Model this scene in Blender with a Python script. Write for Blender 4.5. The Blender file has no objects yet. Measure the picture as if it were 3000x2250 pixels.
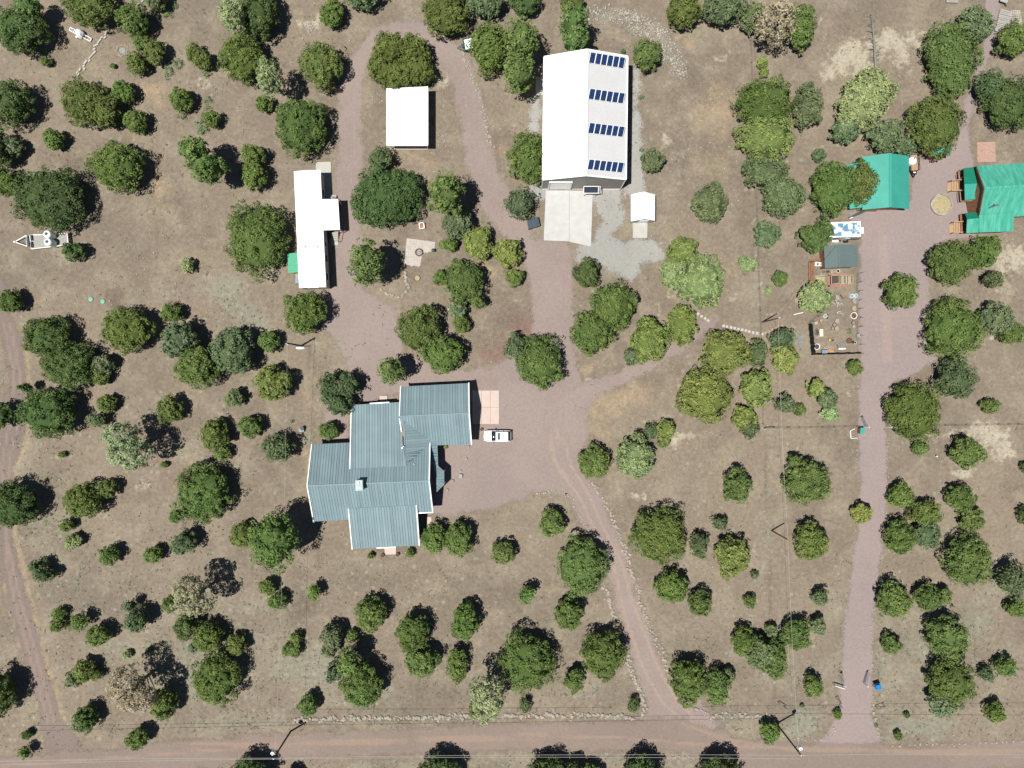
import bpy, math, random
import numpy as np
from mathutils import Vector, Matrix

# ------------------------------------------------------------------ camera, sky, sun
SC = bpy.context.scene
CH = 115.0            # height of the aerial camera above the ground (m)
PX = 18.0             # photograph pixels per metre on the ground
cam_d = bpy.data.cameras.new('camera')
cam = bpy.data.objects.new('camera', cam_d)
SC.collection.objects.link(cam)
cam.location = (0, 0, CH)
cam.rotation_euler = (0, 0, 0)
cam_d.sensor_fit = 'HORIZONTAL'
cam_d.angle = 2 * math.atan(1500 / PX / CH)
cam_d.clip_start = 1.0
cam_d.clip_end = 6000
SC.camera = cam

SUN_V = Vector((0.30, 0.175, -1.0))     # a post one metre tall throws its shadow this far
world = bpy.data.worlds.new('World')
SC.world = world
world.use_nodes = True
wn = world.node_tree.nodes
bg = wn.get('Background') or wn.new('ShaderNodeBackground')
sky = wn.new('ShaderNodeTexSky')
sky.sky_type = 'NISHITA'
sky.sun_disc = False
sky.sun_elevation = math.atan(1 / math.hypot(SUN_V.x, SUN_V.y))
sky.sun_rotation = math.atan2(-SUN_V.x, -SUN_V.y)
sky.altitude = 2000
world.node_tree.links.new(sky.outputs[0], bg.inputs[0])
bg.inputs[1].default_value = 0.05
sun_d = bpy.data.lights.new('sun', 'SUN')
sun_d.energy = 5.0
sun_d.angle = math.radians(0.5)
sun_d.color = (1.0, 0.965, 0.91)
sun = bpy.data.objects.new('sun', sun_d)
SC.collection.objects.link(sun)
sun.rotation_euler = SUN_V.to_track_quat('-Z', 'Y').to_euler()
sun.location = (-60, -35, 200)
SC.view_settings.view_transform = 'Standard'
SC.view_settings.look = 'None'
SC.view_settings.gamma = 1.0
SC.view_settings.use_curve_mapping = False
SC.view_settings.exposure = 0.35
SC.cycles.max_bounces = 6
SC.cycles.transparent_max_bounces = 12

# ------------------------------------------------------------------ helpers
COL = SC.collection
ORG = {}
rnd = random.Random(7)
TILE = {t: (x, y) for t, (x, y) in zip('ABCDEFGHIJKLMNOP',
        [(x, y) for y in (0, 550, 1100, 1650) for x in (0, 740, 1480, 2200)])}
TS = 800 / 2212


def TP(t, x, y):
    a, b = TILE[t]
    return a + x * TS, b + y * TS


def P3(px, py, h=0.0):
    k = (CH - h) / CH
    return Vector(((px - 1500) / PX * k, (1125 - py) / PX * k, h))


def plane3(refs):
    a, b, c = [P3(*r) for r in refs]
    n = (b - a).cross(c - a).normalized()
    if n.z < 0:
        n = -n
    return n, n.dot(a)


def on_plane(px, py, pl):
    n, d = pl
    o = Vector((0, 0, CH))
    r = P3(px, py, 0) - o
    return o + r * ((d - n.dot(o)) / n.dot(r))


def plane_z(x, y, pl):
    n, d = pl
    return (d - n.x * x - n.y * y) / n.z


class MB:
    def __init__(self):
        self.v = []
        self.f = []

    def add(self, vs, fs):
        o = len(self.v)
        self.v += [tuple(p) for p in vs]
        self.f += [tuple(i + o for i in q) for q in fs]
        return self

    def box(self, cx, cy, cz, sx, sy, sz, rz=0.0):
        c, s = math.cos(rz), math.sin(rz)
        vs = []
        for dz in (-.5, .5):
            for dx, dy in ((-.5, -.5), (.5, -.5), (.5, .5), (-.5, .5)):
                x, y = dx * sx, dy * sy
                vs.append((cx + x * c - y * s, cy + x * s + y * c, cz + dz * sz))
        return self.add(vs, [(3, 2, 1, 0), (4, 5, 6, 7), (0, 1, 5, 4), (1, 2, 6, 5), (2, 3, 7, 6), (3, 0, 4, 7)])

    def bar(self, p, q, w, h):
        p, q = Vector(p), Vector(q)
        d = (q - p).normalized()
        up = Vector((0, 0, 1)) if abs(d.z) < .95 else Vector((1, 0, 0))
        s = d.cross(up).normalized() * (w / 2)
        u = s.cross(d).normalized() * (h / 2)
        vs = [p - s - u, p + s - u, p + s + u, p - s + u, q - s - u, q + s - u, q + s + u, q - s + u]
        return self.add(vs, [(0, 1, 2, 3), (7, 6, 5, 4), (0, 4, 5, 1), (1, 5, 6, 2), (2, 6, 7, 3), (3, 7, 4, 0)])

    def tube(self, pts, rad, n=6, cap=True):
        pts = [Vector(p) for p in pts]
        if not isinstance(rad, (list, tuple)):
            rad = [rad] * len(pts)
        rings = []
        for i, p in enumerate(pts):
            d = (pts[min(i + 1, len(pts) - 1)] - pts[max(i - 1, 0)]).normalized()
            a = Vector((0, 0, 1)) if abs(d.z) < .9 else Vector((1, 0, 0))
            s = d.cross(a).normalized()
            t = s.cross(d)
            rings.append([p + (s * math.cos(k * 2 * math.pi / n) + t * math.sin(k * 2 * math.pi / n)) * rad[i] for k in range(n)])
        vs = [v for r in rings for v in r]
        fs = [(i * n + k, i * n + (k + 1) % n, (i + 1) * n + (k + 1) % n, (i + 1) * n + k)
              for i in range(len(pts) - 1) for k in range(n)]
        if cap:
            fs += [tuple(range(n))[::-1], tuple((len(pts) - 1) * n + k for k in range(n))]
        return self.add(vs, fs)

    def lathe(self, cx, cy, prof, n=16, sx=1.0, sy=1.0, rz=0.0, jit=0.0):
        vs, fs = [], []
        c0, s0 = math.cos(rz), math.sin(rz)
        for r, z in prof:
            for k in range(n):
                a = k * 2 * math.pi / n
                rr = r * (1 + rnd.uniform(-jit, jit))
                x, y = rr * math.cos(a) * sx, rr * math.sin(a) * sy
                vs.append((cx + x * c0 - y * s0, cy + x * s0 + y * c0, z))
        m = len(prof)
        fs = [(i * n + k, i * n + (k + 1) % n, (i + 1) * n + (k + 1) % n, (i + 1) * n + k) for i in range(m - 1) for k in range(n)]
        fs += [tuple(range(n))[::-1], tuple((m - 1) * n + k for k in range(n))]
        return self.add(vs, fs)

    def prism(self, pts, bottom):
        """pts: top polygon (3D); bottom: z value or a downward thickness given as ('t', thick)."""
        n = len(pts)
        pts = [Vector(p) for p in pts]
        ar = sum(pts[i].x * pts[(i + 1) % n].y - pts[(i + 1) % n].x * pts[i].y for i in range(n))
        if ar < 0:
            pts = pts[::-1]
        lo = [Vector((p.x, p.y, p.z - bottom[1] if isinstance(bottom, tuple) else bottom)) for p in pts]
        fs = [tuple(range(n)), tuple(range(2 * n - 1, n - 1, -1))]
        fs += [(i, n + i, n + (i + 1) % n, (i + 1) % n) for i in range(n)]
        return self.add(pts + lo, fs)

    def build(self, name, m, parent=None, origin=None, smooth=False):
        o3 = Vector(origin) if origin is not None else (ORG[parent] if parent else Vector((0, 0, 0)))
        me = bpy.data.meshes.new(name)
        me.from_pydata([(x - o3.x, y - o3.y, z - o3.z) for x, y, z in self.v], [], self.f)
        if m:
            me.materials.append(m)
        if smooth:
            for p in me.polygons:
                p.use_smooth = True
        ob = bpy.data.objects.new(name, me)
        COL.objects.link(ob)
        if parent:
            ob.parent = parent
            ORG[ob] = ORG[parent]
        else:
            ob.location = o3
            ORG[ob] = o3
        return ob


def tag(o, label=None, cat=None, group=None, kind=None):
    if label:
        o['label'] = label
    if cat:
        o['category'] = cat
    if group:
        o['group'] = group
    if kind:
        o['kind'] = kind
    return o


def thing(name, label, cat, loc, rz=None, group=None):
    """An Empty at the base of a thing. rz None: parts are given in world metres; else in the thing's own frame."""
    o = bpy.data.objects.new(name, None)
    o.empty_display_size = .5
    COL.objects.link(o)
    o.location = (loc[0], loc[1], loc[2] if len(loc) > 2 else 0)
    if rz is None:
        ORG[o] = Vector(o.location)
    else:
        o.rotation_euler = (0, 0, rz)
        ORG[o] = Vector((0, 0, 0))
    return tag(o, label, cat, group)


def dup(root, loc, rz=0.0, label=None, group=None, scale=None):
    def cp(o, par):
        c = o.copy()
        COL.objects.link(c)
        c.parent = par
        ORG[c] = Vector((0, 0, 0))
        for ch in list(o.children):
            cp(ch, c)
        return c
    r = cp(root, None)
    r.location = loc
    r.rotation_euler = (0, 0, rz)
    if scale:
        r.scale = scale
    if label:
        r['label'] = label
    if group:
        r['group'] = group
    return r


# ------------------------------------------------------------------ materials
def mat(name, col, rough=.7, metal=0.0, var=.12, scale=2.0, bump=0.0, col2=None, spec=.3, detail=6.0, lo=.3, hi=.7, stretch=None, objvar=0.0):
    m = bpy.data.materials.new(name)
    m.use_nodes = True
    nt = m.node_tree
    b = nt.nodes['Principled BSDF']
    b.inputs['Roughness'].default_value = rough
    b.inputs['Metallic'].default_value = metal
    b.inputs['Specular IOR Level'].default_value = spec
    tc = nt.nodes.new('ShaderNodeTexCoord')
    nz = nt.nodes.new('ShaderNodeTexNoise')
    nz.inputs['Scale'].default_value = scale
    nz.inputs['Detail'].default_value = detail
    if stretch:
        mp = nt.nodes.new('ShaderNodeMapping')
        mp.inputs['Scale'].default_value = stretch
        nt.links.new(tc.outputs['Object'], mp.inputs['Vector'])
        nt.links.new(mp.outputs[0], nz.inputs['Vector'])
    else:
        nt.links.new(tc.outputs['Object'], nz.inputs['Vector'])
    rp = nt.nodes.new('ShaderNodeValToRGB')
    if max(col) < .66:
        col = [c * .79 for c in col]
        col2 = [c * .79 for c in col2] if col2 else None
    c2 = col2 or [c * (1 + var) for c in col]
    c1 = col if col2 else [c * (1 - var) for c in col]
    rp.color_ramp.elements[0].position = lo
    rp.color_ramp.elements[1].position = hi
    rp.color_ramp.elements[0].color = (*c1, 1)
    rp.color_ramp.elements[1].color = (*c2, 1)
    nt.links.new(nz.outputs['Fac'], rp.inputs['Fac'])
    if objvar:
        oi = nt.nodes.new('ShaderNodeObjectInfo')
        mr = nt.nodes.new('ShaderNodeMapRange')
        mr.inputs['To Min'].default_value = 1 - objvar
        mr.inputs['To Max'].default_value = 1 + objvar
        nt.links.new(oi.outputs['Random'], mr.inputs['Value'])
        sc = nt.nodes.new('ShaderNodeVectorMath')
        sc.operation = 'SCALE'
        nt.links.new(rp.outputs['Color'], sc.inputs[0])
        nt.links.new(mr.outputs[0], sc.inputs['Scale'])
        nt.links.new(sc.outputs[0], b.inputs['Base Color'])
    else:
        nt.links.new(rp.outputs['Color'], b.inputs['Base Color'])
    if bump:
        bp = nt.nodes.new('ShaderNodeBump')
        bp.inputs['Strength'].default_value = bump
        bp.inputs['Distance'].default_value = .05
        nt.links.new(nz.outputs['Fac'], bp.inputs['Height'])
        nt.links.new(bp.outputs['Normal'], b.inputs['Normal'])
    return m


MT = dict(
    chimney=mat('dull_metal_cladding', (.40, .48, .48), .5, .0, var=.25, scale=1.5, spec=.3),
    white=mat('white_metal', (.80, .80, .78), .45, var=.03, scale=1.5),
    white_roof=mat('white_roof_sheet', (.655, .655, .645), .6, var=.03, scale=.4, spec=.15),
    carport_white=mat('carport_white', (.82, .83, .82), .5, var=.02, scale=.6),
    seam=mat('grey_green_standing_seam', (.218, .305, .328), .62, .0, var=.09, scale=.35, spec=.2, objvar=.10),
    teal=mat('teal_roof_sheet', (.055, .365, .285), .5, .0, var=.07, scale=.5, spec=.3),
    teal_sheen=mat('teal_sheet_painted_sheen', (.045, .34, .235), .36, .0, scale=1.0, col2=(.13, .50, .37), spec=.5, stretch=(2.2, .35, 1)),  # paler streaks down the slope: roof shine put into the base colour
    teal_dark=mat('deep_teal_sheet', (.02, .24, .15), .4, .1, var=.1),
    jade=mat('jade_awning', (.10, .42, .25), .45, var=.06),
    siding=mat('tan_wall_siding', (.36, .34, .30), .6, var=.08, scale=1),
    house_wall=mat('house_stucco', (.30, .26, .22), .9, var=.08, scale=3, bump=.2),
    grey_wall=mat('pale_grey_siding', (.42, .44, .43), .7, var=.06),
    brown_wood=mat('brown_wood', (.26, .13, .075), .8, var=.25, scale=4),
    tan_wood=mat('tan_wood', (.46, .30, .18), .8, var=.15, scale=5),
    grey_wood=mat('weathered_wood', (.42, .40, .36), .9, var=.2, scale=6),
    pole=mat('pole_wood', (.13, .085, .055), .9, var=.2, scale=4),
    concrete=mat('pale_concrete', (.55, .545, .52), .85, var=.07, scale=.8, bump=.05),
    pink_concrete=mat('pinkish_concrete', (.60, .49, .42), .85, var=.05, scale=.8),
    grey_concrete=mat('grey_concrete', (.50, .49, .44), .85, var=.06, scale=.9),
    flag=mat('flagstone', (.50, .44, .39), .9, var=.12, scale=1.2),
    brick=mat('red_brick', (.42, .20, .14), .9, var=.2, scale=4),
    brick_pink=mat('pinkish_brick', (.44, .29, .23), .9, var=.14, scale=3),
    rock_dull=mat('grey_buff_rock', (.40, .375, .32), .95, var=.3, scale=1.2),
    rock=mat('pale_rock', (.37, .345, .29), .9, var=.34, scale=1.6, bump=.3),
    rock_warm=mat('warm_rock', (.46, .36, .28), .9, var=.25, scale=1.6, bump=.3),
    block=mat('concrete_block', (.52, .48, .43), .9, var=.1, scale=3),
    black=mat('black_paint', (.012, .012, .014), .5, var=.2),
    mesh=mat('black_mesh_fabric', (.01, .012, .013), .95, var=.3, scale=4),
    rubber=mat('rubber', (.02, .02, .02), .9, var=.1),
    steel=mat('galvanised_steel', (.48, .50, .50), .4, .7, var=.1),
    slate=mat('slate_blue_paint', (.055, .085, .11), .5, var=.15),
    glass=mat('dark_glass', (.02, .03, .035), .08, var=.1, spec=.8),
    solar=mat('solar_cells', (.008, .035, .13), .2, var=.25, scale=6, spec=.6),
    solar_dark=mat('solar_collector', (.025, .04, .055), .3, var=.1, spec=.6),
    car=mat('white_car_paint', (.82, .82, .82), .15, var=.01, spec=.6),
    chrome=mat('grey_trim', (.3, .3, .31), .3, .6, var=.05),
    red=mat('red_lens', (.5, .02, .015), .2, var=.05),
    tank=mat('white_plastic_tank', (.74, .79, .78), .45, var=.03),
    tarp=mat('white_tarp', (.72, .76, .77), .6, var=.08, scale=4, bump=.4),
    mint=mat('mint_green_plastic', (.22, .47, .36), .6, var=.05),
    blue=mat('blue_plastic', (.01, .22, .60), .45, var=.08),
    bluegrey=mat('blue_grey_plastic', (.22, .30, .38), .5, var=.08),
    shingle=mat('grey_green_shingles', (.125, .17, .165), .95, var=.14, scale=7, bump=.3),
    soil=mat('potting_soil', (.10, .07, .05), .95, var=.3, scale=8),
    straw=mat('dry_straw', (.42, .35, .20), .95, var=.3, scale=6),
    rust=mat('rusty_steel', (.16, .075, .045), .85, var=.35, scale=6),
    galv_pot=mat('grey_tub', (.40, .40, .36), .7, var=.15),
    clay=mat('terracotta', (.45, .17, .09), .85, var=.12),
    cream=mat('cream_board', (.72, .62, .40), .8, var=.05),
    yellow=mat('yellow_plastic', (.65, .42, .05), .5, var=.08),
    orange=mat('orange_wood', (.55, .29, .12), .8, var=.15),
    bark=mat('grey_brown_bark', (.13, .10, .075), .95, var=.3, scale=6, bump=.3),
    deadwood=mat('grey_dead_wood', (.25, .235, .215), .9, var=.25, scale=5),
    wire=mat('pale_wire', (.50, .48, .44), .5, var=.03),
    insul=mat('pale_porcelain', (.72, .78, .80), .3, var=.05),
    wirefence=mat('dull_wire', (.20, .20, .19), .6, .4, var=.1),
    green_paint=mat('dark_green_paint', (.05, .12, .11), .5, var=.1),
    ash=mat('grey_ash', (.30, .31, .30), .95, var=.25, scale=5),
)


def rv_mat():
    m = mat('worn_trailer_roof', (.80, .82, .82), .6, scale=1.3, col2=(.10, .22, .30), lo=.40, hi=.52, detail=9)
    return m


MT['rv_roof'] = rv_mat()


def foliage_mat():
    m = bpy.data.materials.new('foliage')
    m.use_nodes = True
    nt = m.node_tree
    for n in list(nt.nodes):
        nt.nodes.remove(n)
    out = nt.nodes.new('ShaderNodeOutputMaterial')
    oi = nt.nodes.new('ShaderNodeObjectInfo')
    at = nt.nodes.new('ShaderNodeAttribute')
    at.attribute_name = 'tint'
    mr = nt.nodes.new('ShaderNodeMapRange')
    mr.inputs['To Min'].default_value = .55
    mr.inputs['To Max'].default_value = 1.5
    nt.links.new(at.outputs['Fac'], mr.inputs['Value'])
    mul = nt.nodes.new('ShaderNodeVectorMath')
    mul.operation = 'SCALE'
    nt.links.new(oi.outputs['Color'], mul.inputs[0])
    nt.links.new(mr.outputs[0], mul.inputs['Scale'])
    hs = nt.nodes.new('ShaderNodeHueSaturation')
    mh = nt.nodes.new('ShaderNodeMapRange')
    mh.inputs['To Min'].default_value = .515
    mh.inputs['To Max'].default_value = .488
    nt.links.new(at.outputs['Fac'], mh.inputs['Value'])
    nt.links.new(mh.outputs[0], hs.inputs['Hue'])
    nt.links.new(mul.outputs[0], hs.inputs['Color'])
    df = nt.nodes.new('ShaderNodeBsdfDiffuse')
    tr = nt.nodes.new('ShaderNodeBsdfTranslucent')
    mx = nt.nodes.new('ShaderNodeMixShader')
    mx.inputs[0].default_value = .22
    nt.links.new(hs.outputs[0], df.inputs[0])
    nt.links.new(hs.outputs[0], tr.inputs[0])
    nt.links.new(df.outputs[0], mx.inputs[1])
    nt.links.new(tr.outputs[0], mx.inputs[2])
    nt.links.new(mx.outputs[0], out.inputs[0])
    return m


MT['leaf'] = foliage_mat()

# ------------------------------------------------------------------ ground sheet with soil masks
def smooth(e0, e1, x):
    t = np.clip((x - e0) / (e1 - e0), 0, 1)
    return t * t * (3 - 2 * t)


def vnoise(x, y, seed=0):
    """smooth value noise, about -1..1"""
    r = np.random.RandomState(seed)
    tab = r.rand(256, 256)
    xi, yi = np.floor(x).astype(int), np.floor(y).astype(int)
    fx, fy = x - xi, y - yi
    fx, fy = fx * fx * (3 - 2 * fx), fy * fy * (3 - 2 * fy)
    g = lambda a, b: tab[a & 255, b & 255]
    v = (g(xi, yi) * (1 - fx) + g(xi + 1, yi) * fx) * (1 - fy) + (g(xi, yi + 1) * (1 - fx) + g(xi + 1, yi + 1) * fx) * fy
    return v * 2 - 1


def blobs(X, Y, lst):
    """X,Y in photo pixels on the ground"""
    m = np.zeros_like(X)
    for px, py, rx, ry, s in lst:
        d = ((X - px) / rx) ** 2 + ((Y - py) / ry) ** 2
        m = np.maximum(m, s * np.exp(-d * .9))
    return m


def line_mask(X, Y, pts, w, s=1.0):
    m = np.zeros_like(X)
    for (ax, ay), (bx, by) in zip(pts[:-1], pts[1:]):
        dx, dy = bx - ax, by - ay
        t = np.clip(((X - ax) * dx + (Y - ay) * dy) / (dx * dx + dy * dy), 0, 1)
        d = np.hypot(X - ax - t * dx, Y - ay - t * dy)
        m = np.maximum(m, s * np.exp(-(d / w) ** 2))
    return m


PALE = [(2500, 165, 80, 50, 1), (2455, 205, 60, 45, .9), (2590, 130, 60, 55, 1), (2640, 160, 45, 70, .9), (2720, 85, 45, 25, .7),
        (2670, 110, 60, 40, .8), (2520, 240, 60, 40, .7), (2390, 60, 12, 35, .8), (2470, 85, 40, 10, .6),
        (2890, 1275, 75, 45, 1), (2935, 1320, 55, 35, .9), (2810, 1385, 60, 28, .9), (2770, 1265, 60, 28, .6), (2860, 1350, 70, 40, .5),
        (2960, 770, 60, 60, .9), (2940, 850, 60, 50, .55), (2900, 980, 20, 15, .7), (2330, 895, 22, 20, .7), (2375, 1275, 40, 15, .4),
        (2960, 440, 35, 25, .6), (2860, 310, 25, 40, .6), (2855, 520, 25, 15, .3), (2380, 1140, 30, 35, .5), (2500, 1130, 20, 30, .6),
        (1950, 400, 38, 50, .7), (2106, 163, 25, 14, .8), (2050, 90, 35, 10, .4), (1930, 520, 20, 20, .5), (1960, 640, 40, 40, .35),
        (905, 85, 28, 22, 1), (900, 60, 50, 40, .45), (1292, 228, 14, 24, 1), (1300, 250, 20, 14, .7), (1520, 880, 25, 20, .6),
        (600, 240, 30, 18, .7), (650, 250, 40, 25, .4), (1050, 270, 20, 20, .4), (2160, 880, 12, 60, .6), (1985, 865, 22, 16, .7),
        (2210, 650, 12, 90, .6), (2220, 800, 12, 100, .6), (2250, 920, 18, 18, .8), (2380, 995, 18, 40, .6), (1930, 900, 25, 60, .5),
        (1860, 1010, 30, 40, .5), (1730, 1120, 25, 15, .7), (2000, 1300, 35, 25, .8), (1930, 1340, 20, 20, .5), (1850, 1450, 25, 20, .8),
        (1900, 1330, 30, 30, .4), (2830, 1900, 60, 40, .5), (2760, 1950, 30, 30, .7), (2700, 1600, 40, 25, .4), (2770, 1640, 25, 30, .6),
        (2330, 1320, 30, 20, .6), (2420, 1300, 60, 12, .4), (2640, 1270, 30, 12, .7), (420, 1430, 40, 30, .6), (330, 300, 30, 15, .4)]
GREY = [(600, 1880, 480, 260, .55), (1500, 1950, 420, 160, .42), (2650, 1950, 420, 260, .55), (150, 1500, 160, 220, .45), (1150, 1750, 300, 120, .4), (2050, 1750, 200, 300, .35), (560, 1980, 170, 120, .75), (330, 1900, 130, 110, .6), (250, 1700, 160, 120, .4), (120, 1560, 80, 120, .6), (60, 1420, 60, 60, .6),
        (120, 1370, 60, 40, .5), (700, 1800, 120, 100, .5), (780, 1650, 60, 50, .6), (760, 1760, 50, 40, .7), (900, 1950, 200, 100, .75),
        (1100, 2050, 220, 50, .6), (1300, 1980, 120, 60, .5), (1000, 2150, 60, 30, .6), (700, 2110, 250, 50, .6), (150, 2130, 160, 60, .5),
        (669, 857, 60, 70, .9), (723, 930, 90, 45, .9), (760, 950, 60, 60, .8), (380, 857, 50, 20, .7), (560, 850, 60, 40, .5),
        (1008, 1020, 45, 35, .8), (700, 1350, 60, 70, .5), (640, 1320, 60, 40, .6), (400, 1230, 50, 50, .5), (450, 1240, 60, 60, .5),
        (2700, 1900, 130, 70, .7), (2850, 1830, 100, 80, .8), (2720, 2130, 160, 40, .9), (2350, 2130, 70, 50, .9), (2900, 2100, 120, 60, .5),
        (2930, 1700, 90, 80, .6), (2350, 1950, 90, 120, .5), (2450, 1850, 30, 200, .5), (2230, 2000, 60, 60, .5), (2640, 2060, 60, 40, .6),
        (2245, 1500, 14, 400, .5), (2255, 1600, 10, 300, .7), (1980, 1980, 60, 60, .4), (1900, 1800, 50, 120, .3), (1700, 2020, 120, 60, .6),
        (1950, 2050, 40, 60, .5), (1750, 2110, 200, 12, .6), (1200, 2115, 350, 12, .6), (2120, 2120, 90, 30, .7), (1600, 1880, 60, 60, .5),
        (1580, 1560, 60, 40, .5), (1620, 1480, 50, 30, .6), (1500, 1700, 40, 30, .4), (1250, 1800, 200, 120, .2), (880, 200, 80, 60, .3),
        (620, 260, 80, 40, .4), (420, 400, 80, 60, .3), (250, 470, 60, 60, .3), (1900, 2240, 300, 20, .8), (1250, 2240, 500, 18, .7),
        (900, 1290, 30, 30, .8), (1540, 40, 60, 20, .4), (2220, 300, 12, 150, .4), (1990, 880, 20, 20, .4), (2200, 1130, 10, 200, .3)]
STRAW = [(1805, 1172, 110, 45, 1), (1740, 1230, 50, 70, .8), (1880, 1130, 80, 40, .7), (1780, 1290, 40, 50, .5), (2095, 325, 110, 110, .7),
         (2060, 500, 110, 90, .5), (1950, 250, 60, 60, .3), (448, 264, 45, 45, .9), (470, 560, 40, 90, .7), (480, 650, 60, 70, .6), (400, 380, 60, 60, .3),
         (885, 1355, 14, 75, 1), (900, 1180, 40, 80, .5), (1733, 1075, 34, 30, .9), (1760, 1040, 40, 40, .5), (540, 770, 90, 40, .5), (380, 790, 60, 30, .5),
         (1440, 800, 20, 40, .9), (1430, 840, 30, 40, .4), (1700, 1060, 20, 40, .5), (1300, 330, 40, 90, .4), (1250, 470, 90, 25, .7), (1150, 330, 40, 120, .4),
         (1480, 430, 30, 60, .7), (1590, 150, 30, 40, .8), (1530, 620, 30, 40, .8), (2010, 115, 14, 16, 1), (1840, 640, 40, 40, .6), (1950, 760, 60, 60, .5),
         (2040, 640, 110, 40, .4), (2140, 780, 60, 60, .5), (1650, 840, 30, 50, .5), (2860, 180, 40, 30, .6), (2350, 350, 50, 30, .5), (2480, 400, 70, 30, .6),
         (1250, 1620, 90, 50, .4), (1500, 1500, 50, 30, .5), (1300, 1750, 150, 90, .3), (60, 870, 60, 30, .4), (120, 880, 60, 40, .5), (270, 830, 120, 50, .35)]
RED = [(1530, 1000, 80, 70, 1), (1460, 1050, 50, 40, .8), (1500, 930, 50, 50, .5), (1330, 1020, 70, 60, .35), (2650, 1020, 60, 150, .4), (1180, 900, 60, 40, .3),
       (760, 1150, 40, 20, .6), (520, 1380, 70, 60, .4), (700, 1300, 80, 50, .4), (1740, 680, 30, 30, .3), (500, 300, 60, 90, .2), (2400, 1180, 80, 60, .35), (2330, 1050, 40, 80, .3)]
DARK = [(350, 430, 60, 30, .6), (230, 480, 40, 40, .6), (150, 170, 60, 25, .6), (880, 1780, 40, 50, .8), (860, 1830, 40, 30, .6), (330, 880, 22, 40, .7), (1160, 620, 30, 40, .3),
        (260, 1000, 120, 60, .2), (600, 1150, 120, 60, .2), (100, 300, 90, 60, .3), (400, 760, 100, 40, .25), (2650, 330, 50, 50, .5), (2600, 300, 40, 60, .4),
        (1140, 1700, 120, 60, .4), (1050, 1700, 120, 60, .3), (2850, 1150, 100, 60, .2), (1250, 1850, 140, 80, .2), (2480, 30, 150, 30, .4), (2750, 20, 60, 30, .3),
        (700, 100, 70, 40, .4), (1480, 860, 40, 20, .2), (2540, 520, 10, 10, .1), (1560, 1150, 40, 20, .1)]


def build_ground():
    fine = np.arange(-96, 96.01, .75)
    fy = np.arange(-75, 75.01, .75)
    ext = np.array([110, 130, 170, 240, 360, 600, 1200, 2500.])
    xs = np.concatenate([-ext[::-1], fine, ext])
    ys = np.concatenate([-ext[::-1], fy, ext])
    X, Y = np.meshgrid(xs, ys)
    nx, ny = len(xs), len(ys)
    v = np.stack([X, Y, np.zeros_like(X)], -1).reshape(-1, 3)
    i = np.arange((ny - 1) * (nx - 1))
    r, c = i // (nx - 1), i % (nx - 1)
    a = r * nx + c
    f = np.stack([a, a + 1, a + nx + 1, a + nx], -1)
    me = bpy.data.meshes.new('ground')
    me.from_pydata(v.tolist(), [], f.tolist())
    px, py = X * PX + 1500, 1125 - Y * PX
    wx = px + 26 * vnoise(px / 45, py / 45, 3) + 10 * vnoise(px / 16, py / 16, 5)
    wy = py + 26 * vnoise(px / 45, py / 45, 4) + 10 * vnoise(px / 16, py / 16, 6)
    pale, grey, straw, red, dark = [blobs(wx, wy, L) for L in (PALE, GREY, STRAW, RED, DARK)]
    # grassy verge of the dirt tracks and old fence lines
    straw = np.maximum(straw, line_mask(px, py, [(75, 1010), (92, 1250), (40, 1400), (45, 1560), (75, 1700), (110, 1850), (150, 1990), (185, 2110)], 12, .9))
    straw = np.maximum(straw, line_mask(px, py, [(0, 1640), (30, 1790), (70, 1930), (110, 2060), (120, 2130)], 8, .7))
    grey = np.maximum(grey, line_mask(px, py, [(2195, 110), (2200, 300), (2215, 700), (2222, 1000)], 9, .7))
    dark = np.maximum(dark, line_mask(px, py, [(2236, 1250), (2250, 1560), (2258, 1800), (2270, 2060)], 6, .5))
    dark = np.maximum(dark, line_mask(px, py, [(905, 1010), (920, 1300), (935, 1620), (905, 1870), (900, 2080)], 4, .5))
    b = np.clip(red, 0, 1)
    for nm, arrs in (('soil_a', (pale, grey, straw)), ('soil_b', (b, dark, np.zeros_like(dark)))):
        at = me.attributes.new(nm, 'FLOAT_COLOR', 'POINT')
        d = np.ones((nx * ny, 4), np.float32)
        for k in range(3):
            d[:, k] = arrs[k].reshape(-1)
        at.data.foreach_set('color', d.reshape(-1))
    ob = bpy.data.objects.new('ground', me)
    COL.objects.link(ob)
    me.materials.append(ground_mat())
    tag(ob, kind='structure')
    return ob


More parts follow.
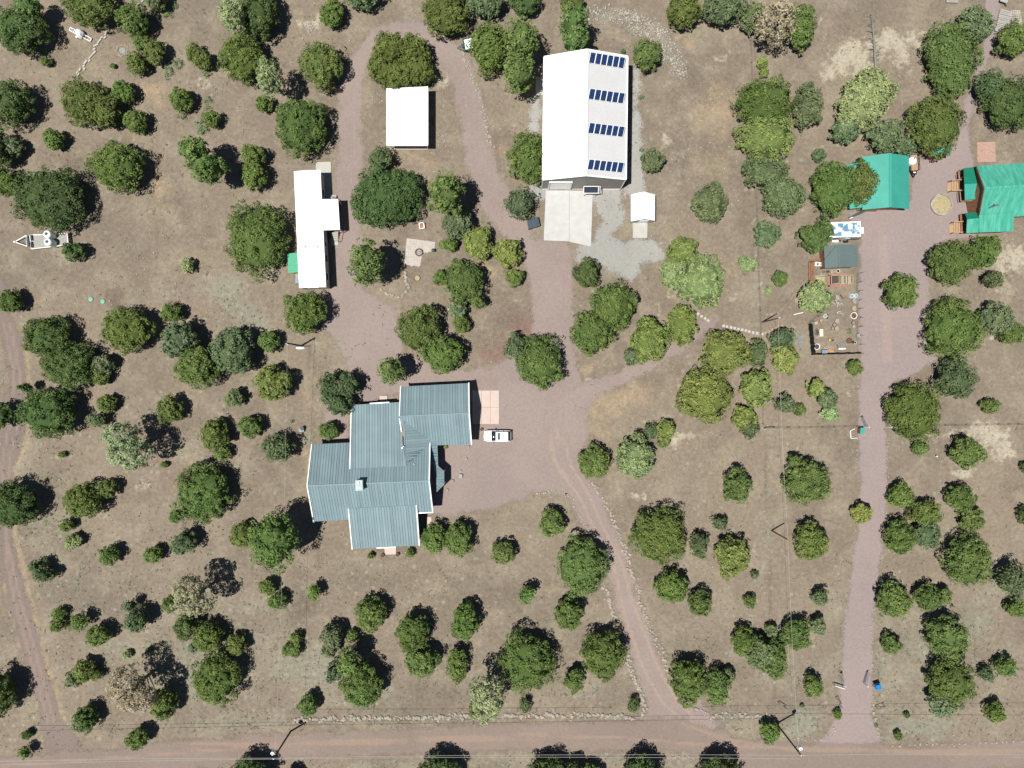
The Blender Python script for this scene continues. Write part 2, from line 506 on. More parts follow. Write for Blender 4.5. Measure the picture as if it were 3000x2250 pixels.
class NT:
    """tiny node helper"""
    def __init__(self, name):
        self.m = bpy.data.materials.new(name)
        self.m.use_nodes = True
        self.t = self.m.node_tree
        self.b = self.t.nodes['Principled BSDF']
        self.b.inputs['Roughness'].default_value = .95
        self.b.inputs['Specular IOR Level'].default_value = .1
        self.tc = self.t.nodes.new('ShaderNodeTexCoord')

    def ln(self, a, b):
        self.t.links.new(a, b)

    def noise(self, sc, det=5.0, rough=.55, off=0.0, dist=0.0):
        n = self.t.nodes.new('ShaderNodeTexNoise')
        n.inputs['Scale'].default_value = sc
        n.inputs['Detail'].default_value = det
        n.inputs['Roughness'].default_value = rough
        n.inputs['Distortion'].default_value = dist
        if off:
            mp = self.t.nodes.new('ShaderNodeMapping')
            mp.inputs['Location'].default_value = (off, off * .7, off * .3)
            self.ln(self.tc.outputs['Object'], mp.inputs['Vector'])
            self.ln(mp.outputs[0], n.inputs['Vector'])
        else:
            self.ln(self.tc.outputs['Object'], n.inputs['Vector'])
        return n.outputs['Fac']

    def voro(self, sc, feat='F1', out='Distance'):
        n = self.t.nodes.new('ShaderNodeTexVoronoi')
        n.feature = feat
        n.inputs['Scale'].default_value = sc
        self.ln(self.tc.outputs['Object'], n.inputs['Vector'])
        return n.outputs[out]

    def rng(self, x, a, b, c=0.0, d=1.0, smooth=True):
        n = self.t.nodes.new('ShaderNodeMapRange')
        if smooth:
            n.interpolation_type = 'SMOOTHSTEP'
        for k, val in zip(('From Min', 'From Max', 'To Min', 'To Max'), (a, b, c, d)):
            n.inputs[k].default_value = val
        self.ln(x, n.inputs['Value'])
        return n.outputs[0]

    def math(self, op, a, b=None):
        n = self.t.nodes.new('ShaderNodeMath')
        n.operation = op
        for k, x in ((0, a), (1, b)):
            if x is None:
                continue
            if isinstance(x, (int, float)):
                n.inputs[k].default_value = x
            else:
                self.ln(x, n.inputs[k])
        return n.outputs[0]

    def mix(self, fac, a, b, mode='MIX'):
        n = self.t.nodes.new('ShaderNodeMix')
        n.data_type = 'RGBA'
        n.blend_type = mode
        if isinstance(fac, (int, float)):
            n.inputs[0].default_value = fac
        else:
            self.ln(fac, n.inputs[0])
        for k, x in ((6, a), (7, b)):
            if isinstance(x, tuple):
                n.inputs[k].default_value = (*[c * .79 for c in x], 1)
            else:
                self.ln(x, n.inputs[k])
        return n.outputs[2]

    def attr(self, name):
        n = self.t.nodes.new('ShaderNodeAttribute')
        n.attribute_name = name
        return n

    def bump(self, h, s=.4, d=.05):
        n = self.t.nodes.new('ShaderNodeBump')
        n.inputs['Strength'].default_value = s
        n.inputs['Distance'].default_value = d
        self.ln(h, n.inputs['Height'])
        self.ln(n.outputs[0], self.b.inputs['Normal'])


def ground_mat():
    t = NT('soil_and_dry_grass')
    big = t.noise(.035, 4)
    mid = t.noise(.22, 6, .6)
    fin = t.noise(1.6, 8, .65)
    grit = t.noise(5.5, 4, .7)
    col = t.mix(t.rng(big, .36, .64), (.208, .172, .130), (.252, .204, .152))
    col = t.mix(t.rng(mid, .42, .68), col, (.282, .238, .175))
    sa = t.attr('soil_a')
    sb = t.attr('soil_b')
    s1 = t.t.nodes.new('ShaderNodeSeparateColor')
    s2 = t.t.nodes.new('ShaderNodeSeparateColor')
    t.ln(sa.outputs['Color'], s1.inputs[0])
    t.ln(sb.outputs['Color'], s2.inputs[0])
    rag = t.noise(.9, 9, .68, 11.0)
    rag2 = t.noise(1.5, 9, .7, 31.0)
    rag3 = t.noise(.5, 8, .65, 57.0)
    # darker and redder soil
    col = t.mix(t.math('MULTIPLY', t.rng(t.math('ADD', s2.outputs[1], t.math('MULTIPLY', mid, .5)), .3, .95), .55), col, (.118, .094, .072))
    col = t.mix(t.math('MULTIPLY', t.rng(t.math('ADD', s2.outputs[0], t.math('MULTIPLY', rag3, .4)), .3, 1.0), .6), col, (.235, .135, .108))
    # straw
    fs = t.rng(t.math('ADD', s1.outputs[2], t.math('MULTIPLY', t.math('SUBTRACT', rag3, .5), 1.2)), .25, .9)
    col = t.mix(t.math('MULTIPLY', fs, .62), col, (.40, .298, .19))
    # grey green short grass, in small mottles
    fg = t.rng(t.math('ADD', s1.outputs[1], t.math('MULTIPLY', t.math('SUBTRACT', rag2, .5), 2.6)), .38, .9)
    col = t.mix(t.math('MULTIPLY', fg, .78), col, (.262, .266, .200))
    thin = t.rng(t.math('ADD', rag2, t.math('MULTIPLY', mid, .5)), .83, 1.0)
    col = t.mix(t.math('MULTIPLY', thin, .5), col, (.285, .27, .205))
    # round lichen-grey patches of dead grass
    v2 = t.voro(.85)
    v2c = t.voro(.85, 'F1', 'Color')
    s3 = t.t.nodes.new('ShaderNodeSeparateColor')
    t.ln(v2c, s3.inputs[0])
    sp2 = t.math('MULTIPLY', t.rng(t.math('ADD', v2, t.math('MULTIPLY', t.math('SUBTRACT', rag2, .5), .5)), .16, .34, 1, 0), t.rng(s3.outputs[1], .66, .70))
    zone = t.rng(t.math('ADD', t.noise(.06, 4, .6, 133.0), t.math('MULTIPLY', s1.outputs[1], .3)), .46, .62)
    col = t.mix(t.math('MULTIPLY', sp2, t.math('MULTIPLY', zone, .6)), col, (.335, .325, .255))
    # broad darker and lighter drifts
    col = t.mix(t.math('MULTIPLY', t.rng(t.noise(.11, 7, .66, 211.0), .50, .70), .5), col, (.155, .125, .096))
    col = t.mix(t.math('MULTIPLY', t.rng(t.noise(.16, 7, .66, 251.0), .56, .74), .5), col, (.34, .285, .215))
    # pale sand and bleached grass
    fp = t.rng(t.math('ADD', s1.outputs[0], t.math('MULTIPLY', t.math('SUBTRACT', rag, .5), 2.0)), .40, .85)
    col = t.mix(t.math('MULTIPLY', fp, .8), col, (.47, .42, .32))
    # dark litter flecks and pale pebbles
    lit = t.rng(t.noise(3.2, 6, .75, 77.0), .60, .74)
    col = t.mix(t.math('MULTIPLY', lit, .34), col, (.105, .082, .06))
    vd = t.voro(2.6)
    vc = t.voro(2.6, 'F1', 'Color')
    sc = t.t.nodes.new('ShaderNodeSeparateColor')
    t.ln(vc, sc.inputs[0])
    spot = t.math('MULTIPLY', t.rng(vd, .13, .22, 1, 0), t.rng(sc.outputs[0], .80, .82))
    patch = t.rng(t.math('ADD', t.noise(.13, 4, .6, 91.0), t.math('MULTIPLY', s1.outputs[2], .25)), .48, .66)
    col = t.mix(t.math('MULTIPLY', spot, t.math('MULTIPLY', patch, .85)), col, (.56, .50, .42))
    br = t.math('MULTIPLY', t.rng(fin, .25, .75, .74, 1.27, False), t.rng(grit, .25, .75, .78, 1.22, False))
    bc = t.t.nodes.new('ShaderNodeVectorMath')
    bc.operation = 'SCALE'
    t.ln(col, bc.inputs[0])
    t.ln(br, bc.inputs['Scale'])
    t.ln(bc.outputs[0], t.b.inputs['Base Color'])
    t.bump(t.math('ADD', fin, t.math('MULTIPLY', grit, .5)), .6, .06)
    return t.m


build_ground()


# ------------------------------------------------------------------ gravel sheets (roads, drives, pads)
def sdf_band(X, Y, pts):
    """positive inside; pts = (px,py,half width px)"""
    m = np.full_like(X, -1e9)
    for (ax, ay, aw), (bx, by, bw) in zip(pts[:-1], pts[1:]):
        dx, dy = bx - ax, by - ay
        t = np.clip(((X - ax) * dx + (Y - ay) * dy) / (dx * dx + dy * dy + 1e-9), 0, 1)
        d = np.hypot(X - ax - t * dx, Y - ay - t * dy)
        m = np.maximum(m, aw + t * (bw - aw) - d)
    return m


def sdf_poly(X, Y, poly):
    ins = np.zeros(X.shape, bool)
    dm = np.full_like(X, 1e9)
    n = len(poly)
    for i in range(n):
        ax, ay = poly[i]
        bx, by = poly[(i + 1) % n]
        dx, dy = bx - ax, by - ay
        t = np.clip(((X - ax) * dx + (Y - ay) * dy) / (dx * dx + dy * dy + 1e-9), 0, 1)
        dm = np.minimum(dm, np.hypot(X - ax - t * dx, Y - ay - t * dy))
        with np.errstate(divide='ignore', invalid='ignore'):
            c = ((ay > Y) != (by > Y)) & (X < dx * (Y - ay) / (dy if dy else 1e-9) + ax)
        ins ^= c
    return np.where(ins, dm, -dm)


def gravel_mat(name, c1, c2, c3, edge, tcol, rag=1.0):
    t = NT(name)
    at = t.attr('edge')
    tk = t.attr('track')
    big = t.noise(.07, 5, .6)
    fin = t.noise(2.2, 8, .7)
    grit = t.noise(7, 3, .7)
    col = t.mix(t.rng(big, .38, .62), c1, c2)
    col = t.mix(t.math('MULTIPLY', t.rng(t.noise(.3, 7, .65, 17.0), .5, .72), .5), col, c3)
    col = t.mix(t.math('MULTIPLY', t.rng(t.math('ADD', tk.outputs['Fac'], t.math('MULTIPLY', t.math('SUBTRACT', t.noise(1.1, 6, .7, 5.0), .5), 1.1)), .3, .9), .8), col, tcol)
    vd = t.voro(3.3)
    vc = t.voro(3.3, 'F1', 'Color')
    sc = t.t.nodes.new('ShaderNodeSeparateColor')
    t.ln(vc, sc.inputs[0])
    spot = t.math('MULTIPLY', t.rng(vd, .1, .18, 1, 0), t.rng(sc.outputs[0], .93, .94))
    col = t.mix(t.math('MULTIPLY', spot, .7), col, (.55, .5, .45))
    br = t.math('MULTIPLY', t.rng(fin, .25, .75, .86, 1.13, False), t.rng(grit, .25, .75, .9, 1.1, False))
    bc = t.t.nodes.new('ShaderNodeVectorMath')
    bc.operation = 'SCALE'
    t.ln(col, bc.inputs[0])
    t.ln(br, bc.inputs['Scale'])
    t.ln(bc.outputs[0], t.b.inputs['Base Color'])
    t.bump(fin, .4, .04)
    al = t.rng(t.math('ADD', at.outputs['Fac'], t.math('ADD', t.math('MULTIPLY', t.math('SUBTRACT', t.noise(.5, 9, .72, 41.0), .5), rag * 3.4), t.math('MULTIPLY', t.math('SUBTRACT', t.noise(4.5, 3, .8, 43.0), .5), rag * 3.0))), -edge, edge)
    t.ln(al, t.b.inputs['Alpha'])
    return t.m


def sheet(name, bbox, sdf, m, z, tracks=(), tw=7, cell=.55, warp=6):
    x0, y0, x1, y1 = bbox
    xs = np.arange(x0, x1 + .1, cell * PX)
    ys = np.arange(y0, y1 + .1, cell * PX)
    X, Y = np.meshgrid(xs, ys)
    wx = X + warp * vnoise(X / 40, Y / 40, 13)
    wy = Y + warp * vnoise(X / 40, Y / 40, 14)
    S = sdf(wx, wy)
    keep = S > -1.9 * PX
    nx = len(xs)
    q = keep[:-1, :-1] | keep[1:, :-1] | keep[:-1, 1:] | keep[1:, 1:]
    r, c = np.nonzero(q)
    a = r * nx + c
    f = np.stack([a, a + nx, a + nx + 1, a + 1], -1)
    used = np.unique(f)
    mp = np.full(X.size, -1)
    mp[used] = np.arange(len(used))
    v = np.stack([(X.ravel()[used] - 1500) / PX, (1125 - Y.ravel()[used]) / PX, np.full(len(used), z)], -1)
    me = bpy.data.meshes.new(name)
    me.from_pydata(v.tolist(), [], mp[f].tolist())
    at = me.attributes.new('edge', 'FLOAT', 'POINT')
    at.data.foreach_set('value', (S.ravel()[used] / PX).astype(np.float32))
    T = np.zeros_like(X)
    for tr in tracks:
        s, tr = tr if isinstance(tr, tuple) else (1.0, tr)
        T = np.maximum(T, line_mask(X, Y, tr, tw, s))
    at = me.attributes.new('track', 'FLOAT', 'POINT')
    at.data.foreach_set('value', T.ravel()[used].astype(np.float32))
    me.materials.append(m)
    ob = bpy.data.objects.new(name, me)
    COL.objects.link(ob)
    return tag(ob, kind='structure')


ROAD = [(-300, 2230), (0, 2216), (180, 2205), (400, 2186), (560, 2167), (800, 2153), (1000, 2146), (1300, 2130), (1600, 2116), (1880, 2114),
        (1990, 2105), (2080, 2128), (2160, 2163), (2300, 2172), (2420, 2178), (2500, 2176), (2650, 2185), (2800, 2180), (3000, 2170), (3300, 2160),
        (3300, 2235), (3000, 2248), (2300, 2280), (2200, 2262), (2150, 2212), (1900, 2197), (1500, 2199), (1200, 2213), (900, 2219), (700, 2238), (500, 2262), (0, 2275), (-300, 2300)]
grav = gravel_mat('mauve_gravel', (.292, .236, .212), (.322, .258, .230), (.280, .204, .178), .14, (.375, .285, .225))
road_m = gravel_mat('packed_dirt_road', (.246, .195, .164), (.276, .216, .182), (.236, .178, .148), .14, (.325, .240, .185), .9)
pinkg = gravel_mat('pink_gravel', (.305, .250, .238), (.328, .262, .245), (.285, .220, .200), .10, (.36, .28, .25), .7)
trackm = gravel_mat('rutted_track_dirt', (.220, .176, .155), (.245, .192, .165), (.205, .168, .135), .14, (.30, .225, .19), 1.0)
greyg = gravel_mat('grey_gravel', (.34, .335, .31), (.38, .37, .34), (.31, .28, .25), .14, (.4, .4, .4), 1.3)

sheet('county_road', (-260, 2060, 3260, 2330), lambda X, Y: sdf_poly(X, Y, ROAD), road_m, .018,
      tracks=[[(0, 2245), (800, 2185), (1500, 2165), (1800, 2160), (2150, 2190), (3000, 2200)], [(560, 2180), (1000, 2172), (1600, 2150)],
              [(2000, 2120), (2080, 2150), (2160, 2175)], [(2100, 2160), (2300, 2195), (3000, 2215)]], tw=6)
LOOP = [(1010, 930, 70), (1012, 840, 48), (1025, 700, 42), (1012, 586, 30), (1010, 542, 34), (1025, 470, 40), (1024, 362, 36), (1030, 253, 32), (1052, 181, 26), (1085, 125, 24),
        (1125, 92, 24), (1170, 82, 24), (1230, 95, 28), (1290, 135, 34), (1340, 190, 37), (1367, 253, 36), (1387, 362, 37), (1418, 506, 42), (1450, 580, 45), (1510, 670, 42)]
YARD = [(1455, 560), (1500, 620), (1545, 690), (1600, 706), (1672, 712), (1682, 770), (1678, 860), (1682, 960), (1680, 1020), (1700, 1080), (1712, 1140), (1722, 1185),
        (1718, 1260), (1705, 1330), (1726, 1407), (1748, 1443), (1664, 1444), (1640, 1443), (1600, 1440), (1570, 1447), (1540, 1465), (1480, 1482), (1400, 1494), (1300, 1514),
        (1262, 1500), (1200, 1400), (1200, 1250), (1190, 1150), (1060, 1180), (1045, 1150), (1085, 1090), (1180, 1050), (1290, 1080), (1400, 1085), (1470, 1060), (1500, 1010), (1560, 1000),
        (1565, 940), (1560, 880), (1540, 800), (1520, 740), (1490, 690), (1440, 600), (1400, 560)]
DRIVE = [(1688, 1410, 36), (1706, 1444, 40), (1735, 1498, 40), (1768, 1570, 36), (1810, 1646, 27), (1834, 1758, 32), (1873, 1867, 36), (1897, 1939, 42), (1922, 2012, 41), (1950, 2060, 60), (1980, 2100, 92), (1985, 2125, 110)]
sheet('driveway', (880, 20, 2120, 2160), lambda X, Y: np.maximum.reduce([
    sdf_band(X, Y, LOOP), sdf_poly(X, Y, YARD), sdf_band(X, Y, DRIVE), sdf_band(X, Y, [(1010, 880, 60), (1070, 960, 95), (1095, 1030, 90), (1130, 1090, 55)]),
    sdf_band(X, Y, [(1010, 1160, 42), (985, 1240, 36), (990, 1300, 28)])]), grav, .008,
    tracks=[[(1618, 1255), (1612, 1310), (1640, 1380), (1700, 1460), (1745, 1560), (1797, 1650), (1820, 1760), (1850, 1860), (1885, 1960), (1935, 2050), (2005, 2120)],
            [(1655, 1290), (1670, 1360), (1725, 1450), (1770, 1550), (1822, 1650), (1850, 1760), (1890, 1860), (1920, 1940), (1975, 2040), (2030, 2100)],
            [(1632, 1260), (1622, 1350), (1665, 1400)],
            (.55, [(x - 12, y) for x, y, w in LOOP]), (.55, [(x + 14, y + 6) for x, y, w in LOOP]), (.5, [(1600, 760), (1610, 1000), (1640, 1180), (1640, 1300)]), (.5, [(1630, 760), (1642, 1000), (1670, 1180), (1660, 1290)]),
            (.45, [(1100, 1100), (1300, 1110), (1480, 1150), (1600, 1230), (1640, 1310)]), (.45, [(1110, 1075), (1320, 1088), (1500, 1120), (1640, 1220), (1668, 1320)])], tw=5.5)
EAST = [(2520, 1180), (2518, 1000), (2516, 790), (2524, 690), (2490, 640), (2480, 622), (2560, 600), (2670, 590), (2670, 470), (2790, 440), (2800, 360), (2838, 260), (2880, 150), (2882, -40),
        (2938, -40), (2915, 120), (2860, 280), (2835, 380), (2850, 470), (2870, 560), (2880, 690), (2800, 700), (2735, 720), (2720, 790), (2725, 880), (2735, 1000), (2745, 1050), (2690, 1090), (2620, 1120), (2600, 1180)]
EDRV = [(2556, 1150, 39), (2557, 1281, 39), (2560, 1425, 40), (2552, 1534, 38), (2537, 1650, 39), (2525, 1758, 40), (2513, 1867, 42), (2510, 1993, 44), (2506, 2084, 49), (2504, 2140, 56), (2500, 2170, 78), (2495, 2195, 110)]
sheet('east_driveway', (2400, -60, 2960, 2230), lambda X, Y: np.maximum(sdf_poly(X, Y, EAST), sdf_band(X, Y, EDRV)), pinkg, .012,
      tracks=[[(2600, 1050), (2590, 700)]], tw=20, warp=3)
sheet('west_track', (-60, 780, 280, 2240), lambda X, Y: sdf_band(X, Y, [(-15, 820, 22), (5, 875, 22), (20, 950, 24), (42, 1030, 24), (50, 1092, 25), (47, 1150, 26), (40, 1245, 27), (18, 1353, 26), (-2, 1460, 25), (10, 1570, 24),
      (29, 1650, 22), (52, 1758, 30), (76, 1831, 29), (103, 1939, 30), (137, 2048, 27), (152, 2120, 26), (185, 2205, 60)]), trackm, .008,
      tracks=[[(30, 950), (58, 1092), (50, 1245), (28, 1353), (18, 1570), (60, 1758), (112, 1939), (160, 2120)], [(10, 950), (40, 1092), (28, 1245), (4, 1353), (20, 1650), (42, 1758), (92, 1939), (142, 2120)]], tw=6)
sheet('footpath', (1680, 900, 2140, 1200), lambda X, Y: sdf_band(X, Y, [(1711, 1160, 38), (1750, 1132, 26), (1805, 1114, 20), (1896, 1071, 17), (1968, 1027, 16), (2040, 977, 18), (2077, 951, 16), (2100, 944, 8)]), grav, .012, warp=4)
sheet('gravel_pad', (1520, 120, 1980, 860), lambda X, Y: np.maximum.reduce([
    sdf_band(X, Y, [(1572, 290, 12), (1566, 380, 16)]), sdf_band(X, Y, [(1575, 540, 26), (1590, 565, 20)]), sdf_band(X, Y, [(1862, 200, 10), (1866, 400, 12), (1862, 560, 26)]),
    sdf_band(X, Y, [(1780, 575, 48), (1790, 640, 32), (1765, 700, 20)]), sdf_band(X, Y, [(1710, 745, 28), (1800, 745, 40), (1915, 735, 34)]), sdf_band(X, Y, [(1800, 770, 30), (1850, 795, 24)])]), greyg, .016)


def slab(name, pts, m, z=.09, label=None, joint=True):
    o = MB().prism([P3(x, y, z) for x, y in pts], 0.0).build(name, m)
    return tag(o, kind='structure')


slab('concrete_slab', [(1599, 558), (1668, 558), (1667.4, 707), (1593, 704)], MT['concrete'])
slab('concrete_slab', [(1668.6, 558), (1737, 560), (1731, 722), (1668, 708)], MT['concrete'])
slab('concrete_slab', [(1569, 225), (1600, 225), (1600, 279), (1569, 279)], MT['grey_concrete'])
for xa, xb in ((1384, 1410), (1410.7, 1436), (1436.7, 1462)):
    for ya, yb in ((1144, 1193), (1193.7, 1242)):
        slab('concrete_slab', [(xa, ya), (xb, ya), (xb, yb), (xa, yb)], MT['pink_concrete'])
slab('concrete_slab', [(1112, 1160), (1134, 1160), (1134, 1185), (1112, 1185)], MT['pink_concrete'])
slab('concrete_slab', [(1126, 1600), (1160, 1599), (1160, 1624), (1127, 1625)], MT['pink_concrete'])
slab('concrete_slab', [(1250, 1515), (1264, 1515), (1264, 1540), (1250, 1542)], MT['pink_concrete'])
slab('concrete_slab', [(925, 475), (969, 474), (972, 590), (930, 592)], MT['grey_concrete'])
slab('concrete_slab', [(1854, 653), (1897, 653), (1896, 697), (1854, 697)], MT['grey_concrete'])
slab('concrete_slab', [(1155, 270), (1253, 270), (1252, 438), (1155, 438)], MT['pink_concrete'])
slab('concrete_slab', [(2722, 460), (2752, 460), (2752, 472), (2722, 472)], MT['brick_pink'])

# ------------------------------------------------------------------ buildings
def clip2(poly, axis, val, keep_gt):
    out = []
    n = len(poly)
    for i in range(n):
        a, b = poly[i], poly[(i + 1) % n]
        fa = (a[axis] - val) if keep_gt else (val - a[axis])
        fb = (b[axis] - val) if keep_gt else (val - b[axis])
        if fa >= 0:
            out.append(a)
        if (fa > 0 > fb) or (fa < 0 < fb):
            t = fa / (fa - fb)
            out.append((a[0] + (b[0] - a[0]) * t, a[1] + (b[1] - a[1]) * t))
    return out


def roof_plane(house, refs, poly, m, pitch=.43, mode='panel', thick=.10, rib=(.04, .06), up=None, roof_name='roof', along=None):
    """poly in photo pixels on the plane through refs; mode panel: every panel its own object; rib: ribs joined."""
    pl = plane3(refs)
    pts = [on_plane(x, y, pl) for x, y in poly]
    n = pl[0]
    if along is None:
        u = Vector((0, 0, 1)).cross(n)
        if u.length < 1e-3:
            u = Vector((1, 0, 0))
        u.normalize()
    else:
        u = Vector(along)
        u = (u - n * u.dot(n)).normalized()
    w = n.cross(u).normalized()
    o = pts[0]
    p2 = [((p - o).dot(u), (p - o).dot(w)) for p in pts]
    deck = MB()
    lift = .045 if mode == 'panel' else 0.0
    deck.prism([p - n * lift for p in pts], ('t', thick))
    roof = deck.build(roof_name, m, house)
    if mode is None:
        return roof, pl
    umin, umax = min(p[0] for p in p2), max(p[0] for p in p2)
    k = max(1, round((umax - umin) / pitch))
    pw = (umax - umin) / k
    if mode == 'panel':
        for i in range(k):
            a, b = umin + i * pw, umin + (i + 1) * pw
            c = clip2(clip2(p2, 0, a + .014, True), 0, b - .014, False)
            if len(c) < 3:
                continue
            ar = abs(sum(c[j][0] * c[(j + 1) % len(c)][1] - c[(j + 1) % len(c)][0] * c[j][1] for j in range(len(c)))) / 2
            if ar < .02:
                continue
            b_ = MB()
            dz = rnd.uniform(-.004, .004)
            b_.prism([o + u * x + w * y + n * dz for x, y in c], ('t', .04))
            # raised seam along the panel's first edge
            s = clip2(c, 0, a + .014 + rib[0], False)
            if len(s) >= 3:
                y0, y1 = min(q[1] for q in s), max(q[1] for q in s)
                if y1 - y0 > .1:
                    b_.bar(o + u * (a + .014 + rib[0] / 2) + w * (y0 + .01) + n * .02, o + u * (a + .014 + rib[0] / 2) + w * (y1 - .01) + n * .02, rib[0], rib[1])
            b_.build('roof_panel', m, roof)
    else:
        b_ = MB()
        for i in range(k + 1):
            a = umin + i * pw
            s = clip2(clip2(p2, 0, a - .02, True), 0, a + .02, False)
            if len(s) >= 3:
                y0, y1 = min(q[1] for q in s), max(q[1] for q in s)
                if y1 - y0 > .1:
                    b_.bar(o + u * a + w * y0 + n * .012, o + u * a + w * y1 + n * .012, rib[0], rib[1])
        if b_.f:
            tag(b_.build('roof_rib', m, roof), kind='stuff')
    return roof, pl


def inset(pts, flags, d):
    """pts 2D convex; move flagged edges inward by d"""
    n = len(pts)
    ar = sum(pts[i][0] * pts[(i + 1) % n][1] - pts[(i + 1) % n][0] * pts[i][1] for i in range(n))
    sg = 1 if ar > 0 else -1
    poly = list(pts)
    for i in range(n):
        if not flags[i]:
            continue
        ax, ay = pts[i]
        bx, by = pts[(i + 1) % n]
        L = math.hypot(bx - ax, by - ay)
        nx, ny = -(by - ay) / L * sg, (bx - ax) / L * sg
        out = []
        for j in range(len(poly)):
            p, q = poly[j], poly[(j + 1) % len(poly)]
            fp = (p[0] - ax) * nx + (p[1] - ay) * ny - d
            fq = (q[0] - ax) * nx + (q[1] - ay) * ny - d
            if fp >= 0:
                out.append(p)
            if (fp > 0 > fq) or (fp < 0 < fq):
                t = fp / (fp - fq)
                out.append((p[0] + (q[0] - p[0]) * t, p[1] + (q[1] - p[1]) * t))
        poly = out
    return poly


def walls(house, pl, quad, flags, m, d=.35, drop=.16, z0=0.0, name='wall'):
    pts = [on_plane(x, y, pl) for x, y in quad]
    poly = inset([(p.x, p.y) for p in pts], flags, d)
    return MB().prism([Vector((x, y, plane_z(x, y, pl) - drop)) for x, y in poly], z0).build(name, m, house)


def trim(house, pl, a, b, m, w=.17, h=.2, name='rake_trim', up=.0):
    p, q = on_plane(*a, pl), on_plane(*b, pl)
    off = pl[0] * up
    return MB().bar(p + off, q + off, w, h).build(name, m, house)


def jp(*pts):
    return [TP('J', x, y) for x, y in pts]


def ref(t, *pts):
    return [(*TP(t, x, y), h) for x, y, h in pts]


# ---- the grey-roofed house
hc = P3(*TP('J', 1000, 850))
house = thing('ranch_house', 'sprawling house with grey-green standing-seam metal roofs and white rake trim', 'house', hc)
R1 = ref('J', (443, 893, 6.05), (1432, 852, 6.05), (480, 558, 3.0))
_, pR1 = roof_plane(house, R1, jp((480, 558), (790, 543), (790, 757), (1240, 735), (1437, 548), (1430, 852), (443, 893)), MT['seam'])
R2 = ref('J', (443, 893, 6.05), (1432, 852, 6.05), (495, 1183, 3.0))
_, pR2 = roof_plane(house, R2, jp((443, 893), (1430, 852), (1460, 1107), (1340, 1112), (1328, 1050), (777, 1078), (781, 1168), (495, 1183)), MT['seam'])
W2 = ref('J', (790, 757, 4.92), (1240, 735, 4.92), (835, 232, 2.6))
_, pW2 = roof_plane(house, W2, jp((805, 238), (1192, 216), (1205, 440), (1240, 735), (790, 757)), MT['seam'])
W3N = ref('J', (1190, 330, 5.3), (1755, 305, 5.3), (1752, 62, 3.0))
_, pW3N = roof_plane(house, W3N, jp((1190, 330), (1755, 305), (1752, 62), (1200, 90)), MT['seam'])
W3S = ref('J', (1190, 330, 5.3), (1755, 305, 5.3), (1773, 557, 3.0))
_, pW3S = roof_plane(house, W3S, jp((1190, 330), (1755, 305), (1773, 557), (1497, 566), (1225, 362), (1207, 450)), MT['seam'])
W4 = ref('J', (1225, 360, 4.95), (1240, 735, 4.95), (1500, 650, 2.9))
_, pW4 = roof_plane(house, W4, jp((1225, 362), (1497, 566), (1503, 732), (1470, 748), (1437, 560), (1440, 548), (1240, 735)), MT['seam'])
W5 = ref('J', (777, 1078, 4.1), (1328, 1050, 4.1), (808, 1405, 2.55))
_, pW5 = roof_plane(house, W5, jp((777, 1078), (1328, 1050), (1350, 1375), (808, 1405)), MT['seam'])
B1 = ref('J', (1503, 730, 2.9), (1552, 775, 2.9), (1490, 805, 3.5))
_, pB1 = roof_plane(house, B1, jp((1503, 731), (1552, 776), (1488, 805), (1470, 750)), MT['seam'])
B2 = ref('J', (1552, 776, 2.9), (1553, 885, 2.9), (1488, 830, 3.5))
_, pB2 = roof_plane(house, B2, jp((1552, 776), (1553, 885), (1486, 852), (1488, 805)), MT['seam'])
B3 = ref('J', (1553, 885, 2.9), (1487, 948, 2.9), (1487, 852, 3.5))
_, pB3 = roof_plane(house, B3, jp((1553, 885), (1487, 948), (1486, 852)), MT['seam'])
walls(house, pR1, jp((480, 558), (1437, 548), (1430, 852), (443, 893)), (1, 1, 0, 1), MT['house_wall'])
walls(house, pR2, jp((443, 893), (1430, 852), (1460, 1107), (495, 1183)), (0, 1, 1, 1), MT['house_wall'])
walls(house, pW2, jp((805, 238), (1192, 216), (1240, 735), (790, 757)), (1, 0, 0, 1), MT['house_wall'])
walls(house, pW3N, jp((1190, 330), (1755, 305), (1752, 62), (1200, 90)), (0, 1, 1, 1), MT['house_wall'])
walls(house, pW3S, jp((1190, 330), (1755, 305), (1773, 557), (1207, 585)), (0, 1, 1, 0), MT['house_wall'])
walls(house, pW4, jp((1225, 362), (1495, 560), (1500, 720), (1240, 735)), (0, 1, 0, 0), MT['house_wall'])
walls(house, pW5, jp((777, 1078), (1328, 1050), (1350, 1375), (808, 1405)), (0, 1, 1, 1), MT['house_wall'])
for pl, a, b in ((pR1, (480, 556), (443, 893)), (pR2, (443, 893), (496, 1185)), (pW2, (800, 282), (789, 758)), (pR1, (1438, 547), (1431, 852)), (pR2, (1431, 852), (1461, 1108)),
                 (pW3N, (1200, 88), (1190, 330)), (pW3S, (1190, 345), (1207, 452)), (pW3N, (1752, 60), (1755, 305)), (pW3S, (1755, 305), (1774, 558)),
                 (pW5, (777, 1076), (808, 1407)), (pW5, (1328, 1048), (1351, 1376)), (pR2, (1342, 1113), (1461, 1108)), (pW2, (950, 227), (1108, 218)), (pW5, (1005, 1396), (1161, 1389))):
    trim(house, pl, TP('J', *a), TP('J', *b), MT['white'], up=.03)
for pl, a, b in ((pR1, (446, 893), (1428, 852)), (pW3N, (1192, 330), (1753, 305)), (pW4, (1226, 364), (1240, 733))):
    p, q = on_plane(*TP('J', *a), pl), on_plane(*TP('J', *b), pl)
    MB().bar(p + Vector((0, 0, .04)), q + Vector((0, 0, .04)), .16, .05).build('ridge_cap', MT['seam'], house)
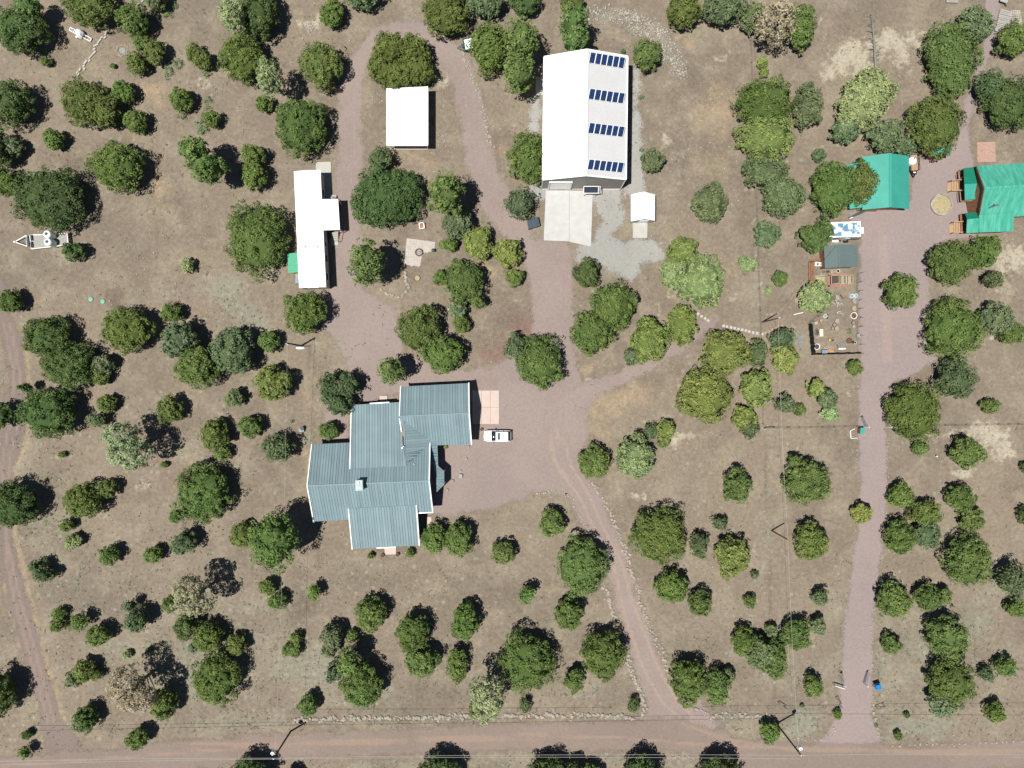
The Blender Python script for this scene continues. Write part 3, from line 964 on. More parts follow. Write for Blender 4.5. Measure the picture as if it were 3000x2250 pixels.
# porch posts under the bay roof
for x, y in ((1545, 782), (1546, 880), (1492, 938)):
    p = P3(*TP('J', x, y), 2.8)
    MB().box(p.x, p.y, 1.4, .15, .15, 2.8).build('porch_post', MT['white'], house)
# chimney: metal-clad chase with a sloping cap
p = P3(*TP('J', 872, 885), 6.3)
ch = MB().box(p.x, p.y, 6.1, 1.0, 1.5, 2.0, .04).build('chimney', MT['chimney'], house)
MB().box(p.x, p.y, 7.14, 1.12, 1.62, .08, .04).build('chimney_cap', MT['chimney'], ch)
MB().tube([(p.x - .1, p.y + .4, 7.18), (p.x - .1, p.y + .4, 7.4)], .14, 10).build('flue', MT['white'], ch)
for (x, y), pl, r, hh in (((1217, 585), pW2, .13, .7), ((1308, 715), pR1, .06, .35), ((1225, 575), pW4, .1, .45)):
    q = on_plane(*TP('J', x, y), pl)
    MB().tube([q - Vector((0, 0, .1)), q + Vector((0, 0, hh))], r, 8).build('vent_pipe', MT['white'], house)
# windows and doors of the walls that lie below the eaves
for (x, y), w, hgt, z, rz, nm, mm in (((1452, 980), .1, 1.2, 1.6, .04, 'window', 'glass'), ((1455, 1040), .1, 1.2, 1.6, .04, 'window', 'glass')):
    q = P3(*TP('J', x, y), 3.0)
    o = MB().box(q.x - .34, q.y, z, .06, 1.3, hgt, rz).build(nm, MT[mm], house)
    MB().box(q.x - .325, q.y, z, .05, 1.42, .07, rz).build('window_frame', MT['white'], o)
q = P3(*TP('J', 1762, 180), 3.0)
for k, (yy) in enumerate((150, 440)):
    q = P3(*TP('J', 1763, yy), 3.0)
    o = MB()
    for j in range(4):
        o.box(q.x - .40, q.y, .32 + j * .54, .05, 2.7, .5, .04)
    o.build('garage_door', MT['white'], house)
for (x, y) in ((1000, 1398), (1250, 1384)):
    q = P3(*TP('J', x, y), 2.55)
    o = MB().box(q.x, q.y + .42, 1.4, 1.4, .08, 1.2, .04).build('window', MT['glass'], house)
    MB().box(q.x, q.y + .40, 1.4, 1.52, .06, .08, .04).build('window_frame', MT['white'], o)
q = P3(*TP('J', 1112, 1392), 2.55)
o = MB().box(q.x, q.y + .42, 1.05, 1.0, .08, 2.1, .04).build('door', MT['brown_wood'], house)
MB().box(q.x + .38, q.y + .36, 1.0, .05, .06, .12, .04).build('handle', MT['chrome'], o)


# ---- white barn with solar arrays
barn = thing('metal_barn', 'long white-roofed metal barn carrying four rows of solar panels', 'barn', P3(*TP('C', 650, 950)))
BWr = ref('C', (665, 402, 7.8), (655, 1420, 7.8), (303, 1455, 5.5))
BEr = ref('C', (665, 402, 7.8), (655, 1420, 7.8), (980, 1452, 5.5))
_, pBW = roof_plane(barn, BWr, [TP('C', *q) for q in ((315, 462), (665, 402), (655, 1420), (303, 1455))], MT['white_roof'], pitch=.30, mode='rib', rib=(.04, .035))
_, pBE = roof_plane(barn, BEr, [TP('C', *q) for q in ((665, 402), (993, 458), (980, 1452), (655, 1420))], MT['white_roof'], pitch=.30, mode='rib', rib=(.04, .035))
walls(barn, pBW, [TP('C', *q) for q in ((315, 462), (665, 402), (655, 1420), (303, 1455))], (1, 0, 1, 1), MT['siding'], d=.05, drop=.12)
walls(barn, pBE, [TP('C', *q) for q in ((665, 402), (993, 458), (980, 1452), (655, 1420))], (1, 1, 1, 0), MT['siding'], d=.05, drop=.12)
for pl, a, b in ((pBW, (303, 1456), (655, 1421)), (pBE, (655, 1421), (980, 1453)), (pBW, (315, 461), (665, 401)), (pBE, (665, 401), (993, 457)), (pBE, (992, 458), (979, 1452)), (pBW, (315, 462), (303, 1455))):
    trim(barn, pl, TP('C', *a), TP('C', *b), MT['white'], w=.22, h=.2, up=-.03)
p, q = on_plane(*TP('C', 665, 404), pBW), on_plane(*TP('C', 655, 1418), pBW)
MB().bar(p + Vector((0, 0, .03)), q + Vector((0, 0, .03)), .5, .05).build('ridge_cap', MT['white_roof'], barn)
# front wall: y of the wall plane, x ends
fl, fr, fm = on_plane(*TP('C', 303, 1455), pBW), on_plane(*TP('C', 980, 1452), pBE), on_plane(*TP('C', 655, 1420), pBW)
yw = (fl.y + fr.y) / 2 + .05


def barn_x(tx, tz):       # world x of a point on the front wall seen at tile x, height tz
    return P3(TP('C', tx, 0)[0], 0, tz).x


rb = MB()
x = fl.x + .2
while x < fr.x - .1:
    zt = (5.5 + 2.3 * (1 - abs(x - fm.x) / ((fr.x - fl.x) / 2))) - .2
    rb.box(x, yw - .02, zt / 2, .05, .04, zt)
    x += .33
tag(rb.build('siding_rib', MT['siding'], barn), kind='stuff')
dx0, dx1 = barn_x(350, .5) + .1, barn_x(522, .5)
door = MB().box((dx0 + dx1) / 2, yw - .03, 2.0, dx1 - dx0, .10, 4.0).build('roll_up_door', MT['white'], barn)
sl = MB()
for j in range(8):
    MB().box((dx0 + dx1) / 2, yw - .10, .26 + j * .49, dx1 - dx0 - .1, .05, .44).build('door_panel', MT['insul'] if False else MT['white'], door)
for xx in (dx0 - .09, dx1 + .09):
    MB().box(xx, yw - .09, 2.06, .16, .2, 4.12).build('door_trim', MT['white'], barn)
MB().box((dx0 + dx1) / 2, yw - .09, 4.2, dx1 - dx0 + .34, .2, .16).build('door_trim', MT['white'], barn)
for xx in (fl.x + .06, fr.x - .06):
    MB().box(xx, yw - .02, 2.7, .14, .14, 5.4).build('corner_trim', MT['white'], barn)
MB().box((fl.x + fr.x) / 2, yw - .05, .06, fr.x - fl.x - .3, .05, .12).build('base_trim', MT['white'], barn)

ARR = [((1256, 240), (1210, 475), (2012, 360), (1968, 600)), ((1243, 1025), (1197, 1255), (2005, 1130), (1957, 1358))]
AR_PX = [[(1560 + x * 300 / 2212, 120 + y * 300 / 2212) for x, y in a] for a in ARR]
AR_PX += [[TP('C', *q) for q in ((685, 993), (667, 1078), (971, 1027), (953, 1112))], [TP('C', *q) for q in ((680, 1290), (663, 1372), (966, 1318), (948, 1400))]]
names = ['row of six dark blue solar panels nearest the far gable of the barn roof', 'second row of six solar panels from the far end of the barn roof',
         'third row of six solar panels from the far end of the barn roof', 'row of six solar panels nearest the barn door end of the roof']
for a, lb in zip(AR_PX, names):
    tl, bl, tr_, br_ = a
    P = [on_plane(x, y, pBE) for x, y in (tl, bl, tr_, br_)]
    up1, up2 = .62, .16          # far edge stands higher: the rows are tilted towards the front
    P = [P3(*a[i], P[i].z + (up1 if i in (0, 2) else up2)) for i in range(4)]
    root = thing('solar_array', lb, 'solar panels', (P[1] + Vector((0, 0, -.2))), group='rows of solar panels on the barn roof')
    for k in range(6):
        t0, t1 = k / 6 + .006, (k + 1) / 6 - .006
        A, B = P[0].lerp(P[2], t0), P[0].lerp(P[2], t1)
        C_, D_ = P[1].lerp(P[3], t1), P[1].lerp(P[3], t0)
        n = (B - A).cross(D_ - A).normalized()
        if n.z < 0:
            n = -n
        cen = (A + B + C_ + D_) / 4
        inn = [cen + (q - cen) * s for q, s in zip((A, B, C_, D_), (.955,) * 4)]
        pan = MB().prism([q + n * .005 for q in inn], ('t', .03)).build('solar_panel', MT['solar'], root)
        fr_ = MB()
        for q1, q2 in ((A, B), (B, C_), (C_, D_), (D_, A)):
            fr_.bar(q1 * .985 + cen * .015, q2 * .985 + cen * .015, .05, .06)
        fr_.build('panel_frame', MT['white'], pan)
        gl = MB()
        e1, e2 = inn[1] - inn[0], inn[3] - inn[0]
        for j in range(1, 4):
            gl.bar(inn[0] + e1 * (j / 4) + n * .008, inn[0] + e1 * (j / 4) + e2 + n * .008, .012, .006)
        for j in range(1, 8):
            gl.bar(inn[0] + e2 * (j / 8) + n * .008, inn[0] + e2 * (j / 8) + e1 + n * .008, .012, .006)
        tag(gl.build('cell_gap', MT['slate'], pan), kind='stuff')
    lg = MB()
    for k in range(4):
        t0 = .05 + k * .3
        A, D_ = P[0].lerp(P[2], t0), P[1].lerp(P[3], t0)
        lg.bar(A, Vector((A.x, A.y, plane_z(A.x, A.y, pBE))), .05, .05)
        lg.bar(D_, Vector((D_.x, D_.y, plane_z(D_.x, D_.y, pBE))), .05, .05)
    lg.build('support_rail', MT['steel'], root)

# ---- white hip-roofed carport
car_c = [(1132.5, 260), (1253.5, 254), (1253.5, 426), (1133, 426)]
rdg = [(1191.5, 294), (1191.5, 371)]
cp = thing('carport', 'white hip-roofed carport beside the looping gravel drive', 'carport', P3(1193, 345))
zc, zr = 3.0, 4.3
corn = [P3(x, y, zc) for x, y in car_c]
rr = [P3(x, y, zr) for x, y in rdg]
for face in ((corn[0], corn[1], rr[0]), (corn[1], corn[2], rr[1], rr[0]), (corn[2], corn[3], rr[1]), (corn[3], corn[0], rr[0], rr[1])):
    rf = MB().prism([Vector(q) for q in face], ('t', .07)).build('roof', MT['carport_white'], cp)
    n = (face[1] - face[0]).cross(face[2] - face[0]).normalized()
    n = n if n.z > 0 else -n
    e = (face[1] - face[0])
    L = e.length
    ribs = MB()
    eu = e.normalized()
    inw = n.cross(eu)
    if inw.dot((face[2] - face[0])) < 0:
        inw = -inw
    for k in range(1, int(L / .45)):
        a = face[0] + eu * (k * .45)
        # length to the hips
        dep = 1e9
        m_ = len(face)
        for j in range(1, m_):
            q1, q2 = face[j], face[(j + 1) % m_]
            d = q2 - q1
            den = inw.x * d.y - inw.y * d.x
            if abs(den) > 1e-6:
                t = ((q1.x - a.x) * d.y - (q1.y - a.y) * d.x) / den
                if t > .05:
                    dep = min(dep, t)
        if dep < 20:
            ribs.bar(a + n * .01, a + inw * dep + n * .01, .03, .025)
    tag(ribs.build('roof_rib', MT['carport_white'], rf), kind='stuff')
for q1, q2 in ((corn[0], rr[0]), (corn[1], rr[0]), (corn[2], rr[1]), (corn[3], rr[1]), (rr[0], rr[1])):
    MB().bar(q1 + Vector((0, 0, .03)), q2 + Vector((0, 0, .03)), .22, .04).build('hip_cap', MT['carport_white'], cp)
for i in range(4):
    MB().bar(corn[i] + Vector((0, 0, -.08)), corn[(i + 1) % 4] + Vector((0, 0, -.08)), .1, .16).build('fascia', MT['carport_white'], cp)
cc = (corn[0] + corn[2]) / 2
for i in range(4):
    q = cc + (corn[i] - cc) * .9
    MB().box(q.x, q.y, 1.4, .14, .14, 2.8).build('post', MT['white'], cp)
for i in ((0, 3), (1, 2)):
    q = cc + ((corn[i[0]] + corn[i[1]]) / 2 - cc) * .9
    MB().box(q.x, q.y, 1.4, .14, .14, 2.8).build('post', MT['white'], cp)

# ---- white mobile home
mh = thing('mobile_home', 'long narrow white-roofed mobile home with a porch canopy and green awning', 'mobile home', P3(905, 670))
mhp = [(860.7, 501.8), (938.8, 498.2), (955.3, 841.1), (876.1, 843.7)]
A, B, C_, D_ = [P3(x, y, 3.2) for x, y in mhp]
ra, rb_ = (A + B) / 2 + Vector((0, 0, .28)), (C_ + D_) / 2 + Vector((0, 0, .28))
MB().prism([A, ra, rb_, D_], ('t', .12)).build('roof', MT['carport_white'], mh)
MB().prism([ra, B, C_, rb_], ('t', .12)).build('roof', MT['carport_white'], mh)
quad2 = inset([(q.x, q.y) for q in (A, B, C_, D_)], (1, 1, 1, 1), .12)
MB().prism([Vector((x, y, 3.1)) for x, y in quad2], .35).build('wall', MT['grey_wall'], mh)
quad3 = inset([(q.x, q.y) for q in (A, B, C_, D_)], (1, 1, 1, 1), .25)
MB().prism([Vector((x, y, .34)) for x, y in quad3], 0.0).build('skirting', MT['white'], mh)
axis = (C_ - B).normalized()
for t, w_, z_ in ((.18, 1.4, 1.9), (.38, .9, 2.1), (.62, .9, 1.9), (.74, 1.3, 1.8), (.9, 1.2, 1.9)):
    q = B.lerp(C_, t)
    a0 = math.atan2(axis.y, axis.x)
    o = MB().box(q.x - .10, q.y, z_, w_, .07, 1.0, a0).build('window', MT['glass'], mh)
    f = MB()
    for s in (-1, 1):
        f.box(q.x - .09 + axis.x * s * w_ / 2, q.y + axis.y * s * w_ / 2, z_, .07, .09, 1.1, a0)
        f.box(q.x - .09, q.y, z_ + s * .52, w_ + .1, .09, .07, a0)
    f.build('window_frame', MT['white'], o)
q = B.lerp(C_, .30)
MB().box(q.x - .08, q.y, 1.75, .95, .07, 2.0, math.atan2(axis.y, axis.x)).build('door', MT['white'], mh)
q = (C_ + D_) / 2
o = MB().box(q.x - .1, q.y + .10, 2.0, 1.6, .08, .9, .04).build('window', MT['glass'], mh)
MB().box(q.x - .1, q.y + .09, 2.5, 1.75, .1, .08, .04).build('window_frame', MT['white'], o)
for x, y, r in ((893, 723.6, .16), (907.5, 724, .07), (928, 723.6, .11)):
    q = P3(x, y, 3.45)
    MB().tube([(q.x, q.y, 3.2), (q.x, q.y, 3.72)], r, 8).build('vent_pipe', MT['steel'], mh)
can = [P3(x, y, h) for x, y, h in ((943.9, 583.7, 3.1), (990.3, 582.6, 2.9), (995.8, 673.3, 2.9), (947.6, 674.7, 3.1))]
MB().prism(can, ('t', .1)).build('porch_canopy', MT['carport_white'], mh)
for q in (can[1], can[2]):
    MB().box(q.x - .12, q.y + (.12 if q is can[2] else -.12), 1.42, .1, .1, 2.84).build('canopy_post', MT['white'], mh)
dk = MB()
pd = [P3(948, 590, .8), P3(988, 589, .8), P3(992, 672, .8), P3(951, 674, .8)]
MB().prism(pd, ('t', .12)).build('porch_deck', MT['brown_wood'], mh)
for k in range(5):
    q = P3(980, 683 + k * 6.2, .75 - k * .15)
    MB().box(q.x, q.y, .36 - k * .072, 1.1, .30, .72 - k * .145, .04).build('porch_step', MT['grey_wood'], mh)
q = P3(980, 714, 0)
MB().box(q.x + .1, q.y, .06, 1.1, .5, .12, .04).build('landing', MT['grey_concrete'], mh)
for k in range(2):
    q = P3(978, 581 - k * 6, 0)
    MB().box(q.x, q.y, .3 - k * .15, 1.0, .32, .6 - k * .3, .04).build('porch_step', MT['grey_wood'], mh)
rl = MB()
for x0, y0, z0, x1, y1, z1 in ((990, 676, 1.7, 992, 706, 1.0), (972, 576, 1.1, 990, 590, 1.7)):
    a, b = P3(x0, y0, z0), P3(x1, y1, z1)
    rl.bar(a, b, .08, .08)
    rl.bar((a.x, a.y, 0), a, .08, .08)
    rl.bar((b.x, b.y, 0), b, .08, .08)
rl.build('porch_rail', MT['brown_wood'], mh)
roof_plane(mh, [(842.4, 742.7, 2.25), (869.2, 740.5, 2.65), (844.6, 799.9, 2.25)], [(842.4, 742.7), (872, 740.5), (876, 797.7), (844.6, 799.9)], MT['jade'], pitch=.38, mode='panel', roof_name='awning', rib=(.06, .05))
for x, y in ((845, 746), (847, 796)):
    q = P3(x, y, 2.2)
    MB().box(q.x + .1, q.y, 1.08, .09, .09, 2.16).build('awning_post', MT['white'], mh)
q = P3(871, 812, .4)
MB().box(q.x, q.y, .3, .5, .9, .6).build('back_step', MT['grey_wood'], mh)
q = P3(871, 824, .6)
MB().box(q.x, q.y, .45, .55, .8, .9).build('cooler_unit', MT['bluegrey'], mh)

# ---- small white shed
sh = thing('garden_shed', 'small white gabled shed with a concrete ramp, right of the barn', 'shed', P3(1884, 612))
S1 = [(1887.8, 562.2, 3.3), (1888.4, 641.1, 3.3), (1848.4, 648.5, 1.95)]
S2 = [(1887.8, 562.2, 3.3), (1888.4, 641.1, 3.3), (1919.0, 646.9, 1.95)]
q1 = [(1848.4, 569.8), (1887.8, 562.2), (1888.4, 641.1), (1848.4, 648.5)]
q2 = [(1887.8, 562.2), (1919.3, 569.8), (1919, 646.9), (1888.4, 641.1)]
_, pS1 = roof_plane(sh, S1, q1, MT['carport_white'], pitch=.3, mode='rib', rib=(.03, .025))
_, pS2 = roof_plane(sh, S2, q2, MT['carport_white'], pitch=.3, mode='rib', rib=(.03, .025))
walls(sh, pS1, q1, (1, 0, 1, 1), MT['grey_wall'], d=.14, drop=.1)
walls(sh, pS2, q2, (1, 1, 1, 0), MT['grey_wall'], d=.14, drop=.1)
q = P3(1884, 651, .9)
o = MB().box(q.x - .03, q.y + .08, .95, 1.25, .06, 1.9).build('door', MT['insul'], sh)
MB().box(q.x + .4, q.y + .04, .95, .05, .05, .14).build('handle', MT['chrome'], o)
for k in (-1, 1):
    MB().bar(Vector((q.x + k * .72, q.y + .06, 0)), Vector((q.x + k * .72, q.y + .06, 2.0)), .1, .06).build('door_trim', MT['white'], sh)

# ---- teal-roofed carport building at the east
gc = thing('teal_barn', 'open barn with a teal corrugated gable roof and lean-to, half under a tree', 'barn', P3(2600, 530))
q1 = [(2525.9, 459.4), (2608.1, 448.8), (2608.1, 606.7), (2526.7, 614)]
q2 = [(2608.1, 448.8), (2662.6, 457.8), (2664.3, 612.4), (2608.1, 606.7)]
_, pg1 = roof_plane(gc, [(2608.1, 448.8, 4.6), (2608.1, 606.7, 4.6), (2526.7, 614, 2.95)], q1, MT['teal'], pitch=.3, mode='rib', rib=(.05, .03))
_, pg2 = roof_plane(gc, [(2608.1, 448.8, 4.6), (2608.1, 606.7, 4.6), (2664.3, 612.4, 2.95)], q2, MT['teal'], pitch=.3, mode='rib', rib=(.05, .03))
q3 = [(2477, 484), (2527, 473), (2527, 607), (2490, 612)]
_, pg3 = roof_plane(gc, [(2477, 486, 2.3), (2527, 473, 2.8), (2490, 612, 2.3)], q3, MT['teal'], pitch=.3, mode='rib', rib=(.05, .03))
walls(gc, pg1, q1, (1, 0, 1, 1), MT['tan_wood'], d=.4)
walls(gc, pg2, q2, (1, 1, 1, 0), MT['tan_wood'], d=.6)
p, q = on_plane(2608.1, 449.5, pg1), on_plane(2608.1, 606, pg1)
MB().bar(p + Vector((0, 0, .03)), q + Vector((0, 0, .03)), .35, .05).build('ridge_cap', MT['teal'], gc)
for x, y in ((2492, 605), (2482, 492)):
    q = P3(x, y, 2.2)
    MB().box(q.x, q.y, 1.1, .12, .12, 2.2).build('post', MT['tan_wood'], gc)
q = P3(2520, 467, 1.0)
MB().box(q.x, q.y, .5, .55, .55, 1.0).build('cooler_unit', MT['black'], gc)
q = P3(2570, 612, 1.2)
MB().box(q.x - .2, q.y + .15, 1.2, 3.6, .06, 2.3).build('sliding_door', MT['white'], gc)

# ---- small teal shed behind the juniper
gs = thing('teal_shed', 'small teal-roofed shed showing from behind a big juniper near the teal barn', 'shed', P3(2760, 430))
q1 = [(2732, 410), (2766, 405), (2766, 453.7), (2732, 457)]
q2 = [(2766, 405), (2785.5, 411), (2784.5, 457), (2766, 453.7)]
_, pa = roof_plane(gs, [(2766, 405, 3.0), (2766, 453.7, 3.0), (2732, 457, 2.3)], q1, MT['teal'], pitch=.3, mode='rib', rib=(.05, .03))
_, pb = roof_plane(gs, [(2766, 405, 3.0), (2766, 453.7, 3.0), (2784.5, 457, 2.3)], q2, MT['teal'], pitch=.3, mode='rib', rib=(.05, .03))
walls(gs, pa, q1, (1, 0, 1, 1), MT['brown_wood'], d=.2)
walls(gs, pb, q2, (1, 1, 1, 0), MT['brown_wood'], d=.25)

# ---- teal cabin with two porches
cb = thing('teal_cabin', 'cabin with a shiny teal metal roof, two covered porches and wooden stairs', 'house', P3(2930, 580))


def cz(x, y):
    return 2760 + x * 240 / 1327, 400 + y * 240 / 1327


N1 = [(*cz(678, 840), 5.3), (*cz(1327, 800), 5.3), (*cz(550, 478), 3.2)]
xr = 1327 + 420
qn = [cz(550, 478), cz(xr, 404), cz(xr, 775), cz(678, 840)]
_, pn = roof_plane(cb, N1, qn, MT['teal_sheen'], pitch=.28, mode='rib', rib=(.05, .03))
N2 = [(*cz(678, 840), 5.3), (*cz(1327, 800), 5.3), (*cz(598, 1275), 3.1)]
qs = [cz(678, 840), cz(xr, 775), cz(xr, 1270), cz(1165, 1300), cz(1162, 1235), cz(600, 1268)]
_, ps = roof_plane(cb, N2, qs, MT['teal_sheen'], pitch=.28, mode='rib', rib=(.05, .03))
N3 = [(*cz(600, 1268), 3.12), (*cz(1162, 1235), 3.12), (*cz(600, 1555), 2.5)]
qe = [cz(600, 1270), cz(1162, 1237), cz(1150, 1535), cz(600, 1555)]
_, pe = roof_plane(cb, N3, qe, MT['teal_sheen'], pitch=.28, mode='rib', rib=(.05, .03))
walls(cb, pn, [cz(550, 478), cz(xr, 404), cz(xr, 775), cz(678, 840)], (1, 1, 0, 1), MT['brown_wood'], d=.35)
walls(cb, ps, [cz(678, 840), cz(xr, 775), cz(xr, 1270), cz(600, 1300)], (0, 1, 1, 1), MT['brown_wood'], d=.35)
walls(cb, pe, qe, (0, 1, 1, 1), MT['brown_wood'], d=.3)
for pl, a, b in ((pn, (548, 478), (676, 840)), (ps, (676, 840), (598, 1275))):
    trim(cb, pl, cz(*a), cz(*b), MT['rust'], w=.12, h=.2)
p, q = on_plane(*cz(680, 840), pn), on_plane(*cz(xr, 776), pn)
MB().bar(p + Vector((0, 0, .03)), q + Vector((0, 0, .03)), .35, .05).build('ridge_cap', MT['teal_sheen'], cb)
# porch one: gable roof
a1 = [cz(350, 512), cz(548, 490), cz(605, 758), cz(365, 772)]
a2 = [cz(365, 772), cz(605, 758), cz(608, 1010), cz(372, 1030)]
_, pp1 = roof_plane(cb, [(*cz(365, 772), 3.05), (*cz(605, 758), 3.05), (*cz(350, 512), 2.35)], a1, MT['teal_dark'], pitch=.26, mode='rib', rib=(.06, .04), roof_name='porch_roof')
_, pp2 = roof_plane(cb, [(*cz(365, 772), 3.05), (*cz(605, 758), 3.05), (*cz(372, 1030), 2.35)], a2, MT['teal'], pitch=.3, mode='rib', rib=(.05, .03), roof_name='porch_roof')
d1 = [P3(*cz(258, 560), .75), P3(*cz(560, 545), .75), P3(*cz(600, 1040), .75), P3(*cz(300, 1060), .75)]
MB().prism(d1, ('t', .12)).build('porch_deck', MT['brown_wood'], cb)
for x, y in ((270, 560), (300, 1050), (262, 690), (285, 890)):
    q = P3(*cz(x, y), .8)
    MB().box(q.x + .1, q.y, 1.15, .1, .1, 2.3 if y in (560, 1050) else .0 + 1.7).build('porch_post', MT['tan_wood'], cb)
for a, b in (((262, 600), (290, 690)), ((292, 900), (305, 1050)), ((305, 1050), (560, 1035))):
    A, B = P3(*cz(*a), 1.65), P3(*cz(*b), 1.65)
    MB().bar(A, B, .08, .08).build('porch_rail', MT['tan_wood'], cb)
# porch two
b1 = [cz(375, 1238), cz(565, 1226), cz(596, 1322), cz(408, 1340)]
b2 = [cz(408, 1340), cz(596, 1322), cz(602, 1555), cz(395, 1565)]
roof_plane(cb, [(*cz(408, 1340), 3.05), (*cz(596, 1322), 3.05), (*cz(375, 1238), 2.3)], b1, MT['teal_dark'], pitch=.3, mode='rib', rib=(.05, .03), roof_name='porch_roof')
roof_plane(cb, [(*cz(408, 1340), 3.05), (*cz(596, 1322), 3.05), (*cz(395, 1565), 2.35)], b2, MT['teal_sheen'], pitch=.26, mode='rib', rib=(.06, .04), roof_name='porch_roof')
d2 = [P3(*cz(290, 1260), .75), P3(*cz(590, 1250), .75), P3(*cz(600, 1560), .75), P3(*cz(310, 1575), .75)]
MB().prism(d2, ('t', .12)).build('porch_deck', MT['brown_wood'], cb)
# stairs: landing slab, treads, two rails
for (xa, ya, xb, yb, xc) in ((150, 720, 320, 880, 78), (185, 1395, 345, 1560, 110)):
    for k in range(4):
        xx = xa + (xb - xa) * (k + .5) / 4
        q0, q1_ = P3(*cz(xx, ya), .2 + k * .16), P3(*cz(xx, yb), .2 + k * .16)
        MB().bar(q0, q1_, .40, .06).build('stair_tread', MT['tan_wood'], cb)
    for yy in (ya - 8, yb):
        A, B = P3(*cz(xa, yy), 1.0), P3(*cz(xb, yy - 12), 1.65)
        MB().bar(A, B, .12, .12).build('stair_rail', MT['tan_wood'], cb)
        MB().bar((A.x, A.y, 0), (A.x, A.y, 1.12), .11, .11).build('stair_post', MT['brown_wood'], cb)
    A, B = P3(*cz(xc, (ya + yb) / 2 + 30)), P3(*cz(xa - 4, (ya + yb) / 2 + 30))
    MB().bar(A + Vector((0, 0, .05)), B + Vector((0, 0, .05)), (yb - ya) / 5.53 / 18 * .95, .1).build('landing', MT['tan_wood'], cb)
b_, t_ = on_plane(*cz(765, 1155), ps), None
zb = b_.z
MB().tube([b_ - Vector((0, 0, .2)), (b_.x, b_.y, zb + 2.05)], .13, 10).build('stove_pipe', MT['steel'], cb)
MB().tube([(b_.x, b_.y, zb + 2.05), (b_.x, b_.y, zb + 2.2)], .19, 10).build('pipe_cap', MT['steel'], cb)
tag(slab('brick_patio', [(2862, 417), (2916, 415), (2917, 474), (2864, 475)], MT['brick_pink'], z=.06), kind='structure')

# ---- grey-green shingled shed with its little deck
gr = thing('shingled_shed', 'shed with grey-green shingle roof between the travel trailer and the garden', 'shed', P3(2465, 750))
q1 = [(2414, 720), (2457, 715.8), (2459, 782.7), (2416.6, 786.4)]
q2 = [(2457, 715.8), (2511.8, 716.4), (2514.8, 782), (2459, 782.7)]
_, pa = roof_plane(gr, [(2457, 715.8, 3.1), (2459, 782.7, 3.1), (2416.6, 786.4, 2.4)], q1, MT['shingle'], mode=None)
_, pb = roof_plane(gr, [(2457, 715.8, 3.1), (2459, 782.7, 3.1), (2514.8, 782, 2.4)], q2, MT['shingle'], mode=None)
walls(gr, pa, q1, (1, 0, 1, 1), MT['brown_wood'], d=.25)
walls(gr, pb, q2, (1, 1, 1, 0), MT['brown_wood'], d=.25)
p, q = on_plane(2457, 716, pa), on_plane(2459, 782.5, pa)
MB().bar(p + Vector((0, 0, .02)), q + Vector((0, 0, .02)), .3, .04).build('ridge_cap', MT['shingle'], gr)
q = P3(2455, 786, 1)
MB().box(q.x, q.y + .12, 1.1, .9, .06, 2.0).build('door', MT['tan_wood'], gr)
dk = thing('boardwalk', 'narrow brown plank boardwalk left of the shingled shed', 'boardwalk', P3(2378, 800))
for k in range(3):
    A, B = P3(2371.5 + k * 5.6, 766, .35), P3(2371 + k * 5.6, 838, .35)
    MB().bar(A, B, .28, .06).build('plank', MT['brown_wood'], dk)
for k in range(4):
    A, B = P3(2371, 772 + k * 20, .2), P3(2384, 771 + k * 20, .2)
    MB().bar(A, B, .1, .2).build('joist', MT['brown_wood'], dk)
for k in range(3):
    A, B = P3(2372, 768 - k * 2.5, .35), P3(2412, 762 - k * 2.5, .35)
    MB().bar(A, B, .13, .06).build('plank', MT['brown_wood'], dk)

# ---- travel trailer
rv = thing('travel_trailer', 'white travel trailer with peeling blue-grey roof beside the shingled shed', 'trailer', P3(2476, 675))
rq = [(2424, 651.5), (2522, 648), (2523, 693), (2424.5, 696.8)]
R = [P3(x, y, 2.9) for x, y in rq]
rim = inset([(p.x, p.y) for p in R], (1, 1, 1, 1), .22)
body = MB()
c0 = (R[0] + R[2]) / 2
body.prism([c0 + (p - c0) * .985 for p in R], .55)
body.build('body', MT['white'], rv)
MB().prism([Vector((x, y, 2.955)) for x, y in rim], ('t', .05)).build('roof', MT['rv_roof'], rv)
for (x, y, w, d) in ((2476, 684, 1.1, .55), (2447, 678, .5, .5), (2491, 666, .6, .6), (2509, 664, .35, .35), (2512, 671, .25, .2)):
    q = P3(x, y, 3.05)
    MB().box(q.x, q.y, 3.03, w, d, .16).build('roof_vent', MT['white'], rv)
q = P3(2524, 676, 2.0)
MB().box(q.x, q.y, 1.5, .35, 1.0, 1.6).build('front_cap', MT['white'], rv)
for x in (2450, 2490, 2510):
    q = P3(x, 699, 1.9)
    o = MB().box(q.x, R[3].y + .01, 1.95, .9, .06, .6).build('window', MT['glass'], rv)
q = P3(2476, 699, 1.5)
MB().box(q.x, R[3].y + .012, 1.6, .7, .05, 1.7).build('door', MT['insul'], rv)
for s in (0, 1):
    for xx in (2465, 2478):
        q = P3(xx, 0, .3)
        yy = R[3].y + .12 if s == 0 else R[0].y - .12
        w = MB().tube([(q.x, yy - .1, .34), (q.x, yy + .1, .34)], .34, 14).build('wheel', MT['rubber'], rv)
        MB().tube([(q.x, yy - .115, .34), (q.x, yy + .115, .34)], .18, 10).build('rim', MT['steel'], w)
q = P3(2448, 706, .4)
MB().box(q.x, q.y, .25, 1.0, .35, .1).build('door_step', MT['white'], rv)
q = P3(2479, 706, .4)
MB().box(q.x, q.y, .22, .65, .45, .44).build('step', MT['black'], rv)

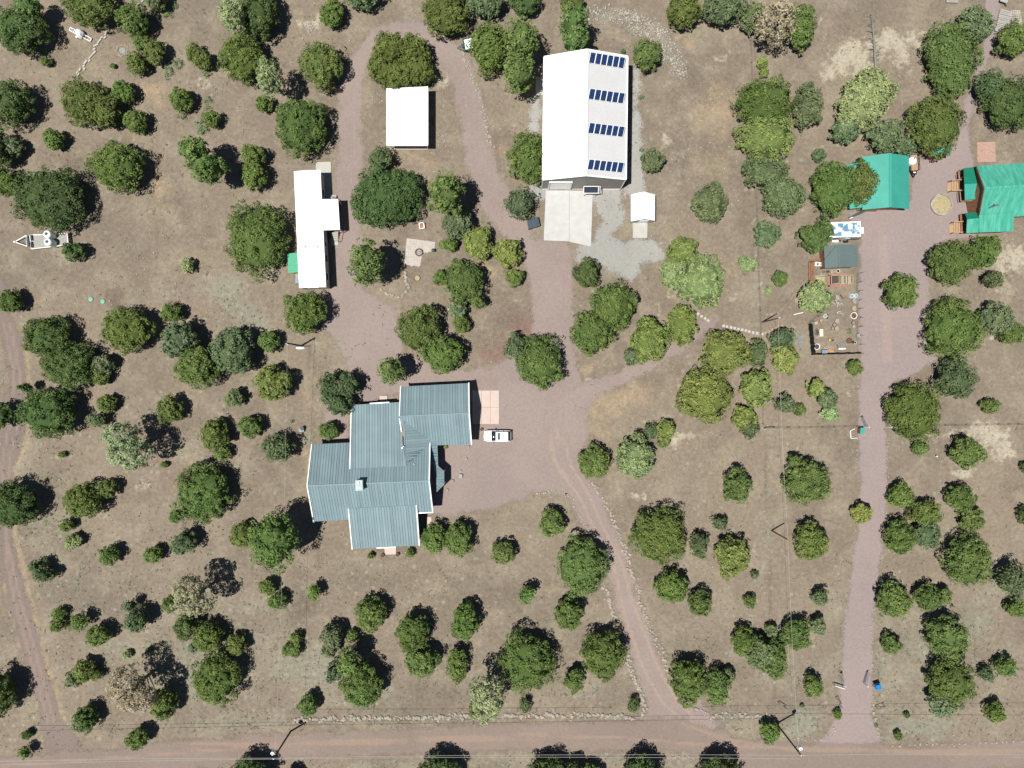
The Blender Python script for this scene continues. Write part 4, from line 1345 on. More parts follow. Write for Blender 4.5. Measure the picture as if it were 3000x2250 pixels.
# ------------------------------------------------------------------ stones and stone rows
def rock_mesh(seed, flat=.7):
    r = random.Random(seed)
    t = (1 + 5 ** .5) / 2
    vs = [Vector(v).normalized() for v in ((-1, t, 0), (1, t, 0), (-1, -t, 0), (1, -t, 0), (0, -1, t), (0, 1, t), (0, -1, -t), (0, 1, -t), (t, 0, -1), (t, 0, 1), (-t, 0, -1), (-t, 0, 1))]
    fs = [(0, 11, 5), (0, 5, 1), (0, 1, 7), (0, 7, 10), (0, 10, 11), (1, 5, 9), (5, 11, 4), (11, 10, 2), (10, 7, 6), (7, 1, 8), (3, 9, 4), (3, 4, 2), (3, 2, 6), (3, 6, 8), (3, 8, 9), (4, 9, 5), (2, 4, 11), (6, 2, 10), (8, 6, 7), (9, 8, 1)]
    vs = [v * r.uniform(.72, 1.15) for v in vs]
    me = bpy.data.meshes.new('stone')
    me.from_pydata([(v.x, v.y, v.z * flat) for v in vs], [], fs)
    return me


ROCKS = []
for s in range(10):
    me = rock_mesh(s)
    me.materials.append(MT['rock'] if s < 7 else MT['rock_warm'])
    ROCKS.append(me)


def stone(parent, x, y, r, sx=1.0, z=None, me=None):
    o = bpy.data.objects.new('stone', me or rnd.choice(ROCKS))
    COL.objects.link(o)
    o.parent = parent
    q = Vector((x, y, (r * .35) if z is None else z)) - ORG[parent]
    o.location = q
    o.rotation_euler = (rnd.uniform(-.3, .3), rnd.uniform(-.3, .3), rnd.uniform(0, 6.28))
    o.scale = (r * sx, r, r * rnd.uniform(.8, 1.1))
    return o


def along(pts, step):
    out, carry = [], 0.0
    for (ax, ay), (bx, by) in zip(pts[:-1], pts[1:]):
        L = math.hypot(bx - ax, by - ay)
        s = carry
        while s < L:
            out.append((ax + (bx - ax) * s / L, ay + (by - ay) * s / L, math.atan2(-(by - ay), bx - ax)))
            s += step
        carry = s - L
    return out


def stone_row(name, label, cat, lines, step, rad, spread, group=None, n2=1):
    p0 = P3(*lines[0][0])
    root = thing(name, label, cat, p0, group=group)
    for pts in lines:
        for x, y, a in along(pts, step):
            for _ in range(n2):
                q = P3(x + rnd.gauss(0, step * .25), y + rnd.gauss(0, spread))
                off = rnd.gauss(0, spread) / PX
                stone(root, q.x - math.sin(a) * off, q.y + math.cos(a) * off, rnd.uniform(*rad) / PX, rnd.uniform(.9, 1.5))
    return root


stone_row('stone_wall', 'long pale dry-stone wall along the road left of the driveway mouth', 'stone wall',
          [[(856, 2110), (1000, 2104), (1300, 2101), (1480, 2096), (1700, 2096), (1805, 2099), (1870, 2106)]], 7.6, (2.2, 6.4), 3.0, 'stone walls by the road', 2)
stone_row('stone_wall', 'pale stone wall edging the left side of the lower driveway', 'stone wall',
          [[(1767, 1712), (1787, 1769), (1806, 1822)], [(1838, 1922), (1845, 1957), (1862, 1995), (1878, 2022), (1889, 2066), (1882, 2095)]], 6.8, (2.0, 5.8), 3.4, 'stone walls by the road', 2)
stone_row('stone_wall', 'pale stone wall running down the right side of the main driveway', 'stone wall',
          [[(1733, 1410), (1755, 1444), (1787, 1501), (1805, 1545), (1834, 1617), (1845, 1664), (1863, 1704), (1881, 1777), (1903, 1838), (1925, 1885), (1947, 1936), (1957, 1976)]], 6.2, (1.6, 5.0), 3.6, 'stone walls by the road', 2)
stone_row('stone_wall', 'stone row along the road right of the driveway mouth', 'stone wall',
          [[(2041, 2073), (2066, 2091), (2113, 2097), (2200, 2099), (2276, 2099)]], 7.8, (2.0, 5.4), 3.4, 'stone walls by the road', 2)
stone_row('stone_edging', 'thin stone edging on the left of the driveway just below the house yard', 'stone edging',
          [[(1660, 1450), (1672, 1462), (1697, 1509), (1719, 1545)]], 7, (2.0, 4.0), 2.5)
stone_row('stone_edging', 'curved row of small rocks at the lower edge of the gravel yard', 'stone edging',
          [[(1570, 1449), (1595, 1442), (1628, 1438), (1650, 1446), (1658, 1453)]], 6, (2.2, 4.2), 2.0)
stone_row('stone_edging', 'curved rock border below the bright pine by the flagstone patio', 'stone edging',
          [[(1186, 800), (1190, 825), (1196, 843), (1185, 862), (1178, 870), (1160, 870), (1134, 861), (1112, 846)]], 6.5, (2.6, 5.4), 1.6)
stone_row('stone_edging', 'band of pale rocks edging the outer right bend of the looping drive', 'stone edging',
          [[(1352, 140), (1364, 180), (1384, 222), (1402, 280), (1415, 320), (1426, 365), (1436, 412), (1443, 435)]], 6, (1.6, 4.0), 4.2, None, 2)
stone_row('stone_edging', 'faint row of small stones along the left edge of the pink driveway', 'stone edging',
          [[(2513, 1290), (2517, 1440), (2510, 1550), (2498, 1650), (2486, 1740), (2472, 1840), (2458, 1940)], [(2516, 830), (2515, 1000), (2514, 1170)]], 13, (1.2, 2.6), 2.5)
stone_row('stone_edging', 'faint row of small stones along the right edge of the pink driveway', 'stone edging',
          [[(2600, 1300), (2598, 1425), (2590, 1520), (2577, 1660), (2572, 1705), (2562, 1795), (2553, 1870), (2558, 1960)], [(2719, 840), (2718, 880)], [(2737, 1050), (2742, 1110)]], 12, (1.3, 3.0), 2.5)
stone_row('stone_edging', 'spaced stones lining the road verge at the lower right', 'stone edging',
          [[(2612, 2184), (2680, 2182), (2800, 2180), (2900, 2176), (3000, 2170)]], 17, (2.2, 4.0), 1.5)
stone_row('stone_edging', 'rough stones around the right corner of the pink driveway mouth', 'stone edging',
          [[(2557, 2040), (2560, 2080), (2562, 2120), (2570, 2150), (2585, 2165)]], 9, (1.8, 4.2), 2.0)
stone_row('stone_edging', 'rough stones around the left corner of the pink driveway mouth', 'stone edging',
          [[(2457, 2110), (2445, 2140), (2430, 2165), (2390, 2172), (2320, 2163)]], 11, (1.8, 3.8), 2.0)
stone_row('stone_row', 'short stone row below the road between two bottom-edge trees', 'stone row', [[(1943, 2221), (1985, 2219), (2035, 2224)]], 7, (2.0, 4.0), 1.5)
# rock piles and rings
pile = thing('rock_pile', 'heap of pale and rusty rocks near the top by the round juniper', 'rock pile', P3(906, 84))
for k in range(70):
    a, d = rnd.uniform(0, 6.28), abs(rnd.gauss(0, 13))
    q = P3(906 + d * math.cos(a), 84 + d * 1.1 * math.sin(a))
    stone(pile, q.x, q.y, rnd.uniform(1.4, 3.6) / PX)
ring = thing('rock_ring', 'scattered ring of white rocks right of the white carport', 'rock ring', P3(1306, 405))
for k in range(34):
    a = rnd.uniform(0, 6.28)
    d = rnd.gauss(12, 2.5)
    q = P3(1306 + d * math.cos(a), 405 + d * math.sin(a))
    stone(ring, q.x, q.y, rnd.uniform(1.0, 2.6) / PX)
for (cx, cy, r, lb) in ((1001, 1564, 7.5, 'small ring of pale stones left of the lower wing of the house'), (1086, 1629, 8.5, 'small stone ring holding a shrub below the house')):
    rg = thing('rock_ring', lb, 'rock ring', P3(cx, cy))
    for k in range(11):
        a = k * 6.283 / 11
        q = P3(cx + r * math.cos(a), cy + r * math.sin(a))
        stone(rg, q.x, q.y, rnd.uniform(1.6, 2.7) / PX)


def zz(x0, y0, s, x, y):
    return x0 + x / s, y0 + y / s


for x, y, r, sx, lb in ((915, 345, 4.4, 1.5, 'pale boulder beneath the garage corner of the house'), (752, 543, 3.0, 1.1, 'small white rock in the gravel yard, upper of two'),
                        (872, 585, 5.0, 1.5, 'largest white boulder in the gravel yard by the house'), (718, 618, 2.4, 1.1, 'small white rock in the gravel yard, lower of two'),
                        (755, 830, 4.2, 1.1, 'squarish pale rock above a dark square block in the yard'), (590, 1040, 6.0, 1.1, 'rounded boulder beside the bay roof of the house'),
                        (485, 1225, 5.2, 1.3, 'white cracked boulder below the bay roof of the house')):
    p = P3(*zz(1240, 1260, 6.911, x, y))
    o = bpy.data.objects.new('boulder', ROCKS[hash(lb) % 7 if False else int(x) % 7])
    COL.objects.link(o)
    o.location = (p.x, p.y, r / PX * .5)
    o.scale = (r / PX, r / PX * sx, r / PX)
    o.rotation_euler = (0, 0, -.2)
    tag(o, lb, 'boulder', 'boulders in the gravel yard')
p = P3(*zz(1240, 1260, 6.911, 765, 925))
tag(MB().box(p.x, p.y, .22, .48, .6, .44, -.1).box(p.x, p.y, .45, .36, .46, .04, -.1).build('stone_block', MT['grey_wood'], origin=(p.x, p.y, 0)), 'dark square planter block in the gravel yard', 'planter')

# ------------------------------------------------------------------ flagstone patio and fire rings
pat = tag(slab('flagstone_patio', [(1192, 698), (1275, 709), (1272, 734), (1239, 742), (1228, 781), (1185, 774)], MT['grey_concrete'], z=.03), kind='structure')
PPOLY = [(1192, 698), (1275, 709), (1272, 734), (1239, 742), (1228, 781), (1185, 774)]
for j, yy in enumerate(np.arange(700, 784, 7.6)):
    xx = 1184 + (j % 2) * 4
    while xx < 1278:
        w = rnd.uniform(7, 11)
        cx, cy = xx + w / 2, yy + rnd.uniform(-.8, .8)
        if sdf_poly(np.array([cx]), np.array([cy]), PPOLY)[0] > 1.2:
            b = MB()
            hw, hh = w / 2 - .35, 3.45
            pts = [(cx - hw + rnd.uniform(0, 1.2), cy - hh + rnd.uniform(0, .8)), (cx + hw - rnd.uniform(0, 1.2), cy - hh + rnd.uniform(0, .8)), (cx + hw, cy + rnd.uniform(-1, 1)),
                   (cx + hw - rnd.uniform(0, 1.2), cy + hh - rnd.uniform(0, .8)), (cx - hw + rnd.uniform(0, 1.2), cy + hh - rnd.uniform(0, .8)), (cx - hw, cy + rnd.uniform(-1, 1))]
            z = .06 + rnd.uniform(0, .012)
            b.prism([P3(a, c, z) for a, c in pts], .02).build('flagstone', MT['flag'], pat)
        xx += w
fp = thing('fire_pit', 'round steel-rimmed fire pit on the flagstone patio', 'fire pit', P3(1228, 740))
p = P3(1228, 740)
MB().lathe(p.x, p.y, [(.62, .05), (.62, .38), (.50, .38), (.50, .12)], 24).build('rim', MT['rust'], fp)
MB().lathe(p.x, p.y, [(.49, .08), (.49, .15), (.2, .2)], 16).build('ash_bed', MT['ash'], fp)
for k in range(12):
    a = k * .5236
    stone(fp, p.x + .72 * math.cos(a), p.y + .72 * math.sin(a), .11)
p = P3(1222, 815)
rg = thing('planting_ring', 'thin dark ring with dry earth, below the flagstone patio', 'planting ring', p)
MB().lathe(p.x, p.y, [(.50, 0), (.50, .22), (.46, .22), (.46, .05)], 24).build('hoop', MT['rust'], rg)
MB().lathe(p.x, p.y, [(.455, .0), (.455, .06), (.1, .08)], 16).build('soil_fill', MT['straw'], rg)
p = P3(359, 148)
fr = thing('fire_ring', 'ash-filled ring of rocks among the top left trees', 'fire ring', p)
MB().lathe(p.x, p.y, [(.55, 0), (.5, .05), (.2, .08)], 16, jit=.05).build('ash_bed', MT['ash'], fr)
for k in range(22):
    a = k * .2856
    d = rnd.uniform(.75, .98)
    o = stone(fr, p.x + d * math.cos(a), p.y + d * math.sin(a), rnd.uniform(.1, .19), me=ROCKS[rnd.choice((7, 8, 9, 1, 2))])
q = P3(1270, 735)
st = thing('grill', 'small dark grill at the right tip of the flagstone patio', 'grill', q)
MB().lathe(q.x, q.y, [(.12, .5), (.28, .62), (.28, .72), (.1, .85)], 12).build('bowl', MT['green_paint'], st)
for k in range(3):
    a = k * 2.1
    MB().bar((q.x, q.y, .6), (q.x + .3 * math.cos(a), q.y + .3 * math.sin(a), 0), .04, .04).build('leg', MT['black'], st)
# white chair with a red seat
q = P3(1237, 664)
chn = thing('garden_chair', 'white garden chair with reddish seat under the big tree', 'chair', q, rz=math.radians(-172))
MB().box(0, 0, .42, .62, .62, .05).build('seat', MT['clay'], chn)
MB().box(0, -.40, .72, .74, .10, .62).build('backrest', MT['white'], chn)
for s in (-1, 1):
    MB().box(s * .37, .0, .6, .13, .85, .06).build('armrest', MT['white'], chn)
    for t in (-1, 1):
        MB().box(s * .33, t * .33, .3, .07, .07, .6).build('leg', MT['white'], chn)
MB().box(0, .36, .42, .7, .14, .05).build('front_rail', MT['white'], chn)
# plank bench
a, b = P3(1313, 909), P3(1337, 877)
bn = thing('plank_bench', 'weathered plank bench leaning by the shrubs below the juniper', 'bench', (a + b) / 2)
MB().bar(a + Vector((0, 0, .45)), b + Vector((0, 0, .45)), .3, .06).build('seat', MT['grey_wood'], bn)
for q in (a.lerp(b, .15), a.lerp(b, .85)):
    MB().box(q.x, q.y, .21, .3, .3, .42, .9).build('leg', MT['grey_wood'], bn)
q = a.lerp(b, .52)
MB().box(q.x, q.y, .51, .5, .25, .06, .93).build('cushion', MT['bluegrey'], bn)

# ------------------------------------------------------------------ stepping stones
sp = thing('stepping_stones', 'line of pale square stepping stones crossing to the neighbouring garden', 'stepping stones', P3(2115, 950))
for x, y, a in ((40, 165, .6), (128, 228, .55), (215, 280, .55), (292, 332, .6), (678, 466, .15), (762, 485, .2), (862, 505, .2), (952, 522, .2), (1045, 543, .2), (1140, 562, .2), (1230, 582, .2), (1315, 605, .2), (1410, 630, .2), (1512, 650, .1), (1645, 668, .3)):
    p = P3(*zz(2040, 900, 8.508, x, y))
    MB().box(p.x, p.y, .035, .41, .41, .07, -a).build('paver', MT['grey_concrete'], sp)
for x, y in ((1725, 640), (1805, 605), (1890, 560), (1970, 530), (2050, 490), (2135, 462)):
    p = P3(*zz(2040, 900, 8.508, x, y))
    MB().box(p.x, p.y, .03, .36, .36, .06, .4).build('paver', MT['brick_pink'], sp)

# ------------------------------------------------------------------ concrete block row
bl = thing('block_row', 'crooked row of loose concrete blocks in the top left clearing', 'block row', P3(270, 150))
for x0, y0, x1, y1, w in ((1425, 300, 1445, 310, 40), (1330, 410, 1385, 355, 48), (1320, 480, 1360, 440, 44), (1285, 590, 1340, 540, 50), (1180, 570, 1240, 550, 48), (1130, 670, 1190, 615, 48), (1080, 750, 1120, 690, 48), (1030, 810, 1095, 780, 50),
                          (955, 850, 1015, 815, 50), (940, 965, 1000, 915, 55), (960, 1070, 1005, 1005, 55), (790, 1255, 950, 1075, 40), (780, 1345, 840, 1290, 50), (640, 1420, 725, 1310, 55), (600, 1510, 660, 1460, 52), (630, 1610, 665, 1550, 58), (485, 1640, 520, 1560, 58)):
    a, b = P3(*zz(190, 60, 11.06, x0, y0)), P3(*zz(190, 60, 11.06, x1, y1))
    d = (b - a).normalized() * .04
    MB().bar(a - d + Vector((0, 0, .10)), b + d + Vector((0, 0, .10)), w / 11.06 / PX, .2).build('concrete_block', MT['block'], bl)
for x, y, a_ in ((228, 213, .9), (231, 219, 1.0), (408, 12, .6), (417, 6, .7), (404, 18, .8)):
    p = P3(x, y)
    MB().box(p.x, p.y, .10, .55, .22, .2, a_).build('concrete_block', MT['block'], bl)

# white tarp bundle over a white frame
c = P3(233, 98)
tb = thing('tarp_bundle', 'white tarp bundled over a white ladder-like frame in the top left', 'tarp bundle', c)
a, b = P3(*zz(190, 60, 11.06, 195, 295)), P3(*zz(190, 60, 11.06, 870, 655))
d = (b - a).normalized()
sv = Vector((-d.y, d.x, 0)) * .26
for s in (-1, 1):
    MB().bar(a + sv * s + Vector((0, 0, .25)), b + sv * s + Vector((0, 0, .25)), .1, .1).build('frame_rail', MT['white'], tb)
for t in (0, .2, .75, 1):
    q = a.lerp(b, t) + Vector((0, 0, .25))
    MB().bar(q - sv, q + sv, .1, .09).build('cross_bar', MT['white'] if t != .75 else MT['yellow'], tb)
    MB().bar(Vector((q.x, q.y, 0)), q, .08, .08).build('leg', MT['white'], tb)
for t in (.08, .9):
    q, q2 = a.lerp(b, t - .07), a.lerp(b, t + .07)
    MB().bar(q + Vector((0, 0, .24)), q2 + Vector((0, 0, .24)), .38, .03).build('slat', MT['ash'], tb)
tc = P3(*zz(190, 60, 11.06, 475, 415), .6)
MB().lathe(tc.x, tc.y, [(.68, .28), (.66, .7), (.5, 1.05), (.3, 1.22), (.05, 1.28)], 14, jit=.12).build('tarp', MT['tarp'], tb)
q = P3(*zz(190, 60, 11.06, 400, 530), .4)
MB().box(q.x, q.y, .3, .4, .3, .5, .9).build('tarp_flap', MT['tarp'], tb)

# green tank lids
for x, y, lb in ((267, 877, 'mint green round septic lid, left one of the pair'), (302, 883.5, 'mint green round septic lid, right one of the pair')):
    p = P3(x, y)
    o = MB().lathe(p.x, p.y, [(.38, 0), (.38, .12), (.33, .17), (.12, .2)], 20).build('tank_lid', MT['mint'], origin=(p.x, p.y, 0))
    tag(o, lb, 'tank lid', 'green tank lids')
    MB().lathe(p.x, p.y, [(.07, .2), (.07, .23)], 8).build('knob', MT['mint'], o)


# ------------------------------------------------------------------ vehicles
def wheel(parent, x, y, r, w, m_rim='steel'):
    t = MB().tube([(x, y - w / 2, r), (x, y + w / 2, r)], r, 16).build('wheel', MT['rubber'], parent)
    MB().tube([(x, y - w / 2 - .012, r), (x, y + w / 2 + .012, r)], r * .58, 12).build('rim', MT[m_rim], t)
    return t


# white SUV, nose to the left
ca, cbk = P3(1418.5, 1275), P3(1497.5, 1275)
L = cbk.x - ca.x
Wd = 1.82
suv = thing('suv', 'white sport utility vehicle with sunroof parked in the gravel yard', 'car', ((ca.x + cbk.x) / 2 - .0, P3(1458, 1276).y, 0), rz=math.pi)


def loft(secs, n_cap=True):
    """secs: list of (x, half width, z0, z1, round) -> lofted body with rounded sections"""
    b = MB()
    vs, n = [], 12
    for x, w, z0, z1, r in secs:
        r = min(r, w * .8, (z1 - z0) * .45)
        ring = []
        for cx, cz, a0 in ((w - r, z1 - r, 0), (-(w - r), z1 - r, math.pi / 2), (-(w - r), z0 + r, math.pi), (w - r, z0 + r, 1.5 * math.pi)):
            for k in range(3):
                a = a0 + k * math.pi / 4
                ring.append((x, cx + r * math.cos(a), cz + r * math.sin(a)))
        vs += ring
    fs = [(i * n + k, i * n + (k + 1) % n, (i + 1) * n + (k + 1) % n, (i + 1) * n + k) for i in range(len(secs) - 1) for k in range(n)]
    fs += [tuple(range(n)), tuple(range((len(secs) - 1) * n + n - 1, (len(secs) - 1) * n - 1, -1))]
    return b.add(vs, fs)


h2 = L / 2
w2 = Wd / 2
loft([(h2, w2 * .72, .42, .78, .15), (h2 - .12, w2 * .86, .32, .92, .16), (h2 - .45, w2 * .97, .28, 1.0, .14), (h2 - 1.2, w2, .26, 1.08, .12), (0, w2, .26, 1.12, .10),
      (-h2 + .9, w2, .26, 1.12, .10), (-h2 + .25, w2 * .97, .3, 1.1, .14), (-h2 + .03, w2 * .9, .4, 1.0, .16), (-h2, w2 * .82, .48, .9, .14)]).build('body', MT['car'], suv, smooth=True)
cabin = loft([(h2 - 1.22, w2 * .90, 1.0, 1.1, .04), (h2 - 1.86, w2 * .80, 1.0, 1.68, .10), (h2 - 2.05, w2 * .80, 1.0, 1.74, .11), (-h2 + .62, w2 * .79, 1.0, 1.74, .11), (-h2 + .46, w2 * .80, 1.0, 1.66, .10), (-h2 + .10, w2 * .88, 1.0, 1.12, .05)]).build('cabin', MT['glass'], suv, smooth=True)
loft([(h2 - 1.90, w2 * .74, 1.66, 1.735, .03), (h2 - 2.1, w2 * .78, 1.66, 1.785, .05), (-h2 + .68, w2 * .78, 1.66, 1.785, .05), (-h2 + .50, w2 * .74, 1.64, 1.735, .03)]).build('roof', MT['car'], suv, smooth=True)
MB().box(h2 - 2.42, 0, 1.792, .42, 1.05, .02).build('sunroof', MT['slate'], suv)
for s in (-1, 1):
    MB().bar((h2 - 2.2, s * .56, 1.83), (-h2 + .7, s * .56, 1.83), .045, .04).build('roof_rail', MT['chrome'], suv)
    MB().box(h2 - 1.62, s * (w2 + .09), 1.08, .14, .2, .16).build('mirror', MT['black'], suv)
    MB().box(h2 - .12, s * w2 * .62, .82, .2, .36, .16).build('headlight', MT['insul'], suv)
    MB().box(-h2 + .06, s * w2 * .78, .92, .12, .2, .3).build('tail_light', MT['red'], suv)
    for xx in (h2 - 1.95, 0.0, -h2 + 1.35):
        MB().bar((xx, s * (w2 * .915), 1.08), (xx - .05, s * w2 * .80, 1.70), .07, .03).build('pillar', MT['car'], suv)
    for xx in (h2 - .9, -h2 + .85):
        wheel(suv, xx, s * (w2 - .11), .34, .22, 'chrome')
MB().bar((-h2 + .85, -.55, 1.82), (-h2 + .85, .55, 1.82), .03, .03).build('roof_bar', MT['chrome'], suv)
MB().box(-h2 + .02, 0, .55, .1, 1.4, .12).build('bumper', MT['black'], suv)

# flatbed trailer with two white tanks (left edge)
dk_ = [(87.9, 688.9), (197.3, 683.5), (200.9, 717.4), (92.4, 729.6)]
Q = [P3(x, y, .75) for x, y in dk_]
fl_ = thing('flatbed_trailer', 'white-railed flatbed trailer with plank deck at the left edge', 'trailer', (Q[0] + Q[2]) / 2 * Vector((1, 1, 0)) if False else Vector(((Q[0].x + Q[2].x) / 2, (Q[0].y + Q[2].y) / 2, 0)))
for k in range(10):
    a0, a1 = k / 10 + .006, (k + 1) / 10 - .006
    MB().prism([Q[0].lerp(Q[3], a0), Q[1].lerp(Q[2], a0), Q[1].lerp(Q[2], a1), Q[0].lerp(Q[3], a1)], ('t', .06)).build('plank', MT['grey_wood'], fl_)
for a, b in ((0, 1), (1, 2), (2, 3), (3, 0)):
    MB().bar(Q[a] + Vector((0, 0, -.02)), Q[b] + Vector((0, 0, -.02)), .1, .22).build('side_rail', MT['white'], fl_)
tip = P3(43.6, 708.8, .5)
s0, s1 = P3(*zz(30, 650, 11.06, 520, 440), .6), P3(*zz(30, 650, 11.06, 550, 790), .6)
for a, b in ((tip, s0), (tip, s1), (s0, s1)):
    MB().bar(a, b, .12, .12).build('tongue_bar', MT['white'], fl_)
MB().lathe(tip.x, tip.y, [(.16, .4), (.16, .66), (.1, .7)], 10).build('coupler', MT['white'], fl_)
MB().bar((tip.x + .2, tip.y, 0), (tip.x + .2, tip.y, .5), .09, .09).build('jack', MT['rust'], fl_)
bx0 = P3(92, 707, .7)
for k, (x, y, m_) in enumerate(((83, 707, 'slate'), (94, 697, 'black'), (95, 717, 'black'))):
    q = P3(x, y, .75)
    MB().box(q.x, q.y, .8, .34, .9 if k else 1.5, .3, .1).build('tool_box', MT[m_], fl_)
ax = (Q[1] - Q[0]).normalized()
for s, qq in ((0, Q[0].lerp(Q[1], .55)), (1, Q[3].lerp(Q[2], .55))):
    for d in (-.42, .42):
        p = qq + ax * d
        yy = p.y - .3 if s == 0 else p.y + .3
        wheel(fl_, p.x, yy, .33, .2)
for x, y, r, lb in ((134.9, 684.8, .62, 'white upright plastic tank on the flatbed trailer, nearer the tree'), (136.7, 707.9, .62, 'white upright plastic tank on the flatbed trailer, at the open side')):
    q = P3(x, y, 2.45)
    tk = thing('water_tank', lb, 'tank', (q.x, q.y, .76), group='water tanks on the flatbed')
    MB().lathe(q.x, q.y, [(r, .76), (r, 1.1), (r * 1.02, 1.15), (r, 1.2), (r, 1.6), (r * 1.02, 1.65), (r, 1.7), (r, 2.15), (r * .85, 2.32), (r * .4, 2.42)], 22).build('shell', MT['tank'], tk, smooth=False)
    MB().lathe(q.x, q.y, [(.24, 2.40), (.24, 2.49), (.18, 2.52)], 14).build('lid', MT['bluegrey'] if False else MT['slate'], tk)

# small trailer under the tree by the loop
a, b, c_, d_ = [P3(x, y, .6) for x, y in ((1355.5, 117), (1382, 110), (1389, 143), (1362, 150.5))]
ut = thing('utility_trailer', 'small dark green utility trailer with white bed, half under a tree', 'trailer', ((a.x + c_.x) / 2, (a.y + c_.y) / 2, 0))
MB().prism([a, b, c_, d_], ('t', .06)).build('bed', MT['tarp'], ut)
for p, q in ((a, b), (b, c_), (c_, d_), (d_, a)):
    MB().bar(p + Vector((0, 0, .2)), q + Vector((0, 0, .2)), .07, .45).build('side_panel', MT['green_paint'], ut)
tip = P3(1339, 141, .45)
for p in (a.lerp(d_, .35), a.lerp(d_, .95)):
    MB().bar(tip, p, .09, .1).build('tongue_bar', MT['green_paint'], ut)
MB().box(tip.x + .9, tip.y + .3, .6, .25, .6, .3, .3).build('tool_box', MT['slate'], ut)
for p in (a.lerp(b, .5), d_.lerp(c_, .5)):
    wheel(ut, p.x, p.y + (.14 if p.y > tip.y else -.14), .3, .18)

# black deck trailer with a white tank by the teal barn
T0 = [P3(x, y, .6) for x, y in ((2661, 455), (2687, 452), (2690, 499), (2665, 502))]
bt = thing('deck_trailer', 'black railed trailer with a tan plank deck beside the teal barn', 'trailer', (T0[0] + T0[2]) / 2 * 1.0)
bt.location.z = 0
ORG[bt] = Vector(bt.location)
for k in range(6):
    MB().prism([T0[0].lerp(T0[1], k / 6 + .008), T0[0].lerp(T0[1], (k + 1) / 6 - .008), T0[3].lerp(T0[2], (k + 1) / 6 - .008), T0[3].lerp(T0[2], k / 6 + .008)], ('t', .06)).build('plank', MT['tan_wood'], bt)
for p, q in ((T0[0], T0[3]), (T0[1], T0[2])):
    for z in (.15, .5):
        MB().bar(p + Vector((0, 0, z)), q + Vector((0, 0, z)), .07, .07).build('side_rail', MT['black'], bt)
    for t in (0, .33, .66, 1):
        r_ = p.lerp(q, t)
        MB().bar(r_ + Vector((0, 0, -.05)), r_ + Vector((0, 0, .5)), .06, .06).build('rail_post', MT['black'], bt)
for p, q in ((T0[0], T0[1]), (T0[3], T0[2])):
    MB().bar(p, q, .08, .14).build('end_rail', MT['black'], bt)
tip = P3(2676, 520, .45)
for p in (T0[3], T0[2]):
    MB().bar(tip, p.lerp((T0[3] + T0[2]) / 2, .2), .1, .12).build('tongue_bar', MT['black'], bt)
MB().box(tip.x, tip.y + .75, .6, .8, .5, .2).build('tongue_box', MT['black'], bt)
MB().box(tip.x + .05, tip.y + .75, .72, .4, .18, .03).build('tongue_label', MT['white'], bt)
for p in (T0[0].lerp(T0[3], .5), T0[1].lerp(T0[2], .5)):
    w_ = MB().tube([(p.x - .1, p.y, .3), (p.x + .1, p.y, .3)], .3, 14).build('wheel', MT['rubber'], bt)
    MB().tube([(p.x - .11, p.y, .3), (p.x + .11, p.y, .3)], .16, 10).build('rim', MT['steel'], w_)
q = P3(2675, 470, 1.6)
tk = thing('water_tank', 'white round plastic tank on the black trailer by the teal barn', 'tank', (q.x, q.y, .62))
MB().lathe(q.x, q.y, [(.66, .62), (.66, 1.4), (.6, 1.55), (.3, 1.65)], 22).build('shell', MT['tank'], tk)
MB().lathe(q.x + .2, q.y + .35, [(.12, 1.55), (.12, 1.68)], 10).build('lid', MT['slate'], tk)

# dark slatted cargo bin beside the barn slab
cpts = [P3(*zz(1520, 500, 9.217, x, y), .9) for x, y in ((228, 1310), (515, 1240), (572, 1480), (262, 1580))]
cbn = thing('cargo_bin', 'dark blue-grey slatted bin standing left of the concrete apron', 'bin', ((cpts[0].x + cpts[2].x) / 2, (cpts[0].y + cpts[2].y) / 2, 0))
MB().prism([p + Vector((0, 0, -.08)) for p in cpts], .05).build('box', MT['slate'], cbn)
for k in range(11):
    if k == 5:
        continue
    MB().prism([cpts[0].lerp(cpts[1], k / 11 + .008), cpts[0].lerp(cpts[1], (k + 1) / 11 - .008), cpts[3].lerp(cpts[2], (k + 1) / 11 - .008), cpts[3].lerp(cpts[2], k / 11 + .008)], ('t', .07)).build('lid_slat', MT['slate'], cbn)
# solar collector on a white stand
P_ = [P3(*zz(1520, 500, 9.217, x, y), h) for x, y, h in ((1755, 425, 2.6), (2150, 425, 2.6), (2145, 610, 2.1), (1750, 610, 2.1))]
sc_ = thing('solar_collector', 'dark tilted solar collector on a white pipe stand in front of the barn', 'solar panel', ((P_[0].x + P_[2].x) / 2, (P_[0].y + P_[2].y) / 2, 0))
MB().prism(P_, ('t', .05)).build('panel', MT['solar_dark'], sc_)
for i in range(4):
    MB().bar(P_[i], P_[(i + 1) % 4], .09, .09).build('frame', MT['white'], sc_)
for i in range(4):
    q = (P_[0] + P_[2]) / 2
    q = q + (P_[i] - q) * .8
    MB().bar((q.x, q.y, 0), (q.x, q.y, q.z - .03), .07, .07).build('leg', MT['steel'], sc_)
a, b = P_[1] + Vector((.25, 0, 0)), P_[2] + Vector((.3, 0, 0))
MB().tube([P_[1], a, b, P_[2]], .05, 6).build('side_pipe', MT['white'], sc_)
MB().tube([a + Vector((.15, .0, -.2)), a + Vector((.15, 0, -2.4))], .05, 6).build('down_pipe', MT['white'], sc_)

